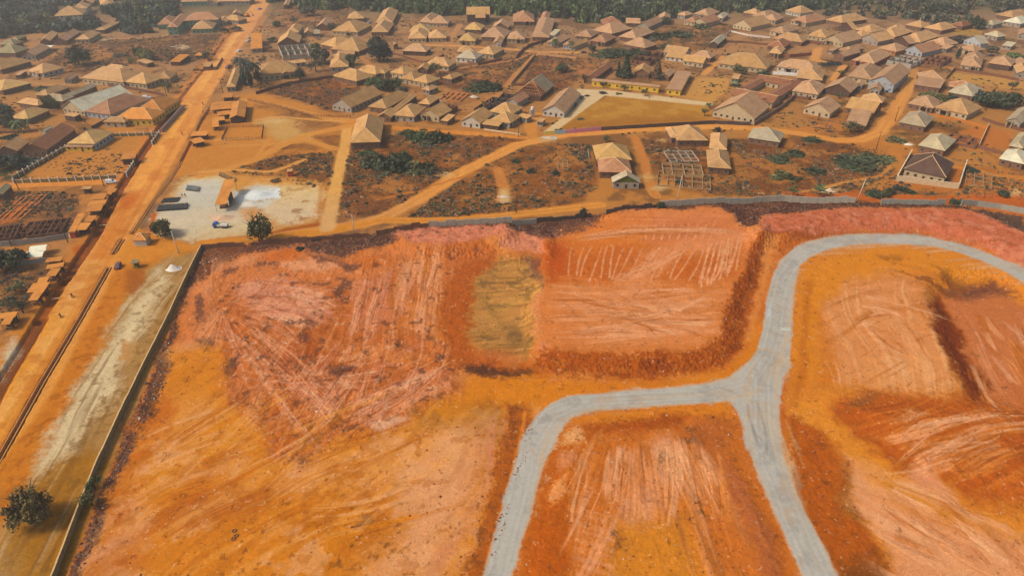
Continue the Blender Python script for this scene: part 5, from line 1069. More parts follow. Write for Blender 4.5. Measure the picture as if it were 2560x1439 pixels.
# tile | style roof wall eave flags | front-left front-right rear-right eave corners | label       (+ = a further wing of the house above)
HOUSES = """
T1|g t b 3 -|1045,55 1225,45 1290,-10|tan gabled house at the top edge above the white walled hillside block
T1|h t w 5.5 -|722,220 1090,198 1150,140|white walled two storey block with a stepped tan roof on the wooded slope
+T1|h t w 5.5 -|985,118 1120,128 1190,68
T1|h t b 3 -|1340,82 1520,68 1500,0|tan roofed house in a clearing beside the white walled hillside block
T1|g k b 3 -|2440,35 2600,30 2610,-20|brownish low house at the top edge close to the dirt road
T1|h t c 3 -|1000,530 1185,524 1335,440|tan roofed cream house at the near end of the long hillside row
T1|h t b 3 L|1250,405 1385,398 1605,300|long curving tan roof half hidden by dark trees on the slope
T1|g t b 3 -|525,555 668,546 765,447|first of two parallel tan gabled houses below the wooded slope
T1|g p b 3 -|720,552 885,545 1065,430|second of two parallel gabled houses, pinkish tan roof, below the wooded slope
T1|h G b 3 -|165,533 238,536 330,487|small greenish grey roof tucked against the trees near the margin
T1|h G b 3 -|5,594 175,602 288,560|middle greenish grey roof in the stepped trio beside the wooded slope
T1|h G b 3.4 -|-60,702 200,714 362,650|large greenish grey roof of the stepped trio beside the wooded slope
T1|g p m 3 -|300,741 480,741 645,640|tan pink gabled house with a white canopy at its rear corner
T1|h n b 3 -|-120,905 5,946 330,828|
T1|s p b 2.6 -|205,1001 268,1003 345,960|
T1|h t w 3 P|440,945 556,993 775,912|
T1|h y b 3 L|-110,1150 0,1232 300,1120|long yellowish roof cut by the picture margin beside the winding lane
T1|g p m 2.8 -|858,1061 946,1063 1030,1005|
T1|h t c 3.4 -|1145,1037 1640,1106 1890,1000|sprawling many winged tan and orange roofed complex with cream walls
+T1|h t c 3.4 -|1340,930 1650,945 1790,906
+T1|h n c 3.2 -|1700,1086 1920,1131 2140,1050
+T1|h n c 3.2 -|2020,1062 2240,1042 2400,965
T1|s t d 2.6 -|1850,812 1950,858 2030,835|
T1|s o d 2.6 -|2275,823 2400,830 2515,760|
T1|h g b 4.4 -|590,1330 840,1361 935,1302|L shaped grey roofed block with dark window rows behind the white roofed hall
+T1|g g b 4.4 -|860,1285 940,1300 1250,1155
+T1|h t b 4.4 -|568,1262 690,1290 830,1172
T1|h t b 3 -|275,1366 500,1421 606,1370|
U1|g W c 3 -|900,92 1120,160 1690,-58|long whitish metal roofed hall next to the blue walled building
U1|h k l 3 w|1205,146 1475,206 1940,0|long tan roofed building with light blue walls and a porch
U1|h o y 3.4 -|1585,240 2040,270 2135,165|big orange dusted roof with yellow walls beside the road boundary wall
+U1|h o y 3.4 -|1830,130 2120,165 2360,15
+U1|h n c 2.8 -|1430,282 1680,311 1690,262
T1|h l m 2.6 -|1345,1236 1410,1259 1495,1220|
T1|s p b 2.6 -|680,1162 760,1166 820,1150|
U1|h y b 3 -|180,236 380,263 622,142|yellowish hip roof standing alone near the margin, below the grey L block
U1|s t d 2.8 -|840,205 990,223 1080,195|small open sided shed on dark posts near the blue walled building
U1|G w w 2.5 -|535,420 600,416 705,360|tiny whitish gabled hut near the margin
U1|g r b 3 -|315,666 630,669 970,400|long rust brown roofed block with dark brick walls behind the yellow fronted classroom
U1|h y l 3.2 -|920,576 1265,586 1490,436|yellowish hip roofed classroom with pale blue walls and a yellow and white front annex
+U1|s p y 2.3 -|885,622 1236,634 1250,596
U1|g t b 3 -|-60,692 230,681 378,560|
U1|s o d 2.8 -|1605,796 1790,776 1832,706|orange roofed hut inside the white posted fence
U1|g G b 2.8 -|-80,1262 42,1263 132,1150|
T2|h k g 6 -|-100,280 340,263 375,216|large two storey green walled school with several brownish wings
+T2|h k g 6 -|-325,361 -190,363 -60,216
+T2|h t g 3.2 -|0,386 255,391 310,322
+T2|h k g 4 -|-440,326 -250,331 -200,252
T2|g t m 3 -|370,299 475,299 481,240|
T2|h n m 3 -|500,255 622,296 642,258|
T2|G t m 3 -|540,190 640,186 646,154|
T2|g t m 3 -|228,42 345,49 360,14|
T2|g p g 4 -|-120,25 215,22 222,-16|pinkish roofed green walled block at the top edge close to the road
T2|g t m 3.4 -|240,18 780,20 782,-22|
T2|g p b 3 -|1212,78 1282,75 1326,-12|
T2|h n b 3 -|2070,253 2287,248 2306,198|sandy hip roof by the forest edge with two cars parked on its right
T3|h t b 3 -|-100,301 115,301 180,150|
T3|h t b 3 -|-190,431 40,426 142,318|
T2|h n c 5 -|1262,433 1420,431 1478,345|
T2|g t c 2.8 -|1490,447 1600,441 1606,395|
T2|g p b 3 -|1660,361 1830,361 1882,282|
T2|s g m 2.6 -|1620,455 1700,451 1702,415|
T2|h n c 3 P|1995,402 2242,456 2262,350|
T2|g n b 3 -|1130,586 1415,571 1462,480|sandy gabled house directly behind the grey roofless shell by the road
T2|s o m 3 -|750,666 886,641 965,495|orange dusted slanting roof set along the road edge next to parked cars
T2|h n b 3 -|1755,591 1905,641 2160,572|L shaped sandy roof between the palm grove and the tall dark tree
+T2|h n b 3 -|1900,651 2235,696 2386,602
T2|s t m 2.6 -|1930,731 2160,726 2170,690|
T2|h n m 3 -|1850,896 2090,891 2082,750|
T2|h n c 4 P|870,1006 1410,946 1392,858|wide sandy roofed cream house with a veranda facing the red scrub field
T2|s t m 2.8 -|940,896 1500,831 1492,804|low lean-to roof behind the sandy roofed veranda house
T2|h n m 3 -|460,1156 582,1151 652,928|sandy roof beside the road drain in front of the palms
T2|h n b 3 -|1960,1011 2190,1106 2350,1020|
T2|h n b 3 -|2225,946 2450,1006 2565,950|
T2|s o b 2.4 -|50,741 150,746 176,714|
T2|s n b 2.4 -|145,891 240,891 268,848|
U2|g n m 3.2 -|1890,211 2130,263 2505,82|long sandy gabled block with a shaded side wall behind the brown paling fence
U2|h n b 3.6 S|2120,721 2510,713 2546,420|steep sandy pyramid roof standing alone beside the path junction
T3|h p c 3 -|595,311 845,316 900,266|
+T3|h p c 3 -|430,293 590,301 770,212
T3|g n d 6 -|1100,200 1400,196 1401,150|two storey brown walled block with a flat orange brown roof at the forest edge
+T3|s n d 6 -|1215,240 1345,240 1350,196
T3|h k b 3 P|1725,291 2000,291 1988,200|
T3|h k b 3 -|2050,291 2160,286 2236,175|long curved pinkish brown roof running towards the forest
+T3|h p b 3 L|1930,493 2160,491 2312,260
T3|h y c 3 -|320,431 590,426 652,370|
T3|h t c 3 -|338,512 570,516 580,420|
T3|h t c 3 -|588,513 820,506 826,440|
T3|h p d 3 -|245,681 555,694 622,640|brownish roofed house with a bare dark wall just right of the tall dark tree
T3|G k b 3 -|105,612 165,600 196,574|
T3|h y b 3 -|1065,396 1285,401 1346,345|yellowish hip roof behind the arched yellowish roofed house
T3|h y c 3 PQ|975,546 1200,546 1276,480|yellowish hip roofed house with a big arched porch at the lane corner
T3|g p b 3 -|1460,366 1665,376 1672,316|
T3|h p b 3 -|1295,493 1600,506 1682,420|
T3|G t w 3 -|1445,579 1560,581 1602,515|
T3|h p c 3 P|1640,521 1870,526 1896,460|
T3|s w w 3 -|2190,466 2270,471 2356,424|
T3|h p m 3 -|2170,560 2325,577 2496,505|
T3|h t l 3 -|2400,593 2480,606 2562,530|
T3|G t l 3 P|2470,601 2560,621 2640,562|
T3|h t c 3 -|955,696 1180,691 1236,650|
T3|h l w 3 -|935,771 1215,786 1322,730|pale grey roof over white walls in front of a brown pair of roofs
T3|h t c 3 -|1255,706 1465,736 1582,655|
T3|h t c 3 -|530,861 855,891 962,830|wide tan hip roof facing the burnt dark clearing
T3|g n b 2.8 -|440,931 580,936 625,878|
T3|h n c 3 -|95,966 260,999 428,940|
T3|h n c 3 -|-120,976 0,976 106,935|
T3|h n c 3 -|215,1046 405,1076 542,1010|first half of the joined pair of cream walled roofs near the burnt clearing
T3|h n c 3 -|400,1076 575,1116 726,1055|second half of the joined pair of cream walled roofs near the burnt clearing
T3|h t m 2.7 -|510,1191 600,1213 722,1165|
T3|h n b 3 -|790,1041 900,1061 1032,1000|
U3|g k m 3.2 -|1640,177 1785,206 1916,118|small tan gabled roof beside the dark roofless shells
U3|h n b 3 -|-135,240 45,296 292,95|
U3|g n b 3 -|70,311 160,321 422,110|
U3|h n b 3 -|450,206 605,219 752,130|
U3|h n m 3 -|140,361 405,389 542,265|
U3|g n b 2.8 -|-60,376 100,401 156,325|
U3|G n c 3 PQ|485,346 735,391 886,297|sandy gabled house with two arched openings facing the dirt track
U3|s n b 2.4 -|765,431 850,449 936,385|
U3|G n w 3 -|1030,436 1285,471 1442,350|front gabled sandy house trimmed in blue beside the dirt track
U3|s n d 2.6 -|1320,481 1530,516 1572,465|
U3|h n m 3 -|1430,426 1680,476 1802,385|
U3|h n m 3 -|1415,311 1700,363 1832,265|
U3|s n m 2.6 -|1780,379 1905,413 1966,380|
U3|g p w 3 -|2135,291 2420,331 2592,90|long pinkish gabled hall with whitish walls at the school car park
U3|f t m 2.6 -|2040,446 2115,456 2150,415|little flat roofed gatehouse at the foot of the concrete path
T4|h r b 3 -|345,351 595,336 606,268|rust red hip roof by the forest edge
T4|h p b 3 -|265,406 485,461 690,385|
T4|h p b 3 -|0,481 200,501 292,440|
T4|h k b 3 P|210,546 400,576 502,500|
T4|h p b 3 -|590,486 800,521 1026,430|
T4|g n c 3 -|-70,601 0,621 146,555|
T4|h p b 3 -|660,591 920,651 1047,597|
T4|g p b 3 -|660,312 845,316 850,284|
T4|g p m 3 -|865,341 990,373 1106,280|
T4|g p m 4 -|1095,258 1250,263 1256,208|
T4|h p m 3 -|1375,196 1455,219 1531,192|
T4|h p m 3 P|1595,186 1760,216 1882,165|
T4|h l m 3 -|1825,241 1935,241 2065,188|
T4|h k c 3 -|1450,281 1590,304 1692,258|
T4|G k c 3.4 -|1610,286 1740,323 1872,265|
T4|h t b 3 -|2235,171 2410,201 2502,178|
T4|h p b 3 -|2425,221 2560,266 2642,200|
T4|G t c 3 -|2160,326 2345,381 2531,310|front gabled tan house with a cream windowed gable near the forest edge
T4|g t w 3.2 -|1200,691 1465,741 1501,690|upper of two stacked tan roofs over whitish walls
T4|s n w 2.6 -|1195,756 1450,786 1476,748|lower of two stacked tan roofs over whitish walls with one dark door
T4|h p b 3 P|1545,746 1790,781 1858,738|
T4|g n c 3 -|1440,811 1700,851 1738,805|
T4|G l d 3 -|1800,581 1905,601 1985,498|small pale gabled house at the corner of the bare walled plot
T4|g r b 3 -|110,1041 240,1056 486,880|long rust red gabled roof with loose pale sheets behind the school lawn
T4|g n b 3 -|780,971 985,991 992,910|
T4|g p b 3 -|1145,1011 1250,1031 1302,958|
T4|f p y 3.2 -|225,1080 1090,1170 1100,1140|long low yellow classroom block facing the school lawn
T4|f p y 3.2 -|1170,1191 1370,1192 1560,965|yellow classroom block set end on to the school lawn
T4|h n c 3 -|1925,846 2540,926 2592,830|very long sandy roofed cream block with verandas above the playground
T4|s t g 2.6 -|2070,1046 2165,1056 2191,1010|
P|g r c 3 L|1834,238 1933,260 1946,245|courtyard block with rust red wings and barred windows behind the pinkish hall
+P|g r c 3 L|1909,250 1937,258 1993,206
+P|g r c 3 L|1890,203 1975,213 1983,202
+P|g r c 3 L|1860,222 1882,228 1908,199
U4|g p c 3.2 -|1840,301 2385,406 2556,250|big pinkish gabled hall with cream walls and a row of square windows
U4|h t b 3.2 -|1335,704 1720,690 1645,535|tan hip roofed house with pale ridges and a side wing in the brown scrub
+U4|h t b 3.2 -|1228,660 1345,664 1335,545
U4|h t b 3 -|1785,801 2010,826 2006,640|rear one of the joined tan roofs with pale ridges in the scrub
U4|h t b 3 -|1745,1056 2040,1066 2036,858|front one of the joined tan roofs with pale ridges in the scrub
U4|h y d 3.4 -|255,961 705,946 682,775|yellowish roof of the taller house above the green gabled store
U4|h k b 3 -|300,1121 720,1121 706,965|pinkish brown roof joined to the front of the yellowish one
U4|G l m 2.8 T|480,1266 835,1261 838,1195|little grey block store with a green gable
P|h l b 3 -|1869,344 1947,355 1959,334|grey hip roofed house at the track bend above the open scrub
T5|h t w 3 -|195,109 325,141 436,119|
T5|h k c 3 -|245,206 385,236 570,195|
T5|h t b 3 -|610,201 740,234 968,195|broad tan hip roof nearest the forest on its own rise
T5|h p c 3 -|-60,191 80,211 146,178|
T5|h p c 3 P|0,311 150,331 326,295|
T5|h t b 3 -|75,386 345,431 377,395|
T5|h r b 3 -|-10,461 155,481 232,425|
T5|h t b 3 P|-10,531 110,536 191,490|
T5|h n c 3 K|410,356 580,383 637,340|sandy hip roofed house with a black water tank behind a brown wall
T5|G t d 3 -|720,266 850,301 882,290|
T5|G p c 3 PQ|590,396 760,441 902,385|front gabled pinkish house with a pillared corner porch
T5|h t b 3 -|865,346 930,376 1006,352|
T5|h t b 3 -|905,301 1040,336 1131,300|
T5|G t m 3 -|965,386 1110,431 1206,385|
T5|h t b 3 -|1105,341 1280,376 1416,320|
T5|h t b 3 -|1130,291 1260,291 1431,270|
T5|h t b 3 -|1400,251 1535,283 1611,262|
T5|h t b 3 -|1335,391 1530,431 1681,365|
T5|h t b 3 -|1605,281 1745,316 1836,275|
T5|h r b 3 -|1860,251 1950,276 2021,245|
T5|G p d 3 -|1270,406 1410,446 1461,432|
T5|h p m 3 P|1605,426 1770,466 1876,435|
T5|h p o 3 -|1135,486 1285,526 1371,490|
T5|G k l 3 -|1390,496 1555,541 1691,488|front gabled house with a bluish gable between two roofless shells
T5|h p b 3 -|700,501 820,521 966,485|
+T5|G p b 3 -|700,551 770,581 880,521
T5|h p r 3 PQ|850,601 1060,636 1226,550|red walled house with white arches facing the orange lane
T5|s p m 2.6 -|605,501 650,511 716,488|
T5|G l l 3 -|1985,401 2130,446 2181,432|
T5|h p c 3 P|1925,486 2060,521 2141,498|
T5|s p m 2.6 -|1725,481 1790,496 1841,474|
T5|h w m 3 -|2180,346 2300,376 2361,360|
T5|h w m 3 -|2160,236 2260,256 2331,230|
T5|h W m 3 -|2375,216 2540,246 2602,210|whitish metal roof in the wooded corner beyond the town
T5|h t b 3 -|2310,151 2450,181 2602,150|
T5|g p m 3 -|2500,351 2600,361 2602,312|
T5|s w m 2.6 -|2350,455 2440,471 2466,444|
T5|h p b 3 -|1940,591 2120,611 2182,560|
T5|h p c 3 P|1930,651 2125,676 2142,610|
T5|h p d 3.4 -|2205,631 2425,661 2482,610|
T5|g p b 3 -|2475,661 2600,661 2602,610|
T5|g t m 3 -|2470,736 2600,741 2602,670|
T5|h p w 3 PQ|100,666 480,716 506,668|pinkish hip roofed house with white gables inside a whitish wall
T5|h t b 3 -|295,776 545,806 552,718|
T5|h p c 3 -|820,761 1045,801 1117,690|pinkish hip roof squeezed beside the tall white gabled hall
T5|G p l 5 w|1065,806 1295,861 1366,715|tall hall with a white bluish gable and tall windows beside the orange lane
T5|h p b 3 -|1500,791 1735,801 1742,752|
T5|s p b 3 -|1465,846 1720,886 1752,826|
T5|h k b 3 -|1770,871 2010,881 2082,850|
T5|h l b 3 -|1835,921 2070,976 2112,896|pale grey hip roof half behind dark bushes near the margin
T5|h p b 3 P|1410,1036 1655,1086 1726,1020|
T5|h t c 3 PQ|1745,1076 2030,1171 2056,1075|tan hip roofed house with a grey porch gable and cream walls near the right margin
U5|h g b 3 -|1330,261 1580,316 1642,215|large grey hip roof at the lane side, in front of a tan porch house
T5|h p c 3 -|275,906 515,956 547,862|
T5|G p d 3 -|590,886 835,936 877,855|front gabled house with a bare brown block gable
T5|g p c 3 -|365,1081 630,1136 712,1062|pinkish gabled house with a cream front beside the bare field
T5|g n b 3 -|790,1076 1060,1136 1122,1072|corrugated sandy roof beside the lane with a lower roof in front
T5|h t b 3 -|925,996 1140,1031 1162,985|
T5|g p m 2.8 -|860,846 940,856 971,822|
T5|g p m 3 -|1030,891 1135,911 1142,846|
U5|G g m 3.4 PQ|2430,246 2560,291 2605,150|grey roofed house with arched porch at the right picture edge
U5|h w b 3 -|2430,496 2560,531 2622,400|
U5|h w b 3.2 -|1525,491 1775,554 1857,442|pale hip roof with a small blue vent, behind the dark roofed walled house
U5|h d c 3.4 SK|1375,726 1780,816 1842,675|dark brown shingled pyramid roof inside a pale walled compound
U5|h W b 3 -|2320,626 2560,681 2622,590|rust streaked whitish roof at the right picture edge
U5|s p b 2.6 -|760,272 960,292 1042,190|lower dusty roof in front of the corrugated sandy one beside the lane
"""
SHELLS = """
T2|3.0 5 2 m|1205,742 1612,702 1562,582|grey block roofless shell with ten rooms near the road
U3|3.0 3 2 d|1240,267 1412,307 1605,150|larger dark roofless shell among sandy roofs below the open truss roof
U3|3.0 2 2 d|1500,172 1640,192 1712,86|smaller dark roofless shell under the open truss roof
U3|2.6 2 2 b|800,255 905,275 965,235|small brown roofless shell behind the arched sandy house
U4|1.2 4 2 e|1165,1141 1670,1151 1666,1015|grey walled roofless shell in the scrub, behind the wider one
U4|.7 6 2 e|1100,1281 1780,1341 1766,1160|wide roofless shell of pale walls in front of a leaning pole
T5|3.2 4 2 m|1240,601 1450,651 1512,590|grey roofless shell behind the tall white gabled hall
T5|3.0 3 2 b|1590,601 1750,641 1792,572|brown roofless shell on the bare ground behind the pinkish town roofs
T5|2.6 3 2 d|1785,391 1890,421 2022,375|dark burnt roofless shell near the far wooded corner
T4|2.8 3 2 b|775,790 1000,830 1120,700|old brown roofless shell half lost in dark bushes
V1|1.7 4 3 b|-60,770 205,748 225,600|left heap of dark crumbling mud wall cells beside the road stalls
V1|1.8 5 3 b|420,712 820,702 835,530|right cluster of dark crumbling mud wall cells beside the road stalls
V1|1.8 2 3 b|300,690 405,700 480,560|middle crumbling mud wall cells beside the road stalls
U5|1.4 3 2 b|1800,435 2085,510 2110,435|low dark walls of an unfinished house beside the pale hip roof
"""
FOUND = """
U4|0.5 4 3 m|1240,985 1590,955 1555,825|pale foundation outline in the brown scrub behind the roofless shells
U5|0.5 3 3 e|1965,870 2215,905 2250,780|foundation outline beside the dark roofed walled compound
U3|0.3 2 2 e|2325,1075 2450,1080 2440,955|small pale foundation outline on waste ground below the lane
U3|0.7 4 2 o|790,140 1030,180 1080,80|orange earth foundation walls behind the row of sandy roofs
V1|0.5 4 3 o|30,500 300,520 540,220|orange foundation grid in the dry field beside the road
"""
# ------------------------------------------------------------------ labels: each house is told apart by colour, roof, and a landmark one can find
LAND = [(955,120,'the tall dark tree'),(620,185,'the palms by the road'),(745,128,'the grey roadside shell'),(1570,165,'the dark fir-like trees'),(1650,205,'the yellow classrooms'),(2230,205,'the tall white gabled hall'),
 (2250,160,'the grey shell in the right quarter'),(2210,160,'the red walled arched house'),(1200,30,'the two storey brown block'),(1405,175,'the lone round tree'),(1180,85,'the arched yellowish house'),(1215,210,'the dark thicket'),
 (1330,210,'the open truss roof'),(915,330,'the steep pyramid roof'),(470,60,'the green school'),(300,185,'the many winged complex'),(200,130,'the dark roundish tree on scrub'),(2310,410,'the dark shingled roof'),
 (2060,165,'the walled house with black tank'),(2080,20,'the forest edge above the right roofs'),(1700,140,'the stacked whitish walled roofs'),(120,330,'the long rust brown block'),(2470,250,'the bushes by the right margin'),(2480,40,'the whitish roof in the wooded corner'),
 (1375,75,'the long curved roof'),(1085,335,'the round green thicket'),(1030,250,'the long sandy gabled block'),(1900,150,'the very long veranda block'),(2040,70,'the broad hip roof by the forest'),(1520,90,'the rust red hip roof'),(880,40,'the sandy roof with two cars')]
LAND += [(2060,300,'the pinkish gabled house with cream front'),(2300,290,'the grey hip roof by the lane'),(2440,165,'the yellow walled yard'),(2140,85,'the small brown gabled house'),(1130,170,'the wide roof by the burnt clearing'),(600,45,'the roadside excavator')]
_seen = {}
ORD = ['nearest', 'second nearest', 'third nearest', 'fourth nearest', 'fifth nearest', 'sixth nearest', 'seventh nearest', 'eighth nearest', 'ninth nearest', 'tenth nearest', 'eleventh nearest', 'twelfth nearest']
AUTO = {}
def auto_label(o, phrase, px, py):
    ds = sorted(LAND, key=lambda l: math.hypot(l[0] - px, (l[1] - py) * 2))
    l = ds[0] if math.hypot(ds[0][0] - px, ds[0][1] - py) > 9 else ds[1]
    dx, dy = px - l[0], (py - l[1]) * 1.6
    rel = ('right of' if dx > 0 else 'left of') if abs(dx) > abs(dy) else ('in front of' if dy > 0 else 'behind')
    AUTO.setdefault((phrase, rel, l[2]), []).append((math.hypot(dx, dy), o))
def flush_labels():
    for (ph, rel, nm), L in AUTO.items():
        L.sort(key=lambda t: t[0])
        for i, (d, o) in enumerate(L): o['label'] = f"{ph} {rel} {nm}" if len(L) == 1 else f"{ph}, {ORD[i]} {rel} {nm}"
    AUTO.clear()
KIND = dict(h='hip-roofed house', g='gabled house', G='front-gabled house', s='lean-to shed', f='flat-roofed block')
ALLH = []
def parse_houses():
    cur = None; out = []
    for ln in HOUSES.strip().split('\n'):
        plus = ln.startswith('+'); ln = ln.lstrip('+'); f = ln.split('|'); t = f[0]
        st, rc, wc, H, fl = f[1].split(); pts = [pt(t, s) for s in f[2].split()]
        blk = (*pts, st, rc, wc, float(H), fl)
        if plus: out[-1][0].append(blk)
        else: out.append(([blk], f[3] if len(f) > 3 else ''))
    for blocks, lab in out:
        A, B, C = blocks[0][:3]; st, rc, wc = blocks[0][3:6]
        cat = 'shed' if st == 's' else 'house'
        o = house(blocks, lab or None, cat, 'shed' if st == 's' else 'house')
        cx = np.mean([b[0][0] + b[2][0] for b in blocks]) / 2; cy = np.mean([b[0][1] + b[2][1] for b in blocks]) / 2
        ALLH.append((cx, cy))
        if not lab: auto_label(o, f"{RNAME[rc]} {KIND[st]}" + (' with a porch' if 'P' in blocks[0][7] else ''), cx, cy)
    for j, (src, fnd) in enumerate(((SHELLS, False), (FOUND, True))):
        for i, ln in enumerate(src.strip().split('\n')):
            t, a, p, lab = ln.split('|'); H, nx, ny, m = a.split(); pts = [pt(t, s) for s in p.split()]
            mm = {'m': M_BLOCK, 'd': mat('dark_block', (92,74,64), .95, .25, 2), 'b': M_MUD, 'w': mat('white_block', (206,196,186), .9, .2, 2), 'o': mat('earth_block', (196,122,66), .95, .2, 2), 'e': mat('pale_earth_block', (170,134,90), .95, .2, 2)}[m]
            shell(*pts, H=float(H), nx=int(nx), ny=int(ny), m=mm, label=lab, seed=i + 10 * j, foundation=fnd, th=.22 if not fnd else .3, name='foundation' if fnd else 'unfinished_house', cat='foundation' if fnd else 'house shell', group='foundations' if fnd else 'roofless house shells')
parse_houses()

# the open truss house: grey roof at the back, bare rafters in front
def truss_house():
    A, B, C = pt('T3','1755,1245'), pt('T3','2095,1285'), pt('T3','2250,1140')
    ctr, w_, d_, th, e = fit(A, B, C, 3.0); r = empty('unfinished_house', (ctr[0], ctr[1], 0), th, 'brown house with a half finished roof, bare timber rafters showing at its front', 'house', 'houses of the town')
    x, y = w_/2, d_/2; h = x * .75; b = MB()
    b.quad([(-x,-y*.3,3.1),(0,-y*.3,3.1+h),(0,y,3.1+h),(-x,y,3.1)]); b.quad([(x,-y*.3,3.1),(x,y,3.1),(0,y,3.1+h),(0,-y*.3,3.1+h)])
    b.quad([(-x,-y*.3,2.95),(-x,y,2.95),(0,y,2.95+h),(0,-y*.3,2.95+h)]); b.quad([(x,-y*.3,2.95),(0,-y*.3,2.95+h),(0,y,2.95+h),(x,y,2.95)]); b.build('roof', M_roof('g'), r)
    b = MB(); b.box(-x+.4,x-.4,-y+.4,y-.4,-.4,2.9); b.build('wall', M_wall('d'), r)
    mt = mat('raw_timber', (176,116,70), .9, .2, 2); b = MB(); ap = np.array((0,-y*.3,3.05+h)); bar = lambda p, q: b.tube([p, q], [.10,.10], 4)
    for u in np.linspace(-1, 1, 11): bar((u*x,-y,3.0), (u*.3*x*.2, -y*.32, 3.0+h*.98))
    for t in (.15,.35,.55,.75): bar((-x*(1-t),-y+y*.68*t,3.05+h*t),(x*(1-t),-y+y*.68*t,3.05+h*t))
    for s_ in (-1, 1):
        for v in np.linspace(-1, -.35, 5): bar((s_*x,v*y,3.0),(0,-y*.3,3.0+h))
    b.build('rafters', mt, r)
    ALLH.append((1370,215))
truss_house()

# ------------------------------------------------------------------ stalls, kiosks, canopies
STALLS = [("V1","1055,125 1190,112 1245,88","n",'sandy roofed stall set back behind the row, beside the dry field'),("V1","1385,150 1480,141 1560,86","o",'orange roofed stall at the far end of the row beside the ditch'),("V1","1445,166 1525,166 1562,124","o",'small orange canopy in front of the far end stall'),
 ("V1","1412,196 1482,196 1502,164","o",'tiny orange awning beside the far end stalls'),("V1","1212,262 1385,256 1418,194","o",'orange roofed stall behind the double roofed one'),("V1","1160,352 1385,330 1430,272","o",'rear half of the double roofed orange stall'),("V1","1140,424 1335,406 1392,330","o",'front half of the double roofed orange stall with a white front'),
 ("V1","1100,556 1228,557 1282,490","o",'square orange roof above the long orange shed'),("V1","940,680 1012,690 1112,490","o",'long narrow orange shed beside the grey wall end'),("V1","1020,661 1150,666 1196,590","o",'orange canopy in front of the long narrow shed'),
 ("V1","610,1090 810,1083 832,1034","o",'topmost of three stacked orange stalls beside the white canopies'),("V1","615,1190 835,1152 852,1104","o",'middle of three stacked orange stalls below the white canopies'),("V1","622,1277 745,1277 797,1194","o",'lowest of three stacked orange stalls below the white canopies'),
 ("W1","368,432 465,421 491,374","o",'upper orange stall beside a thin bare tree'),("W1","280,519 440,516 486,439","o",'widest orange stall beside a thin bare tree'),("W1","290,600 375,600 431,524","o",'lower orange stall beside a thin bare tree'),("W1","-20,786 150,771 166,724","o",'rear stall of the pair at the left picture edge'),("W1","5,849 95,839 141,774","o",'front stall of the pair at the left picture edge'),
 ("U2","395,131 530,126 552,80","o",'orange roofed stall nearest the red gate by the road'),("U2","210,301 530,268 600,192","o",'longest orange stall roof at the roadside market'),("U2","330,377 500,346 516,304","o",'orange stall roof left of the big gabled market shed'),
 ("U2","260,451 415,426 442,384","o",'third orange stall roof stepping down the roadside market'),("U2","250,532 330,511 372,440","o",'fourth orange stall roof stepping down the roadside market'),("U2","-10,637 190,636 216,589","o",'wide orange stall roof near the lower end of the market'),("U2","0,772 92,711 142,644","o",'narrow slanting orange stall roof at the lower end of the market'),
 ("V2","960,475 1100,475 1205,215","o",'long orange roofed open shed in the block yard')]
for t, p, c, lab in STALLS:
    pts = [pt(t, s) for s in p.split()]
    if t == 'V2':
        o = stall(*pts, rc=c, H=3.4, label=lab, name='open_shed', cat='shed', group='sheds of the block yard')
    else: stall(*pts, rc=c, label=lab)
house([(pt('U2','500,402'), pt('U2','700,387'), pt('U2','726,200'), 'G', 'o', 'd', 2.9, 'L')], 'big orange gabled market shed with a dark plank gable', 'shed', 'shed', 'market stalls along the dirt road', wins=False)
house([(pt('V1','1770,802'), pt('V1','1948,807'), pt('V1','1990,728'), 'h', 'o', 'w', 2.5, 'S')], 'white fronted kiosk with an orange pyramid roof at the road junction', 'kiosk', 'kiosk', 'kiosks by the road', wins=False)
house([(pt('V1','920,697'), pt('V1','1002,692'), pt('V1','1026,676'), 's', 'r', 'r', 2.2, '-')], 'red fronted kiosk at the end of the grey wall', 'kiosk', 'kiosk', 'kiosks by the road', wins=False)
house([(pt('U2','1262,1118'), pt('U2','1335,1114'), pt('U2','1342,1086'), 's', 'n', 'r', 2.4, '-')], 'dark red kiosk alone in the dry scrub above the block yard', 'kiosk', 'kiosk', 'kiosks by the road', wins=False)
stall(pt('V1','1745,1108'), pt('V1','1832,1106'), pt('V1','1848,1064'), 'G', 2.2, 'green topped little stall by the purple car')
mg = mat('green_sheet', (104,140,40), .7); bpy.data.objects[[o.name for o in bpy.data.objects if o.get('label') == 'green topped little stall by the purple car'][0]].children[0].data.materials[0] = mg
def canopy(A, B, C, label):
    ctr, w_, d_, th, e = fit(A, B, C, 2.3); r = empty('canopy', (ctr[0], ctr[1], 0), th, label, 'canopy', 'white party canopies')
    b = MB(); n = 8; x, y = w_/2, d_/2; pr = [(-y + 2*y*k/n, 2.3 + .9*math.sin(math.pi*k/n)) for k in range(n+1)]; pr += [(-y + 2*y*k/n, 2.24 + .86*math.sin(math.pi*k/n)) for k in range(n,-1,-1)]
    b.prism(pr, -x, x, axis='x'); b.build('roof', mat('white_canvas', (232,226,196), .7, .06, 1), r)
    for sx in (-1,1):
        for sy in (-1,1): q = MB(); q.tube([(sx*(x-.1),sy*(y-.1),-.4),(sx*(x-.1),sy*(y-.1),2.3)],[.05,.05],6); q.build('post', M_STEEL, r)
canopy(pt('V1','345,1022'), pt('V1','565,1026'), pt('V1','600,955'), 'nearer of the two white barrel canopies behind the orange stalls')
canopy(pt('V1','398,950'), pt('V1','610,935'), pt('V1','640,865'), 'farther of the two white barrel canopies behind the orange stalls')
canopy(pt('T1','555,632'), pt('T1','670,650'), pt('T1','705,618'), 'small white canopy behind the tan pink gabled house')

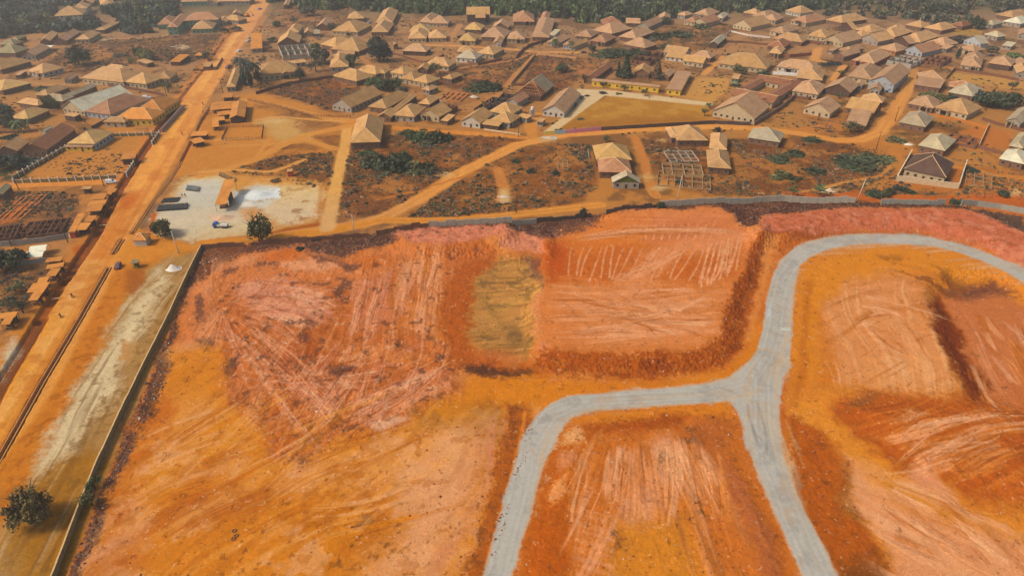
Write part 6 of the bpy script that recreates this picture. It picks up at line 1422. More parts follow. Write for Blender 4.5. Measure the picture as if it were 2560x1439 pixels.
# ------------------------------------------------------------------ walls and fences
wall_run([(504,622),(470,690),(425,790),(360,920),(300,1045),(245,1165),(195,1290),(160,1385),(125,1475)], 1.7, mat('site_wall', (150,126,86), .95, .25, 1.5), 'pale block wall running down the left side of the cleared site', cope=M_COPE, group='site boundary walls')
wall_run([(504,622),(630,614),(700,607),(792,601),(942,590),(1073,577)], 2.0, M_MUD, 'brown boundary wall behind the left half of the cleared site', jag=.7, gaps=((0,5),(3,6)), cope=None, group='site boundary walls')
wall_run([(1073,577),(1160,572),(1280,567),(1340,558)], 2.3, M_BLOCK, 'grey block boundary wall behind the long pink berm', jag=.3, group='site boundary walls')
wall_run([(1342,557),(1419,548),(1534,536),(1646,524)], 2.0, mat('dark_block', (92,74,64), .95, .25, 2), 'dark broken boundary wall between the two grey block stretches', jag=.8, gaps=((0,4),(1,3),(1,4)), group='site boundary walls')
wall_run([(1648,524),(1740,517),(1825,511),(1920,504),(1957,503),(2060,508),(2135,513)], 2.7, M_BLOCK, 'light grey block boundary wall curving behind the central pad', jag=.25, group='site boundary walls')
wall_run([(2200,515),(2317,519),(2400,518),(2440,516),(2500,522),(2560,535),(2680,556)], 2.5, mat('grey_block_two', (156,150,136), .92, .2, 2), 'grey block boundary wall at the right beyond the dark refuse gap', jag=.3, gaps=((1,2),(1,3)), group='site boundary walls')
wall_run([(-20,618),(60,611),(120,604),(172,596)], 2.1, mat('wall_grey', (150,142,132), .9, .2, 2), 'grey block wall ending at the red fronted kiosk', cope=None)
wall_run([(40,664),(80,660),(118,655)], 1.9, mat('wall_grey', (150,142,132), .9, .2, 2), 'short grey wall between the big leafy tree and the stacked stalls')
# painted school wall
SW = [(1360,338),(1388,336),(1413,334),(1438,332),(1459,330),(1480,328),(1503,326)]
def school_wall():
    W = [np.array(G(*p)) for p in SW]; r = empty('painted_wall', (W[0][0], W[0][1], 0), 0, 'school wall painted in yellow, pale blue and pink panels', 'wall', 'school walls')
    for k, (p, q) in enumerate(zip(W[:-1], W[1:])):
        d = q - p; L = np.linalg.norm(d); b = MB(); b.box(.06, L-.06, -.12, .12, -.4, 2.1, 0, True, math.atan2(d[1], d[0]), (p[0]-W[0][0], p[1]-W[0][1]))
        o = b.build('wall_panel', mat('panel_paint_' + 'abcdef'[k], [(214,186,92),(168,196,206),(214,142,158),(214,134,152),(210,138,156),(206,132,150)][k], .9, .1), r); o['label'] = ['yellow panel','pale blue panel','pink panel','pink panel','pink panel','pink panel'][k]
school_wall()
wall_run([(1503,326),(1600,320),(1700,314),(1790,309),(1876,314)], 1.9, mat('dark_block', (92,74,64), .95, .25, 2), 'dark stained school wall continuing from the pink panels', jag=.1)
wall_run([(1884,314),(1914,296),(1950,274),(1990,240)], 2.2, mat('wall_pinkgrey', (160,128,106), .9, .2), 'brown wall along the side of the pinkish gabled hall')
# compound round the dark roof
C1 = [pt('U5','1278,850'), pt('U5','1895,930'), pt('U5','1972,690')]; C0 = [pt('U5','1278,850'), pt('U5','1425,585')]
wall_run(C1, 2.5, mat('pale_render', (206,176,136), .9, .15, 1.2), 'pale front and right walls of the dark shingled house compound', cope=mat('cream_cope', (226,206,176), .85))
wall_run(C0, 2.5, mat('pale_render', (206,176,136), .9, .15, 1.2), 'pale left wall of the dark shingled house compound', cope=mat('cream_cope', (226,206,176), .85))
for pts, h, m, lab in (
 ([(460,271),(440,292),(404,332)], 2.2, mat('lilac_render', (176,150,142), .9, .15), 'pale lilac boundary wall between the yellow walled block and the road'),
 ([(640,236),(720,212),(835,194)], 1.8, M_MUD, 'low dark wall between the veranda house and the red scrub field'),
 ([(2447,365),(2470,315)], 2.0, mat('pale_render', (206,176,136), .9, .15, 1.2), 'pale side wall of the roofless yard near the right margin'),
 ([(2447,372),(2505,387)], 1.8, M_MUD, 'brown front wall of the roofless yard near the right margin'),
 ([(2365,198),(2385,176),(2480,190),(2545,203)], 1.8, M_MUD, 'low wall round the straw coloured yard'),
 ([(1931,186),(2000,191),(2008,186)], 2.0, M_WFRAME, 'whitish wall in front of the pinkish hip roofed house'),
 ([(2017,108),(2060,113)], 2.4, M_MUD, 'brown wall in front of the house with black tank'),
 ([(1925,140),(1972,144),(2028,139)], 2.2, mat('redbrown_wall', (150,88,60), .9, .2), 'red brown yard wall beside the orange lane'),
 ([(2090,205),(2121,168)], 2.0, M_MUD, 'brown wall lining the upper orange lane'),
 ([(1290,147),(1306,128),(1333,112)], 2.0, M_MUD, 'brown slanting wall beside the lane above the burnt clearing'),
 ([(1318,118),(1368,104)], 2.0, M_MUD, 'brown wall in front of the long curved roof'),
 ([(1277,214),(1300,186),(1338,140)], 1.8, mat('dust_wall', (190,138,90), .9, .15), 'dusty wall lining the sloping path beside the bare red lot'),
 ([(1278,214),(1330,216)], 1.8, M_MUD, 'brown wall behind the open truss roof house'),
 ([(1342,137),(1440,148)], 1.6, mat('dust_wall', (190,138,90), .9, .15), 'dusty panel wall along the top of the bare red lot'),
 ([(1955,242),(2020,250),(2047,230)], 1.6, M_MUD, 'dark low wall before the reddish roofed cream house'),
 ([(960,128),(1060,160),(1110,140)], 1.4, M_MUD, 'low brown wall below the roofs right of the tall dark tree'),
 ([(1155,154),(1195,164),(1255,150)], 1.5, M_MUD, 'brown yard wall in front of the pale grey roof'),
 ([(1815,88),(1826,80),(1870,90),(1925,96)], 1.2, mat('white_block', (206,196,186), .9, .2, 2), 'broken whitish wall around the plot behind the bare yard'),
 ([(1800,106),(1860,108),(1925,115)], 1.6, M_MUD, 'dark wall along the bare plot near the veranda block'),
 ([(484,178),(540,175),(556,148)], 1.4, M_MUD, 'low brown wall round the empty roadside plot'),
 ([(240,210),(330,225),(410,241)], 1.8, M_MUD, 'brown wall in front of the many winged complex'),
 ([(0,334),(60,332),(95,330)], 1.4, M_MUD, 'low dark wall near the margin behind the rust brown block'),
 ([(230,322),(270,302)], 1.6, M_MUD, 'short dark wall behind the yellow fronted classroom'),
 ([(2455,300),(2490,312),(2560,330)], 1.6, M_MUD, 'low wall behind the bare orange plot near the margin'),
 ([(1210,325),(1300,338)], .8, mat('pale_render', (206,176,136), .9, .15, 1.2), 'low pale kerb wall before the blue trimmed house')):
    wall_run(pts, h, m, lab, group='yard walls')
# white posted fence round the classroom
def post_fence(runs, label, ph=2.2, h=1.6):
    W0 = np.array(G(*runs[0][0])); r = empty('posted_fence', (W0[0], W0[1], 0), 0, label, 'fence')
    pm = MB(); pm.box(-.19, .19, -.19, .19, -.4, ph); pm.box(-.24,.24,-.24,.24,ph+.002,ph+.12,0,True); me = pm.mesh('post', [M_WFRAME]); 
    for run in runs:
        b = MB(); c = MB(); W = [np.array(G(*p)) for p in run]
        for p, q in zip(W[:-1], W[1:]):
            d = q - p; L = np.linalg.norm(d); th = math.atan2(d[1], d[0]); n = max(1, int(round(L / 3.6)))
            b.box(0, L, -.09, .09, -.4, h, 0, False, th, tuple(p - W0)); c.box(0, L, -.13, .13, h+.002, h+.1, 0, True, th, tuple(p - W0))
            for k in range(n + 1):
                s_ = p + d * k / n - W0; put('post', me, r, (s_[0], s_[1], 0), th)
        b.build('panel', mat('olive_render', (126,108,56), .9, .2), r); c.build('rail', mat('sand_rail', (206,180,140), .9), r)
post_fence([[pt('U1','185,1112'), pt('U1','900,1085'), pt('U1','1560,1045')], [pt('U1','1690,1015'), pt('U1','1810,830')], [pt('U1','180,1060'), pt('U1','880,655')], [pt('U1','2030,600'), pt('U1','2125,460')], [pt('U1','1500,490'), pt('U1','2130,470')]], 'olive walled fence with white posts round the classroom yard')
# brown palings
def palings(pts, label, h=1.7):
    W0 = np.array(G(*pts[0])); r = empty('paling_fence', (W0[0], W0[1], 0), 0, label, 'fence', 'timber fences'); b = MB(); c = MB(); W = [np.array(G(*p)) for p in pts]; rr = random.Random(3)
    for p, q in zip(W[:-1], W[1:]):
        d = q - p; L = np.linalg.norm(d); n = int(L / .8)
        for k in range(n): s_ = p + d * (k + rr.uniform(-.2,.2)) / n - W0; b.box(s_[0]-.09, s_[0]+.09, s_[1]-.05, s_[1]+.05, -.3, h + rr.uniform(-.35,.25))
        for z in (.5, 1.2): c.tube([(*(p-W0), z), (*(q-W0), z)], [.04,.04], 4)
    b.build('palings', mat('old_board', (112,72,50), .95, .3, 2), r); c.build('rails', M_POST, r)
palings([(620,252),(700,270),(780,292),(880,294)], 'brown paling fence along the path below the red scrub field')
palings([pt('U2','400,700'), pt('U2','930,690'), pt('U2','955,520'), pt('U2','480,530'), pt('U2','400,700')], 'brown paling pen round bare earth beside the market')
flush_labels()
# ------------------------------------------------------------------ drains, block yard, heaps
def drain(line, wd, label, name='open_drain'):
    W = [np.array(G(*p)) for p in line]; r = empty(name, (W[0][0], W[0][1], 0), 0, label, 'drain', 'concrete roadside drains')
    for s_ in (-1, 1):
        b = MB()
        for p, q in zip(W[:-1], W[1:]):
            d = q - p; L = np.linalg.norm(d); th = math.atan2(d[1], d[0]); b.box(-.05, L+.05, s_*wd/2-.1, s_*wd/2+.1, -1.3, .22, 0, False, th, tuple(p - W[0]))
        b.build('side_wall', mat('drain_concrete', (206,146,78), .95, .2, 1.5), r)
    b = MB()
    for p, q in zip(W[:-1], W[1:]):
        d = q - p; L = np.linalg.norm(d); b.box(0, L, -wd/2+.1, wd/2-.1, -1.2, -.75, 0, False, math.atan2(d[1], d[0]), tuple(p - W[0]))
    b.build('bed', mat('drain_bed', (104,70,40), .95, .2, 1.5), r)
drain([(-60,1250),(0,1142),(100,963),(200,795),(272,668)], 1.3, 'long concrete lined drain along the near side of the dirt road')
drain([(283,633),(306,598)], 1.2, 'short concrete drain stretch at the road junction')
drain([(332,580),(380,505),(420,455),(452,405)], 1.0, 'narrow drain beside the block yard and dirt road')
drain([(640,95),(668,45),(700,0)], 1.2, 'distant drain along the far stretch of dirt road')
def rebar():
    W = [np.array(G(*p)) for p in [(-20,1000),(5,960),(55,880),(100,806)]]; r = empty('rebar_cage', (W[0][0], W[0][1], 0), 0, 'rusty reinforcement cage lying in the ditch beside the dirt road', 'rebar cage'); b = MB(); c = MB(); zc = -.25
    for p, q in zip(W[:-1], W[1:]):
        d = q - p; L = np.linalg.norm(d); n = np.array([-d[1], d[0]]) / L; a = p - W[0]; e = q - W[0]
        for s_ in (-1.3, -.5, .5, 1.3): b.tube([(*(a + n*s_), zc), (*(e + n*s_), zc)], [.07,.07], 4)
        for k in range(int(L / 1.1)):
            m = a + d * k * 1.1 / L; c.tube([(*(m + n*1.5), zc+.1), (*(m - n*1.5), zc+.1)], [.07,.07], 4); c.tube([(*(m + n*1.3), zc-.4), (*(m + n*1.3), zc+.6)], [.06,.06], 4); c.tube([(*(m - n*1.3), zc-.4), (*(m - n*1.3), zc+.6)], [.06,.06], 4)
    mt = mat('rusty_steel', (150,84,44), .9, .25, 3); b.build('long_bars', mt, r); c.build('stirrups', mt, r)
rebar()
def plank(a, b, label, wd=.5):
    p, q = np.array(G(*a)), np.array(G(*b)); d = q - p; L = np.linalg.norm(d); m = MB(); m.box(0, L, -wd/2, wd/2, .05, .16, 0, True)
    o = m.build('plank_bridge', mat('pale_plank', (210,160,100), .9, .2), None, loc=(p[0], p[1], 0)); o.rotation_euler = (0, 0, math.atan2(d[1], d[0])); tag(o, label, 'plank bridge', 'planks across the ditch')
plank(pt('V1','1318,605'), pt('V1','1448,600'), 'pale plank over the ditch in front of the long orange shed'); plank(pt('V1','1630,162'), pt('V1','1748,152'), 'plank over the ditch near the far end stalls')
plank(pt('U1','1905,822'), pt('U1','2060,818'), 'plank over the ditch opposite the orange roofed hut'); plank(pt('W1','515,588'), pt('W1','600,580'), 'plank over the ditch below the widest orange stall'); plank(pt('U2','-110,181'), pt('U2','60,183'), 'plank over the ditch beside the market stalls')
def block_rows(t, a, b, c, n, col, group, lab, h=.75, per=9):
    """n rows between a->b, each row running towards c"""
    a, b, c = (np.array(G(*pt(t, s))) for s in (a, b, c)); dv = c - a; L = np.linalg.norm(dv); th = math.atan2(dv[1], dv[0]); m = MB(); rr = random.Random(n)
    for k in range(per):
        for z in range(3):
            u = L * k / per + rr.uniform(-.05,.05); m.box(u, u + L / per * .88, -.13, .13, z * h / 3, (z + 1) * h / 3 - .015, 0, True)
    me = m.mesh('block_row', [col])
    for k in range(n):
        p = a + (b - a) * k / max(1, n - 1); o = put('block_row', me, None, (p[0], p[1], .02), th + rr.uniform(-.02,.02)); tag(o, lab, 'block row', group)
DG = mat('damp_block', (84,82,80), .95, .2, 3); LG = mat('drying_block', (148,148,142), .95, .2, 3); TB = mat('dry_block', (190,144,84), .95, .2, 3)
block_rows('V2', '172,580', '560,555', '205,505', 24, DG, 'dark rows of damp blocks', 'row of damp dark blocks laid out below the black block bed', per=10)
block_rows('V2', '560,300', '720,318', '580,240', 11, LG, 'grey rows of drying blocks', 'row of grey drying blocks in the upper block yard', per=7)
block_rows('V2', '1000,110', '1200,190', '1010,60', 11, TB, 'tan rows of dry blocks', 'row of tan dry blocks above the orange roofed open shed', per=8)
def bed():
    a, b, c = (np.array(G(*pt('V2', s))) for s in ('218,470','455,455','475,392')); r = empty('block_bed', (a[0], a[1], 0), math.atan2(*(b - a)[::-1]), 'black bed of freshly moulded blocks set close together', 'block bed'); L = np.linalg.norm(b - a); D = abs(np.cross((b - a) / L, c - b)); m = MB()
    for i in range(26):
        for j in range(10): m.box(L*i/26, L*(i+.86)/26, D*j/10, D*(j+.8)/10, 0, .24)
    m.build('blocks', mat('wet_block', (56,54,54), .9, .25, 3), r)
bed()
def heap(px, py, rx, ry, h, c, label, name='sand_heap', lumps=5, seed=0, rot=0, cat='heap', group='heaps of building sand'):
    x0, y0 = G(px, py); r = np.random.default_rng(seed + 5); n = 36; b = MB(); V = []
    C = [(r.uniform(-.45,.45), r.uniform(-.45,.45), r.uniform(.4,.7), r.uniform(.35,.8)) for _ in range(lumps)]
    for i in range(n + 1):
        for j in range(n + 1):
            u, v = 2*i/n-1, 2*j/n-1; a = math.atan2(v, u); rr_ = math.hypot(u, v) * (1.12 + .10*math.sin(2*a+seed) + .06*math.sin(5*a+2*seed)); f = float(sst(1.0, .1, rr_)); z = .55 * f
            for cu, cv, cr, ch in C: z += .45 * ch * f * math.exp(-((u-cu)**2 + (v-cv)**2) / (cr*cr*.45))
            V.append((u*rx, v*ry, z*h + .05*h*float(vn(np.array(u*6.), np.array(v*6.), seed)) * f - .05))
    b.v = V
    for i in range(n):
        for j in range(n):
            a = i*(n+1)+j; b.f.append((a, a+n+1, a+n+2, a+1)); b.m.append(0)
    o = b.build(name, mat('sand_%d_%d_%d' % c, c, .95, .12, 1.2, detail=6), None, True, (x0, y0, GZ(x0, y0))); o.rotation_euler = (0,0,rot); return tag(o, label, cat, group)
heap(645,488,9,6,1.1,(196,198,192),'large bluish white sand heap beside the open shed', seed=1, rot=.3); heap(625,510,4.5,2.5,.7,(206,196,178),'low white spill of sand in front of the bluish white heap', seed=2)
heap(434,672,3.4,2.4,1.5,(226,214,200),'rounded white sand heap at the junction beside the pale block wall', seed=3); heap(1258,492,2.6,2.0,.5,(206,190,172),'small white gravel heap in the brown scrub', seed=4)
heap(1372,345,4,2,.7,(176,166,150),'grey gravel heap on the track outside the painted school wall', seed=6); heap(1184,242,3.5,2.5,1.0,(190,176,160),'pale gravel heap behind the orange foundation walls', seed=7)
heap(2270,361,3,1.4,.5,(226,214,196),'small white sand patch on the track behind the dark shingled roof', seed=8); heap(2072,478,3.5,2,.8,(206,180,146),'pale earth heap right of the banana plants', seed=9)
heap(556,545,6,3.5,.9,(196,160,126),'flat earth heap in front of the open shed', seed=10); heap(598,72,4,7,1.2,(188,120,66),'long earth pile on the far road edge', 'earth_heap', seed=11)
# the machine at the open shed and old tyres
def mixer():
    x, y = G(548,512); r = empty('block_machine', (x, y, 0), .4, 'dark block moulding machine at the near end of the open shed', 'machine'); st = mat('machine_steel', (66,52,46), .7, .2, 3)
    b = MB(); b.tube([(0,0,1.0),(0,0,1.5),(0,0,2.2)], [.4,.85,.7], 12); b.build('drum', st, r, True)
    for a in range(4): q = MB(); q.tube([(math.cos(a*1.57)*.9,math.sin(a*1.57)*.9,0),(math.cos(a*1.57)*.4,math.sin(a*1.57)*.4,1.3)],[.07,.06],5); q.build('leg', st, r)
    b = MB(); b.box(1.0,2.2,-.5,.5,.3,1.1,0,True); b.build('engine', st, r)
mixer()
tm = MB()
def torus(b, R0, r0, n=18, k=8):
    i = len(b.v)
    for a in range(n):
        for c in range(k):
            t, s_ = 6.2832*a/n, 6.2832*c/k; b.v.append(((R0+r0*math.cos(s_))*math.cos(t), (R0+r0*math.cos(s_))*math.sin(t), r0*math.sin(s_)))
    for a in range(n):
        for c in range(k): b.f.append((i+a*k+c, i+((a+1)%n)*k+c, i+((a+1)%n)*k+(c+1)%k, i+a*k+(c+1)%k)); b.m.append(0)
torus(tm, .52, .2); ME_T = tm.mesh('tyre', [mat('dusty_tyre', (120,80,48), .95, .2)], True)
for (px, py), lab in zip(((585,1326),(590,1338),(583,1346)), ('uppermost dusty old tyre lying on the orange apron','middle dusty old tyre lying on the orange apron','lowest dusty old tyre lying on the orange apron')):
    x, y = G(px, py); o = put('old_tyre', ME_T, None, (x, y, GZ(x, y) + .05), 0, .72); tag(o, lab, 'tyre', 'old tyres on the site')
# tank tower
def tower():
    x, y = G(1330,292); r = empty('tank_tower', (x, y, 0), .2, 'slim concrete tank tower with a white tank among the sandy roofs', 'water tower'); b = MB(); b.box(-1.1,1.1,-1.1,1.1,-.3,4.2); b.build('tower', M_BLOCK, r); b = MB(); b.tube([(0,0,4.2),(0,0,5.4),(0,0,5.7)],[.8,.8,.25],12); b.build('water_tank', M_WFRAME, r)
tower()

# ------------------------------------------------------------------ traffic
car(278,458,8,'suv',(214,210,206),'silver car on the side track beside the posted fence'); car(598,129,62,'car',(206,212,220),'white blue car coming down the middle of the dirt road'); car(621,104,62,'car',(216,214,212),'white car at the roadside next to an orange slanting roof')
car(626,97,62,'mini',(120,124,130),'grey car parked tight behind the white roadside car'); car(649,24,60,'car',(86,120,190),'blue car on the far stretch of the dirt road'); car(681,3,60,'car',(120,134,160),'bluish car at the top edge on the dirt road')
car(570,171,-95,'van',(130,48,40),'red minibus on the dirt road beside the palms', cat='minibus', name='minibus', group=None); car(1452,246,62,'suv',(44,44,52),'dark off-roader parked at the long pinkish hall'); car(1437,263,62,'car',(50,96,112),'teal car parked behind the dark off-roader')
car(2221,230,5,'car',(60,86,140),'blue car in front of the tall white gabled hall'); car(908,60,85,'suv',(130,70,56),'red brown car beside the sandy roof at the forest edge'); car(922,59,80,'mini',(120,150,180),'light blue car beside the red brown one at the forest edge')
car(2477,140,10,'car',(74,70,92),'dark bluish car under the round tree near the right margin'); car(1459,133,0,'car',(58,48,44),'dark car on the lane above the bare red lot'); car(367,246,5,'suv',(226,226,226),'white car behind the big orange dusted roof'); car(295,668,-80,'mini',(104,62,72),'purple brown car beside the green topped stall')
car(1822,139,0,'mini',(56,44,44),'first dark car behind the very long veranda block'); car(1840,139,0,'car',(50,44,46),'second dark car behind the very long veranda block'); car(617,211,20,'mini',(190,190,190),'pale car in a yard beside the palms')
def lorry(px, py, ang, cab_rgb, tray_rgb, label):
    x, y = G(px, py); r = empty('tipper_truck', (x, y, GZ(x, y)), R(ang), label, 'truck'); r.scale = (.86, .86, .86); pm = mat('truck_blue', cab_rgb, .4, .08, 1, spec=.5)
    b = MB(); b.prism([(-.95,.6),(.75,.6),(.95,1.2),(.85,1.65),(.55,2.5),(-.85,2.5),(-.95,2.3)], -1.1, 1.1); o = b.build('cab', pm, r, loc=(2.3,0,0))
    g = MB(); g.quad([(.87,-.9,1.72),(.87,.9,1.72),(.60,.85,2.38),(.60,-.85,2.38)]); g.build('windscreen', mat('car_glass', (34,40,46), .1), o, loc=(.03,0,.01))
    for s_ in (-1, 1): g = MB(); g.quad([(-.5,0,1.65),(.55,0,1.65),(.4,0,2.3),(-.5,0,2.3)]); g.build('side_window', mat('car_glass', (34,40,46), .1), o, loc=(0,s_*1.11,0))
    tm = mat('truck_tray', tray_rgb, .7, .15, 2); b = MB(); x0, x1, w_ = -3.3, 1.2, 1.15
    b.box(x0,x1,-w_,w_,.95,1.1,0,True); b.box(x0,x1,-w_,-w_+.1,1.102,1.8,0,True); b.box(x0,x1,w_-.1,w_,1.102,1.8,0,True); b.box(x0,x0+.1,-w_+.102,w_-.102,1.102,1.75,0,True); b.box(x1-.1,x1,-w_+.102,w_-.102,1.102,2.1,0,True); b.build('tray', tm, r)
    b = MB(); b.box(-3.2,2.6,-.45,.45,.5,.93,0,True); b.build('chassis', mat('chassis', (40,38,38), .8), r)
    b = MB(); b.box(x0+.12,x1-.12,-w_+.12,w_-.12,1.104,1.4); b.build('load', mat('load_sand', (206,200,186), .95), r)
    t = MB(); t.tube([(0,-.16,0),(0,.16,0)], [.48,.48], 14); me = t.mesh('wheel', [mat('tyre', (40,38,36), .9)])
    for u in (2.3, -1.2, -2.4):
        for s_ in (-1, 1): put('wheel', me, r, (u, s_*1.0, .48))
_t = lorry(552,568,178,(44,84,178),(196,190,176),'blue cabbed tipper truck parked on the block yard')
def digger():
    x, y = G(618,42); r = empty('excavator', (x, y, 0), 1.0, 'orange digger parked on the far road edge', 'excavator'); oc = mat('digger_orange', (204,132,60), .6, .1); dk = mat('chassis', (40,38,38), .8)
    for s_ in (-1, 1): b = MB(); b.prism([(-2,.15),(-1.7,0),(1.7,0),(2,.15),(2,.7),(1.7,.85),(-1.7,.85),(-2,.7)], s_*1.2-.3, s_*1.2+.3); b.build('track', dk, r)
    b = MB(); b.box(-2.2,1.2,-1.3,1.3,1.0,2.1,0,True); b.build('body', oc, r); b = MB(); b.box(.1,1.5,.2,1.25,2.102,3.1,0,True); b.build('cab', oc, r)
    b = MB(); b.tube([(1.0,-.4,1.7),(3.2,-.4,4.0),(5.4,-.4,3.2)],[.3,.26,.2],6); b.tube([(5.4,-.4,3.2),(5.8,-.4,.9)],[.2,.15],6); b.build('boom', oc, r); b = MB(); b.prism([(5.3,.9),(6.3,.9),(6.1,.1),(5.5,.2)], -.9, .1); b.build('bucket', dk, r)
digger()
motorbike(180,742,30,(90,40,36),'red motorcycle going up the near stretch of dirt road','rider in a dark red shirt on the upper of two near motorcycles'); motorbike(151,792,30,(64,76,120),'motorcycle with a blue clad rider on the near stretch of dirt road','rider in a blue shirt on the lower of two near motorcycles')
motorbike(507,262,-150,(50,46,50),'motorcycle with a dark clad rider passing the market stalls','rider in dark clothes passing the market stalls'); motorbike(455,337,-150,(60,48,44),'motorcycle with a brown clad rider opposite the classroom yard','rider in brown opposite the classroom yard')
for (px, py, t, l, lab, a) in ((592,138,(70,50,44),(50,44,44),'person in brown walking behind the white blue car',0),(606,139,(40,46,70),(40,40,44),'person in dark blue walking behind the white blue car',20),(507,283,(60,50,48),(46,40,40),'person in dark clothes walking at the market edge',10),
 (463,492,(60,58,66),(40,40,48),'person in grey standing beside the black block bed',0),(456,493,(80,70,66),(50,46,46),'person stooping beside the black block bed',40),(562,361,(216,206,196),(70,60,60),'person in a white top near the paling pen',0),(1622,248,(60,44,44),(44,38,40),'person in dark clothes walking on the school path',0),
 (1752,222,(206,190,150),(80,60,50),'child in pale yellow farthest back on the playground',0),(1742,232,(196,180,140),(80,60,50),'child in pale yellow nearest the yellow classroom on the playground',50),(1765,229,(60,56,56),(46,40,44),'person in dark clothes in the playground group',10),(1758,238,(210,200,190),(90,70,56),'child in white at the front of the playground group',0),(1763,239,(214,190,120),(80,60,50),'child in yellow at the front of the playground group',70),(1735,240,(206,176,130),(80,60,50),'child in tan apart from the playground group',0),
 (1788,172,(60,46,46),(50,40,40),'person in dark clothes on the orange lane above the playground',0),(1018,312,(70,56,50),(50,44,44),'person in brown walking on the track before the sandy roofs',0),(1410,128,(80,56,50),(50,44,44),'person walking on the lane along the bare red lot',0),(918,138,(226,222,216),(200,196,190),'person in white on the lane left of the tall dark tree',0),(1262,108,(150,70,56),(60,46,46),'person in red in the yard beside the arched yellowish house',0),(2229,248,(110,80,60),(60,46,46),'person in brown beside the blue car at the hall',0)):
    person(px, py, t, l, lab, a)
for q in ((447,634,9,'bare concrete pole at the junction beside the white sand heap',False,True,-.5),(457,634,0,'',0,0,0),(260,466,9,'timber pole with a crossarm in front of the posted fence',True,False,-.3),(47,474,8,'timber pole at the left end of the posted fence',True,False,-.6),(376,351,8,'timber pole at the far corner of the posted fence',True,False,-.2),(170,606,9,'timber pole leaning over the grey wall end',False,False,-.6),(885,583,8,'thin grey pole by the track above the left boundary wall',False,True,0),(1290,532,8,'thin pole by the track above the middle of the boundary wall',False,False,0),
          (1692,502,11,'pale concrete pole in front of the wide roofless shell',False,True,.6),(2141,504,10,'pale leaning concrete pole behind the curving grey wall',False,True,1.0),(2190,373,9,'thin dark pole at the bend of the orange track',True,False,0),(2237,303,8,'thin dark pole beside the lower orange lane',True,False,0),(1296,343,8,'thin pole at the junction by the blue trimmed house',True,False,0),(558,233,9,'timber pole at the red gate beside the road',True,False,-.3),(1475,410,7,'whitish leaning pole left of the yellowish roofed house',False,True,-1.6),(416,240,8,'timber pole beside the many winged complex',True,False,-.2),(2068,132,8,'timber pole at the bend of the upper orange lane',True,False,0),(28,615,8,'thin pole behind the grey wall near the left margin',False,False,0)):
    if q[3]: pole(q[0], q[1], q[2], q[3], q[4], q[5], q[6])
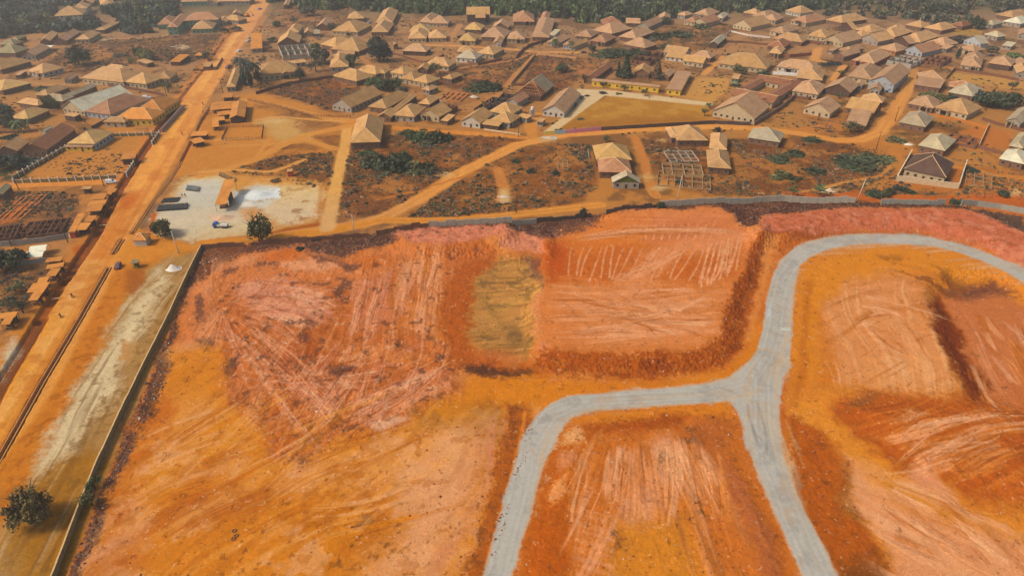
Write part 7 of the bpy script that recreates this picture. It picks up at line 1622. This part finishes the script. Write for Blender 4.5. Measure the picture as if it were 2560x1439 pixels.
# ------------------------------------------------------------------ trees
TREES = [(88,1300,10.2,5.6,'near','n','leafy olive tree standing alone at the lower left corner',0),(413,588,7.2,4.6,'broad','o','round leafy tree beside the block yard near the kiosk',1),(656,602,12.0,4.3,'oval','o','tall leafy tree growing against the boundary wall beside the block yard',1),(648,606,7,2.2,'sparse','o','thin lean tree beside the tall leafy wall tree',0),
 (28,672,7.5,6.2,'broad','d','big dark green tree at the left edge beside the white canopies',2),(947,154,19,7.5,'oval','k','tall dark tree towering over the sandy roofs',0),(960,152,15,6,'oval','k','second dark crown tucked against the tall dark tree',1),
 (1563,194,13,8.5,'fir','d','dark fir-like tree, the broad one behind the yellow classrooms',0),(1545,192,9,4,'fir','d','smaller dark fir-like tree left of the broad one',1),(1642,196,11,7,'fir','b','brownish fir-like tree behind the yellow classroom',0),(1655,200,5,3.5,'broad','k','low dark tree at the foot of the brownish fir-like tree',1),
 (1405,180,5.2,4.6,'broad','d','lone round tree in the bare red lot',0),(1460,208,6,2.6,'sparse','d','thin tree at the gate end of the school',0),(198,163,13,8,'broad','d','dark roundish tree on the dry scrub slope',2),(365,146,7,5.5,'broad','y','bright yellow green tree on the scrub slope',0),(380,150,6,5,'broad','o','olive tree right of the bright yellow green one',1),
 (348,140,7,4,'broad','d','dark tree left of the bright yellow green one',0),(420,232,8,4.5,'sparse','o','thin tree in front of the many winged complex',1),(126,272,8,4.5,'broad','o','bushy tree beside the yellowish hip roof',1),(330,160,5,3.5,'sparse','y','sparse yellowish tree by the small open shed on the slope',1),
 (804,158,11,7,'broad','s','greyish spreading tree in front of the sandy L shaped roof',0),(790,180,9,6,'sparse','s','bare greyish tree below the spreading one',1),(750,200,8.5,3.2,'oval','d','dark upright tree at the end of the veranda house',0),(878,163,8,4,'broad','g','bright green tree against a sandy roof left of the tall dark tree',0),(790,128,6,5,'broad','y','yellow green tree right of the grey roadside shell',2),
 (938,222,8,6,'broad','g','left green tree of the clump beside the long sandy block',0),(965,226,8,6,'broad','d','middle dark tree of the clump beside the long sandy block',1),(990,222,7,5,'broad','g','right green tree of the clump beside the long sandy block',2),(1003,240,6,4,'broad','s','dull tree at the lower end of the clump beside the long sandy block',0),
 (1088,186,8,5,'sparse','o','thin olive tree in front of the wide roof by the burnt clearing',0),(1102,198,6,4,'sparse','b','brown bare tree beside the thin olive one at the burnt clearing',1),(1385,118,6.5,3.5,'palm','g','small palm in front of the long curved roof',0),(1428,124,6,3.2,'palm','o','small palm beside the pillar right of the long curved roof',1),(1152,100,4,3,'broad','k','small dark tree beside the arched yellowish house',0),
 (1664,62,7,3.6,'broad','d','dark tree under the high pinkish roof near the forest edge',0),(1482,128,4.5,3.5,'broad','k','small dark tree by the front gabled house on the lane',1),(1603,112,5,4,'sparse','y','sparse yellowish tree in front of a tan hip roof',0),(1847,186,6,4.4,'broad','o','round tree before the very long veranda block',1),(1841,176,5,2,'sparse','o','thin tree at the veranda of the very long block',0),
 (1508,218,4,3.6,'sparse','o','leftmost small tree before the low yellow classroom block',0),(1560,228,4.5,3.2,'sparse','s','middle small tree before the low yellow classroom block',1),(1612,240,4.5,3.6,'sparse','o','rightmost small tree before the low yellow classroom block',0),(1773,272,4,2.8,'sparse','g','small green tree at the end of the concrete path',1),(1760,290,5,2.5,'sparse','o','thin broken tree at the right end of the school lawn',0),
 (2392,148,9,1.6,'oval','k','slim dark cypress-like tree among the pinkish roofs',1),(2478,132,5.5,4.2,'broad','s','round greyish tree above the dark bluish car',0),(2532,155,7,6.5,'broad','g','green tree at the right margin beside the pinkish roofs',0),(2437,72,10,7,'broad','d','dark tree at the forest fringe behind the straw heap',2),(2330,35,11,7,'broad','d','tall dark tree at the forest fringe above the right roofs',0),(2360,30,9,6,'broad','k','second dark tree at the forest fringe above the right roofs',1),
 (2316,252,6,5,'broad','o','bushy tree in front of the roofs below the straw yard',0),(2345,262,7,6,'broad','o','larger bushy tree in front of the pale grey hip roof',1),(2376,258,5,4,'broad','d','small dark tree right of the larger bushy tree',2),(2480,268,9,9,'broad','d','biggest dark bushy tree near the right margin',0),(2515,262,8,8,'broad','d','second dark bushy tree near the right margin',1),(2450,258,7,6,'broad','k','left dark bushy tree near the right margin',2),
 (2528,225,6,4,'sparse','s','thin bare tree in the straw coloured yard',0),(2125,330,6.5,6.5,'sparse','o','wide sparse tree by the orange track junction',1),(2100,190,4,3,'sparse','g','small green tree behind the cream house with reddish roof',0),(2097,246,3.5,3,'sparse','g','small green tree in front of the brown block gable',1),(1995,66,5,3.5,'sparse','s','dull bush-like tree between roofs near the forest',0),
 (48,330,6,4.5,'palm','g','small palm behind the rust brown block',0),(75,325,6,3,'palm','g','thin palm near the tiny whitish hut',1),(12,300,9,6,'broad','k','dark tree at the left edge below the yellowish roof',0),(15,320,7,5,'broad','d','second dark tree at the left edge below the yellowish roof',1),(28,420,6,7,'broad','k','dark thicket tree at the left edge below the rust brown block',2),
 (58,782,5,2,'sparse','s','thin bare leaning tree beside the widest orange stall',0),(30,770,5,3.5,'sparse','d','dark scraggy tree left of the thin bare leaning tree',1),(40,730,4,4,'sparse','o','olive scrub tree behind the stacked stalls',0),(238,1222,3.5,2.2,'sparse','g','upper small green tree growing at the pale block wall',1),(230,1262,4,2.6,'sparse','o','lower small tree growing through the pale block wall',0),
 (1980,494,4.5,3.2,'banana','g','left banana plant behind the curving grey wall',0),(2047,492,5,3.8,'banana','g','right fuller banana plant behind the curving grey wall',1),(1457,541,4,1.8,'oval','k','slim dark shrub tree on the broken dark boundary wall',0),(1648,526,2.5,2,'broad','d','dark shrub tree where the light grey boundary wall begins',1),(2240,478,3.5,2,'oval','k','slim dark shrub below the compound corner',0),(2222,486,3,2,'oval','d','smaller dark shrub below the compound corner',1),
 (2507,490,2.5,2.5,'broad','d','small dark bush tree on the bare ground at the right',0),(1516,356,4,2.5,'sparse','g','small green tree beside the orange track above the yellowish roof',1),(1793,330,3,1.8,'oval','k','small dark shrub between two houses on the scrub edge',0),(520,150,7,5,'sparse','s','dull tree at the road side scrub',0),(690,66,5,4,'broad','g','green tree beside the far road',1),(682,105,4,4,'broad','o','bush-like tree behind the slanting roadside roof',2),
 (590,78,4,4.5,'broad','s','dull bush-like tree beside the green school annex',0),(560,82,4,4,'broad','k','dark small tree beside the green school annex',1),(770,40,9,7,'broad','s','pale tree at the forest fringe near the far road',0),(735,60,6,5,'sparse','s','bare tree on the scrub near the far road',1),(830,78,7,5,'sparse','o','thin tree in front of the pinkish roof near the forest',0),(655,160,5,4,'sparse','b','brown bare tree behind the palms',0),(672,128,5,4,'sparse','b','brown bare tree beside the slanting roadside roof',1)]
for (px, py, h, rad, k, c, lab, v) in TREES: tree(px, py, h, rad, k, c, lab, var=v)
for (px, py, h, rad, lab, v, gb) in ((612,214,19,5.2,'left palm of the dark group beside the road',0,0),(628,218,16,5,'middle palm of the dark group beside the road',1,0),(644,205,13,5.5,'right drooping palm of the dark group beside the road',0,0),(618,196,12,5,'rear palm of the dark group beside the road',1,0)):
    t = tree(px, py, h, rad, 'palm', 'k', lab, var=v, group='palms by the road')
    put('skirt', crown('oval', 'k', 0), t, (0, 0, h * .12), sc=(rad * .45, rad * .45, h * .42))
for (px, py, rad, h, c, lab, v) in ((1092,350,7,5.5,'d','round dark green thicket behind the cleared fork, its highest clump',0),(1050,345,8,4,'g','left part of the green thicket facing the track',1),(1020,335,6,3.5,'o','olive clump at the upper end of the green thicket',2),(1112,348,5,5,'d','right end clump of the dark green thicket',1),(1065,362,6,3,'s','dull clump at the foot of the green thicket',0),
  (935,412,8,5,'d','left clump of the big lower thicket',1),(985,420,11,6,'d','middle and largest clump of the big lower thicket',0),(1040,422,9,4.5,'o','right clump of the big lower thicket',2),(1000,398,6,4,'g','bright rear clump of the big lower thicket',1),(920,385,6,3,'g','small green clump below the steep pyramid roof',2),(1075,430,5,3,'s','dull end clump of the big lower thicket',1),
  (1195,225,10,5,'d','large dark thicket clump beyond the burnt clearing',0),(1225,222,9,5,'d','right dark thicket clump beyond the burnt clearing',1),(1180,210,6,3,'b','dry brown clump beside the dark thicket',2),(1510,140,12,5,'d','dark bushes below the tan hip roof, left part',0),(1550,138,12,5,'d','dark bushes below the tan hip roof, middle part',1),(1590,140,10,5,'d','dark bushes below the tan hip roof, right part',2),
  (1650,95,12,5,'o','olive bushes on the slope left of the cream gable house',0),(1700,90,12,4,'d','dark bushes on the slope left of the cream gable house',1),(1750,70,10,4,'o','dull bushes before the upper forest edge roofs',2),(1670,120,10,3,'d','low dark bushes above the stacked whitish roofs',0),(1620,100,9,3,'s','greyish bushes right of the tan hip roof',1),(1840,215,5,2,'o','bush beside the small tin shed',0),(1905,185,6,3,'d','bush at the right end of the very long block',2),
  (2060,162,6,2.5,'k','dark bush patch inside the lane bend',0),(2085,160,6,2.5,'k','second dark bush patch inside the lane bend',1),(2270,480,4,1.6,'d','low bush below the compound front wall',0),(2195,488,6,2,'d','wide low bush left of the compound corner',1),(2245,482,3,1.6,'b','dry bush below the compound corner',2),(2405,512,6,2,'d','low green bush on the broken boundary wall',0),(2430,428,4,2.5,'k','round bush beside the foundation outline',0),
  (1467,240,2.2,1.2,'k','left clipped dark shrub on the school forecourt',0),(1506,233,3.2,1.4,'k','right clipped dark shrub on the school forecourt',1),(1395,326,2.5,.8,'d','low hedge shrub at the foot of the concrete path',2),(1452,298,3,.8,'o','low hedge shrub along the lawn edge',0),(460,148,6,3,'k','dark bush beside the low roadside roof',1),(210,130,6,2.5,'s','greyish bush left on the scrub slope',0),(300,140,6,2.5,'s','greyish bush middle on the scrub slope',1),(110,225,8,2.5,'o','green bush beside the grey L block',2),
  (15,395,8,3,'k','dark bushes left of the long fence',0),(60,410,9,3,'k','dark bushes behind the white posted fence',1),(20,345,5,2.5,'d','bush near the low wall at the margin',2),(875,480,4,2.4,'b','dry tall bush beside the path above the wall',0),(690,452,3,1.2,'b','dry bush right of the dark red kiosk',1),(2240,352,6,2.5,'o','bush above the scrub circle',0),(1290,405,2.6,2,'d','small dark bush at the track side',1),(1325,430,3,2.5,'d','dark bush in the middle scrub',2),(1388,435,2.4,2.6,'k','slim dark bush left of the yellowish roof',0),
  (1945,400,7,2.5,'d','dark bush patch in the wide scrub, left',0),(1985,385,6,2.2,'d','dark bush patch in the wide scrub, upper',1),(1960,440,8,2.5,'o','olive bush patch in the wide scrub, lower',2),(2040,430,6,2,'d','dark bush patch in the wide scrub, centre',0),(2150,410,14,2.2,'d','broad green bush patch inside the scrub circle',1),(2195,400,10,2,'o','olive bush patch at the right of the scrub circle',2),(2030,350,7,1.6,'d','green bush strip along the track above the scrub',0),(1700,455,3,1.6,'d','bush inside the grey roofless shell',1),(1545,235,2.5,1.4,'y','bright bush at the low yellow classroom',2),(750,625,2,1.6,'k','dark bush at the boundary wall right of the tall leafy tree',0),(790,600,2.4,1.4,'k','small dark bush at the boundary wall',1)):
    bush(px, py, rad, h, c, lab, v)

# ------------------------------------------------------------------ woods far off, scrub, rubble (uncountable)
def inpoly(x, y, poly):
    ins = np.zeros(x.shape, bool); n = len(poly)
    for i in range(n):
        (ax, ay), (bx, by) = poly[i], poly[(i + 1) % n]
        if ay != by: ins ^= ((ay > y) != (by > y)) & (x < (bx - ax) * (y - ay) / (by - ay) + ax)
    return ins
def sample(poly, n, r, dens=None):
    """n points spread evenly over the ground inside an outline given in image pixels (keeps clear of buildings)"""
    p = np.array(poly, float); W = np.array([G(*q) for q in poly]); lo, hi = W.min(0), W.max(0); out = []
    while sum(len(o) for o in out) < n:
        q = r.uniform(lo, hi, (n * 3, 2)); d = cP * q[:, 1] + sP * CAM_H
        px = 1279.5 + FPX * q[:, 0] / d; py = 719.5 + FPX * (cP * CAM_H - sP * q[:, 1]) / d
        k = inpoly(px, py, poly)
        if dens is not None: k &= r.random(len(q)) < dens(q[:, 0], q[:, 1])
        out.append(q[k])
        if len(out) > 200: break
    return np.concatenate(out)[:n]
FOOT = []
for o in list(COL.objects):
    if o.type == 'MESH' and o.name.split('.')[0] == 'roof' and o.parent:
        v = np.array([c[:] for c in o.bound_box]); bpy.context.view_layer.update() if not FOOT else None
        q = np.array([(o.matrix_world @ __import__('mathutils').Vector(c))[:2] for c in o.bound_box]); FOOT.append((*q.min(0), *q.max(0)))
FOOT = np.array(FOOT)
def clear(q, pad=1.5):
    k = np.ones(len(q), bool)
    for x0, y0, x1, y1 in FOOT: k &= ~((q[:, 0] > x0 - pad) & (q[:, 0] < x1 + pad) & (q[:, 1] > y0 - pad) & (q[:, 1] < y1 + pad))
    return k
def scatter(name, proto, Q, rad, hgt, col, label, cat, seed, tints=(.6, 1.4), zoff=0, hue=.08, shade=None):
    """one mass of many like clumps baked to a single mesh"""
    r = np.random.default_rng(seed); n = len(Q); pr = [np.empty(len(m.vertices) * 3, np.float32) for m in proto]; tn = []
    for m, a in zip(proto, pr):
        m.vertices.foreach_get('co', a); t = np.empty(len(m.vertices) * 4, np.float32); m.color_attributes['tint'].data.foreach_get('color', t); tn.append(t.reshape(-1, 4))
    pr = [a.reshape(-1, 3) for a in pr]; pick = r.integers(0, len(proto), n); V, T = [], []
    R_ = rad * r.uniform(.65, 1.35, n); Hh = hgt * r.uniform(.65, 1.35, n); A = r.uniform(0, 6.283, n)
    for i in range(n):
        p = pr[pick[i]]; c, s_ = math.cos(A[i]), math.sin(A[i]); x, y = Q[i]
        V.append(np.stack([x + R_[i] * (p[:, 0] * c - p[:, 1] * s_), y + R_[i] * (p[:, 0] * s_ + p[:, 1] * c), zoff + p[:, 2] * Hh[i]], 1))
        k = r.uniform(*tints) * (1 + r.normal(0, hue, 3)); T.append(tn[pick[i]] * np.array([*k, 1]))
    V = np.concatenate(V).astype(np.float32); T = np.clip(np.concatenate(T), 0, 4).astype(np.float32); nv = len(V)
    me = bpy.data.meshes.new(name); me.vertices.add(nv); me.vertices.foreach_set('co', V.ravel()); me.loops.add(nv); me.loops.foreach_set('vertex_index', np.arange(nv, dtype=np.int32))
    me.polygons.add(nv // 4); me.polygons.foreach_set('loop_start', np.arange(0, nv, 4, dtype=np.int32)); at = me.color_attributes.new('tint', 'FLOAT_COLOR', 'POINT'); at.data.foreach_set('color', T.ravel())
    me.update(calc_edges=True); me.materials.append(leafmat(col, LEAF[col])); o = put(name, me); tag(o, label, cat, None, 'stuff'); return o
def mini(kind, n, seed, size):
    r = np.random.default_rng(seed); p, u, t = crown_pts(r, n, 12, flat=.9); return leaves_mesh('m', p, u, size, t, seed)
FAR = [mini('far', 190, s, .13) for s in range(5)]
rw = np.random.default_rng(31)
def wood(polys, per, rad, h, col, label, seed, name='forest', **kw):
    Q = np.concatenate([sample(p, n, rw) for p, n in polys]); Q = Q[clear(Q, 2.5)]
    if not len(Q): return
    n = len(Q); scatter(name, FAR, Q, rad, h, col, label, 'forest', seed, **kw)
FB = [(-200,-42),(2760,-42),(2760,-8),(2200,0),(1500,8),(700,6),(-200,0)]
wood([(FB, 520)], 0, 7.5, 13, 'd', 'dark far forest closing the view along the top of the picture', 41)
wood([([(735,8),(1500,12),(1500,42),(1440,46),(1330,44),(1210,36),(1100,40),(980,32),(880,26),(745,24)], 300)], 0, 6, 10.5, 'g', 'green forest belt behind the middle roofs', 42, tints=(.5,1.5))
wood([([(1460,20),(1700,10),(2130,2),(2130,18),(1960,32),(1840,34),(1700,42),(1640,50),(1560,56),(1450,62)], 330)], 0, 6, 10.5, 'd', 'dark forest belt behind the right hand roofs', 43, tints=(.55,1.45))
wood([([(2120,0),(2720,-5),(2720,40),(2560,35),(2480,30),(2400,40),(2300,55),(2180,52),(2060,38),(2130,18)], 170), ([(2330,50),(2420,48),(2450,80),(2380,66),(2330,64)], 24)], 0, 5.5, 8, 's', 'greyish woodland fringe at the far right corner', 44, tints=(.5,1.4))
wood([(tile(0,0,5.333,[(-300,60),(700,120),(720,230),(760,330),(850,420),(500,470),(330,470),(-300,560)]), 150), (tile(0,0,5.333,[(850,330),(1200,270),(1330,300),(1230,380),(1060,420),(850,420)]), 26), (tile(0,0,5.333,[(1380,190),(1600,60),(2350,60),(2400,160),(2250,330),(2150,390),(1950,460),(1720,480),(1690,390),(1650,330),(1600,250)]), 96), (tile(0,0,5.333,[(-200,0),(430,0),(700,50),(700,120),(-200,60)]), 50), (tile(0,0,5.333,[(430,0),(1040,0),(980,60),(800,110),(560,70)]), 30), (tile(0,0,5.333,[(1600,20),(2400,10),(2400,60),(1600,60)]), 24)], 0, 6, 9, 'k', 'dark woodland wrapping the hillside houses at the upper left', 45, tints=(.7,1.8))
wood([(tile(0,0,5.333,[(1600,60),(2300,100),(2250,300),(2000,420),(1750,440)]), 30), (tile(0,0,5.333,[(-100,300),(700,200),(800,380),(300,460)]), 26)], 0, 5, 8.5, 'o', 'olive crowns mixed through the upper left woodland', 46, name='woodland')
def onreg(q):
    d = cP * q[:, 1] + sP * CAM_H; px = 1279.5 + FPX * q[:, 0] / d; py = 719.5 + FPX * (cP * CAM_H - sP * q[:, 1]) / d
    return REG[np.clip(((gy[0] - py) / STEP).astype(int), 0, NR - 1), np.clip(((px - gx[0]) / STEP).astype(int), 0, NC - 1)] == 0
SCRT = [crown('tuft', 'b', 0)] + [mini('tuft', 70, s, .2) for s in (61, 62)]
def scr_dens(x, y): return 0.15 + 0.85 * sst(.42, .62, fbm(x * .05, y * .05, 3, 77))
SP = [[(635,222),(840,195),(905,210),(872,268),(842,280),(740,250)],[(850,400),(868,362),(1000,335),(1230,338),(1305,352),(1180,425),(1060,495),(985,542),(930,545),(838,542),(835,480)],[(1015,545),(1160,440),(1300,372),(1400,358),(1480,362),(1490,470),(1400,520),(1250,540),(1100,548)],
 [(1585,352),(1660,340),(1880,352),(2000,352),(2130,362),(2215,378),(2232,430),(2150,472),(2060,490),(1940,488),(1800,490),(1710,470),(1640,420)],[(1305,212),(1335,140),(1505,152),(1440,205)],[(105,160),(190,105),(400,92),(580,82),(590,118),(540,150),(430,155),(210,188)],[(0,478),(190,480),(205,560),(170,590),(0,600)],[(1060,190),(1330,135),(1322,170),(1250,220),(1130,222)],[(560,430),(690,390),(830,380),(832,460),(760,470),(700,440)],[(2250,430),(2560,430),(2560,500),(2160,480)],[(60,455),(185,365),(285,350),(345,440)],
 [(700,10),(880,12),(860,60),(760,80),(680,70)],[(2000,268),(2150,282),(2130,350),(2040,340)],[(0,620),(150,700),(90,760),(0,800)],[(1640,70),(1850,60),(1800,120),(1640,125)]]
NS = [1500,3600,3600,4800,800,2400,1000,1000,900,900,400,800,400,420,500]
Q = np.concatenate([sample(p, n, rw, scr_dens) for p, n in zip(SP, NS)]); Q = Q[clear(Q, .8) & onreg(Q)]
k = rw.random(len(Q))
scatter('dry_scrub', SCRT, Q[k < .78], .62, .38, 'b', 'dry brown scrub covering the waste ground between the tracks', 'scrub', 51, tints=(.6, 1.6), zoff=-.05, hue=.10)
gk = fbm(Q[:,0]*.04, Q[:,1]*.04, 3, 83); scatter('green_scrub', SCRT, Q[(k >= .78) & (gk > .47)], .8, .6, 'o', 'green and olive weeds mixed through the dry scrub', 'scrub', 52, tints=(.4, 1.3), zoff=-.08, hue=.15)
Qb = np.concatenate([sample(q, n // 16, rw, scr_dens) for q, n in zip(SP, NS)]); Qb = Qb[clear(Qb, 1.5) & onreg(Qb)]; kb = rw.random(len(Qb))
scatter('dry_bushes', FAR, Qb[kb < .6], 1.15, .9, 'b', 'larger dry brown bushes among the scrub of the waste ground', 'scrub', 55, tints=(.8, 1.6), hue=.1); scatter('dull_bushes', FAR, Qb[kb >= .6], 1.3, 1.1, 's', 'dull olive bushes among the scrub of the waste ground', 'scrub', 56, tints=(.8, 1.6), hue=.1)
TOWN = [(0,200),(120,60),(700,60),(1000,40),(1500,70),(2000,50),(2560,90),(2560,440),(2300,420),(2200,300),(1900,330),(1400,340),(880,290),(640,220),(420,230),(0,460)]
Q = sample(TOWN, 6500, rw, lambda x, y: .1 + .9 * sst(.5, .66, fbm(x * .06, y * .06, 3, 79))); 
Q = Q[clear(Q, 1.0) & onreg(Q)]; k = rw.random(len(Q))
scatter('yard_weeds', SCRT, Q[k < .5], 1.05, .95, 'o', 'olive weeds and shrubs in the gaps between houses', 'weeds', 53, tints=(.4, 1.2), zoff=-.1, hue=.15)
scatter('yard_scrub', SCRT, Q[k >= .5], .9, .6, 'b', 'brown dry growth in the gaps between houses', 'weeds', 54, tints=(.5, 1.3), zoff=-.1, hue=.12)
# rubble and litter on the cleared site
def stones(name, Q, size, mt, label, seed, flat=.7):
    r = np.random.default_rng(seed); n = len(Q); base = np.array([(1,0,0),(0,1,0),(-1,0,0),(0,-1,0),(0,0,1),(0,0,-1)], float); F = np.array([(0,1,4),(1,2,4),(2,3,4),(3,0,4),(1,0,5),(2,1,5),(3,2,5),(0,3,5)])
    S = size * np.exp(r.normal(0, .45, (n, 1, 1))) * r.uniform(.6, 1.3, (n, 1, 3)); S[..., 2] *= flat; A = r.uniform(0, 6.283, n); V = base[None] * S * r.uniform(.7, 1.2, (n, 6, 1)); c, s_ = np.cos(A)[:, None], np.sin(A)[:, None]
    z = np.array([GZ(*q) for q in Q]); V = np.stack([V[..., 0]*c - V[..., 1]*s_ + Q[:, 0:1], V[..., 0]*s_ + V[..., 1]*c + Q[:, 1:2], V[..., 2] + z[:, None] + S[..., 2] * .25], -1).reshape(-1, 3)
    f = (F[None] + 6 * np.arange(n)[:, None, None]).reshape(-1, 3); me = bpy.data.meshes.new(name); me.from_pydata(V.tolist(), [], f.tolist()); me.materials.append(mt); tag(put(name, me), label, 'rubble', None, 'stuff')
Q = np.concatenate([sample(A1, 900, rw), sample(A2, 700, rw), sample(A3, 800, rw), sample(A4, 1100, rw)])
stones('dumped_rubble', Q, .2, mat('rubble_dark', (112,80,64), .95, .35, 1.5), 'dark dumped rubble along the inside of the boundary walls', 71)
Q = np.concatenate([sample(BK, 700, rw), sample([(1968,1020),(2080,1110),(2150,1290),(2240,1439),(2090,1439),(1968,1170)], 300, rw), sample([(1266,1006),(1315,1012),(1335,1090),(1225,1439),(1130,1439),(1240,1130)], 350, rw), sample(WP, 900, rw), sample(IV, 500, rw), sample([(2090,1000),(2600,1020),(2600,1270),(2300,1180)], 350, rw), sample(AP, 300, rw)])
stones('clods', Q, .14, mat('clods', (150,84,44), .95, .35, 1.5), 'earth clods scattered over the scraped soil', 72)
Q = np.concatenate([sample(A1, 110, rw), sample(A2, 90, rw), sample(A3, 80, rw), sample(A4, 90, rw), sample(BK, 60, rw), sample(WP, 70, rw), sample(IV, 50, rw), sample(SP[1], 40, rw), sample(SP[2], 60, rw), sample(SP[3], 60, rw), sample(SP[9], 20, rw), sample([(380,590),(500,440),(800,460),(790,560)], 40, rw)])
stones('litter', Q, .11, mat('litter_white', (228,222,214), .8, .2, 1.5, objvar=0), 'pale litter and plastic scraps on bare ground', 73, .35)
# ------------------------------------------------------------------ dust haze in the air
def haze(density):
    m = bpy.data.materials.new('haze'); m.use_nodes = True; n = m.node_tree
    for x in list(n.nodes):
        if x.type == 'BSDF_PRINCIPLED': n.nodes.remove(x)
    v = n.nodes.new('ShaderNodeVolumePrincipled'); v.inputs['Color'].default_value = (.97, .93, .87, 1); v.inputs['Density'].default_value = density; v.inputs['Anisotropy'].default_value = .3
    n.links.new(v.outputs[0], n.nodes['Material Output'].inputs['Volume'])
    b = MB(); b.box(-9000, 9000, -300, 9000, -4, 135, 0, True); o = b.build('haze', m); o['kind'] = 'stuff'; return o
HAZE_D = 0.00024
if HAZE_D: haze(HAZE_D)
if __import__('os').environ.get('FITS'):
    for f in FITS:
        if f[4] > 25 or f[2] < 4 or f[3] < 4 or max(f[2], f[3]) > 40: print('FIT', f)
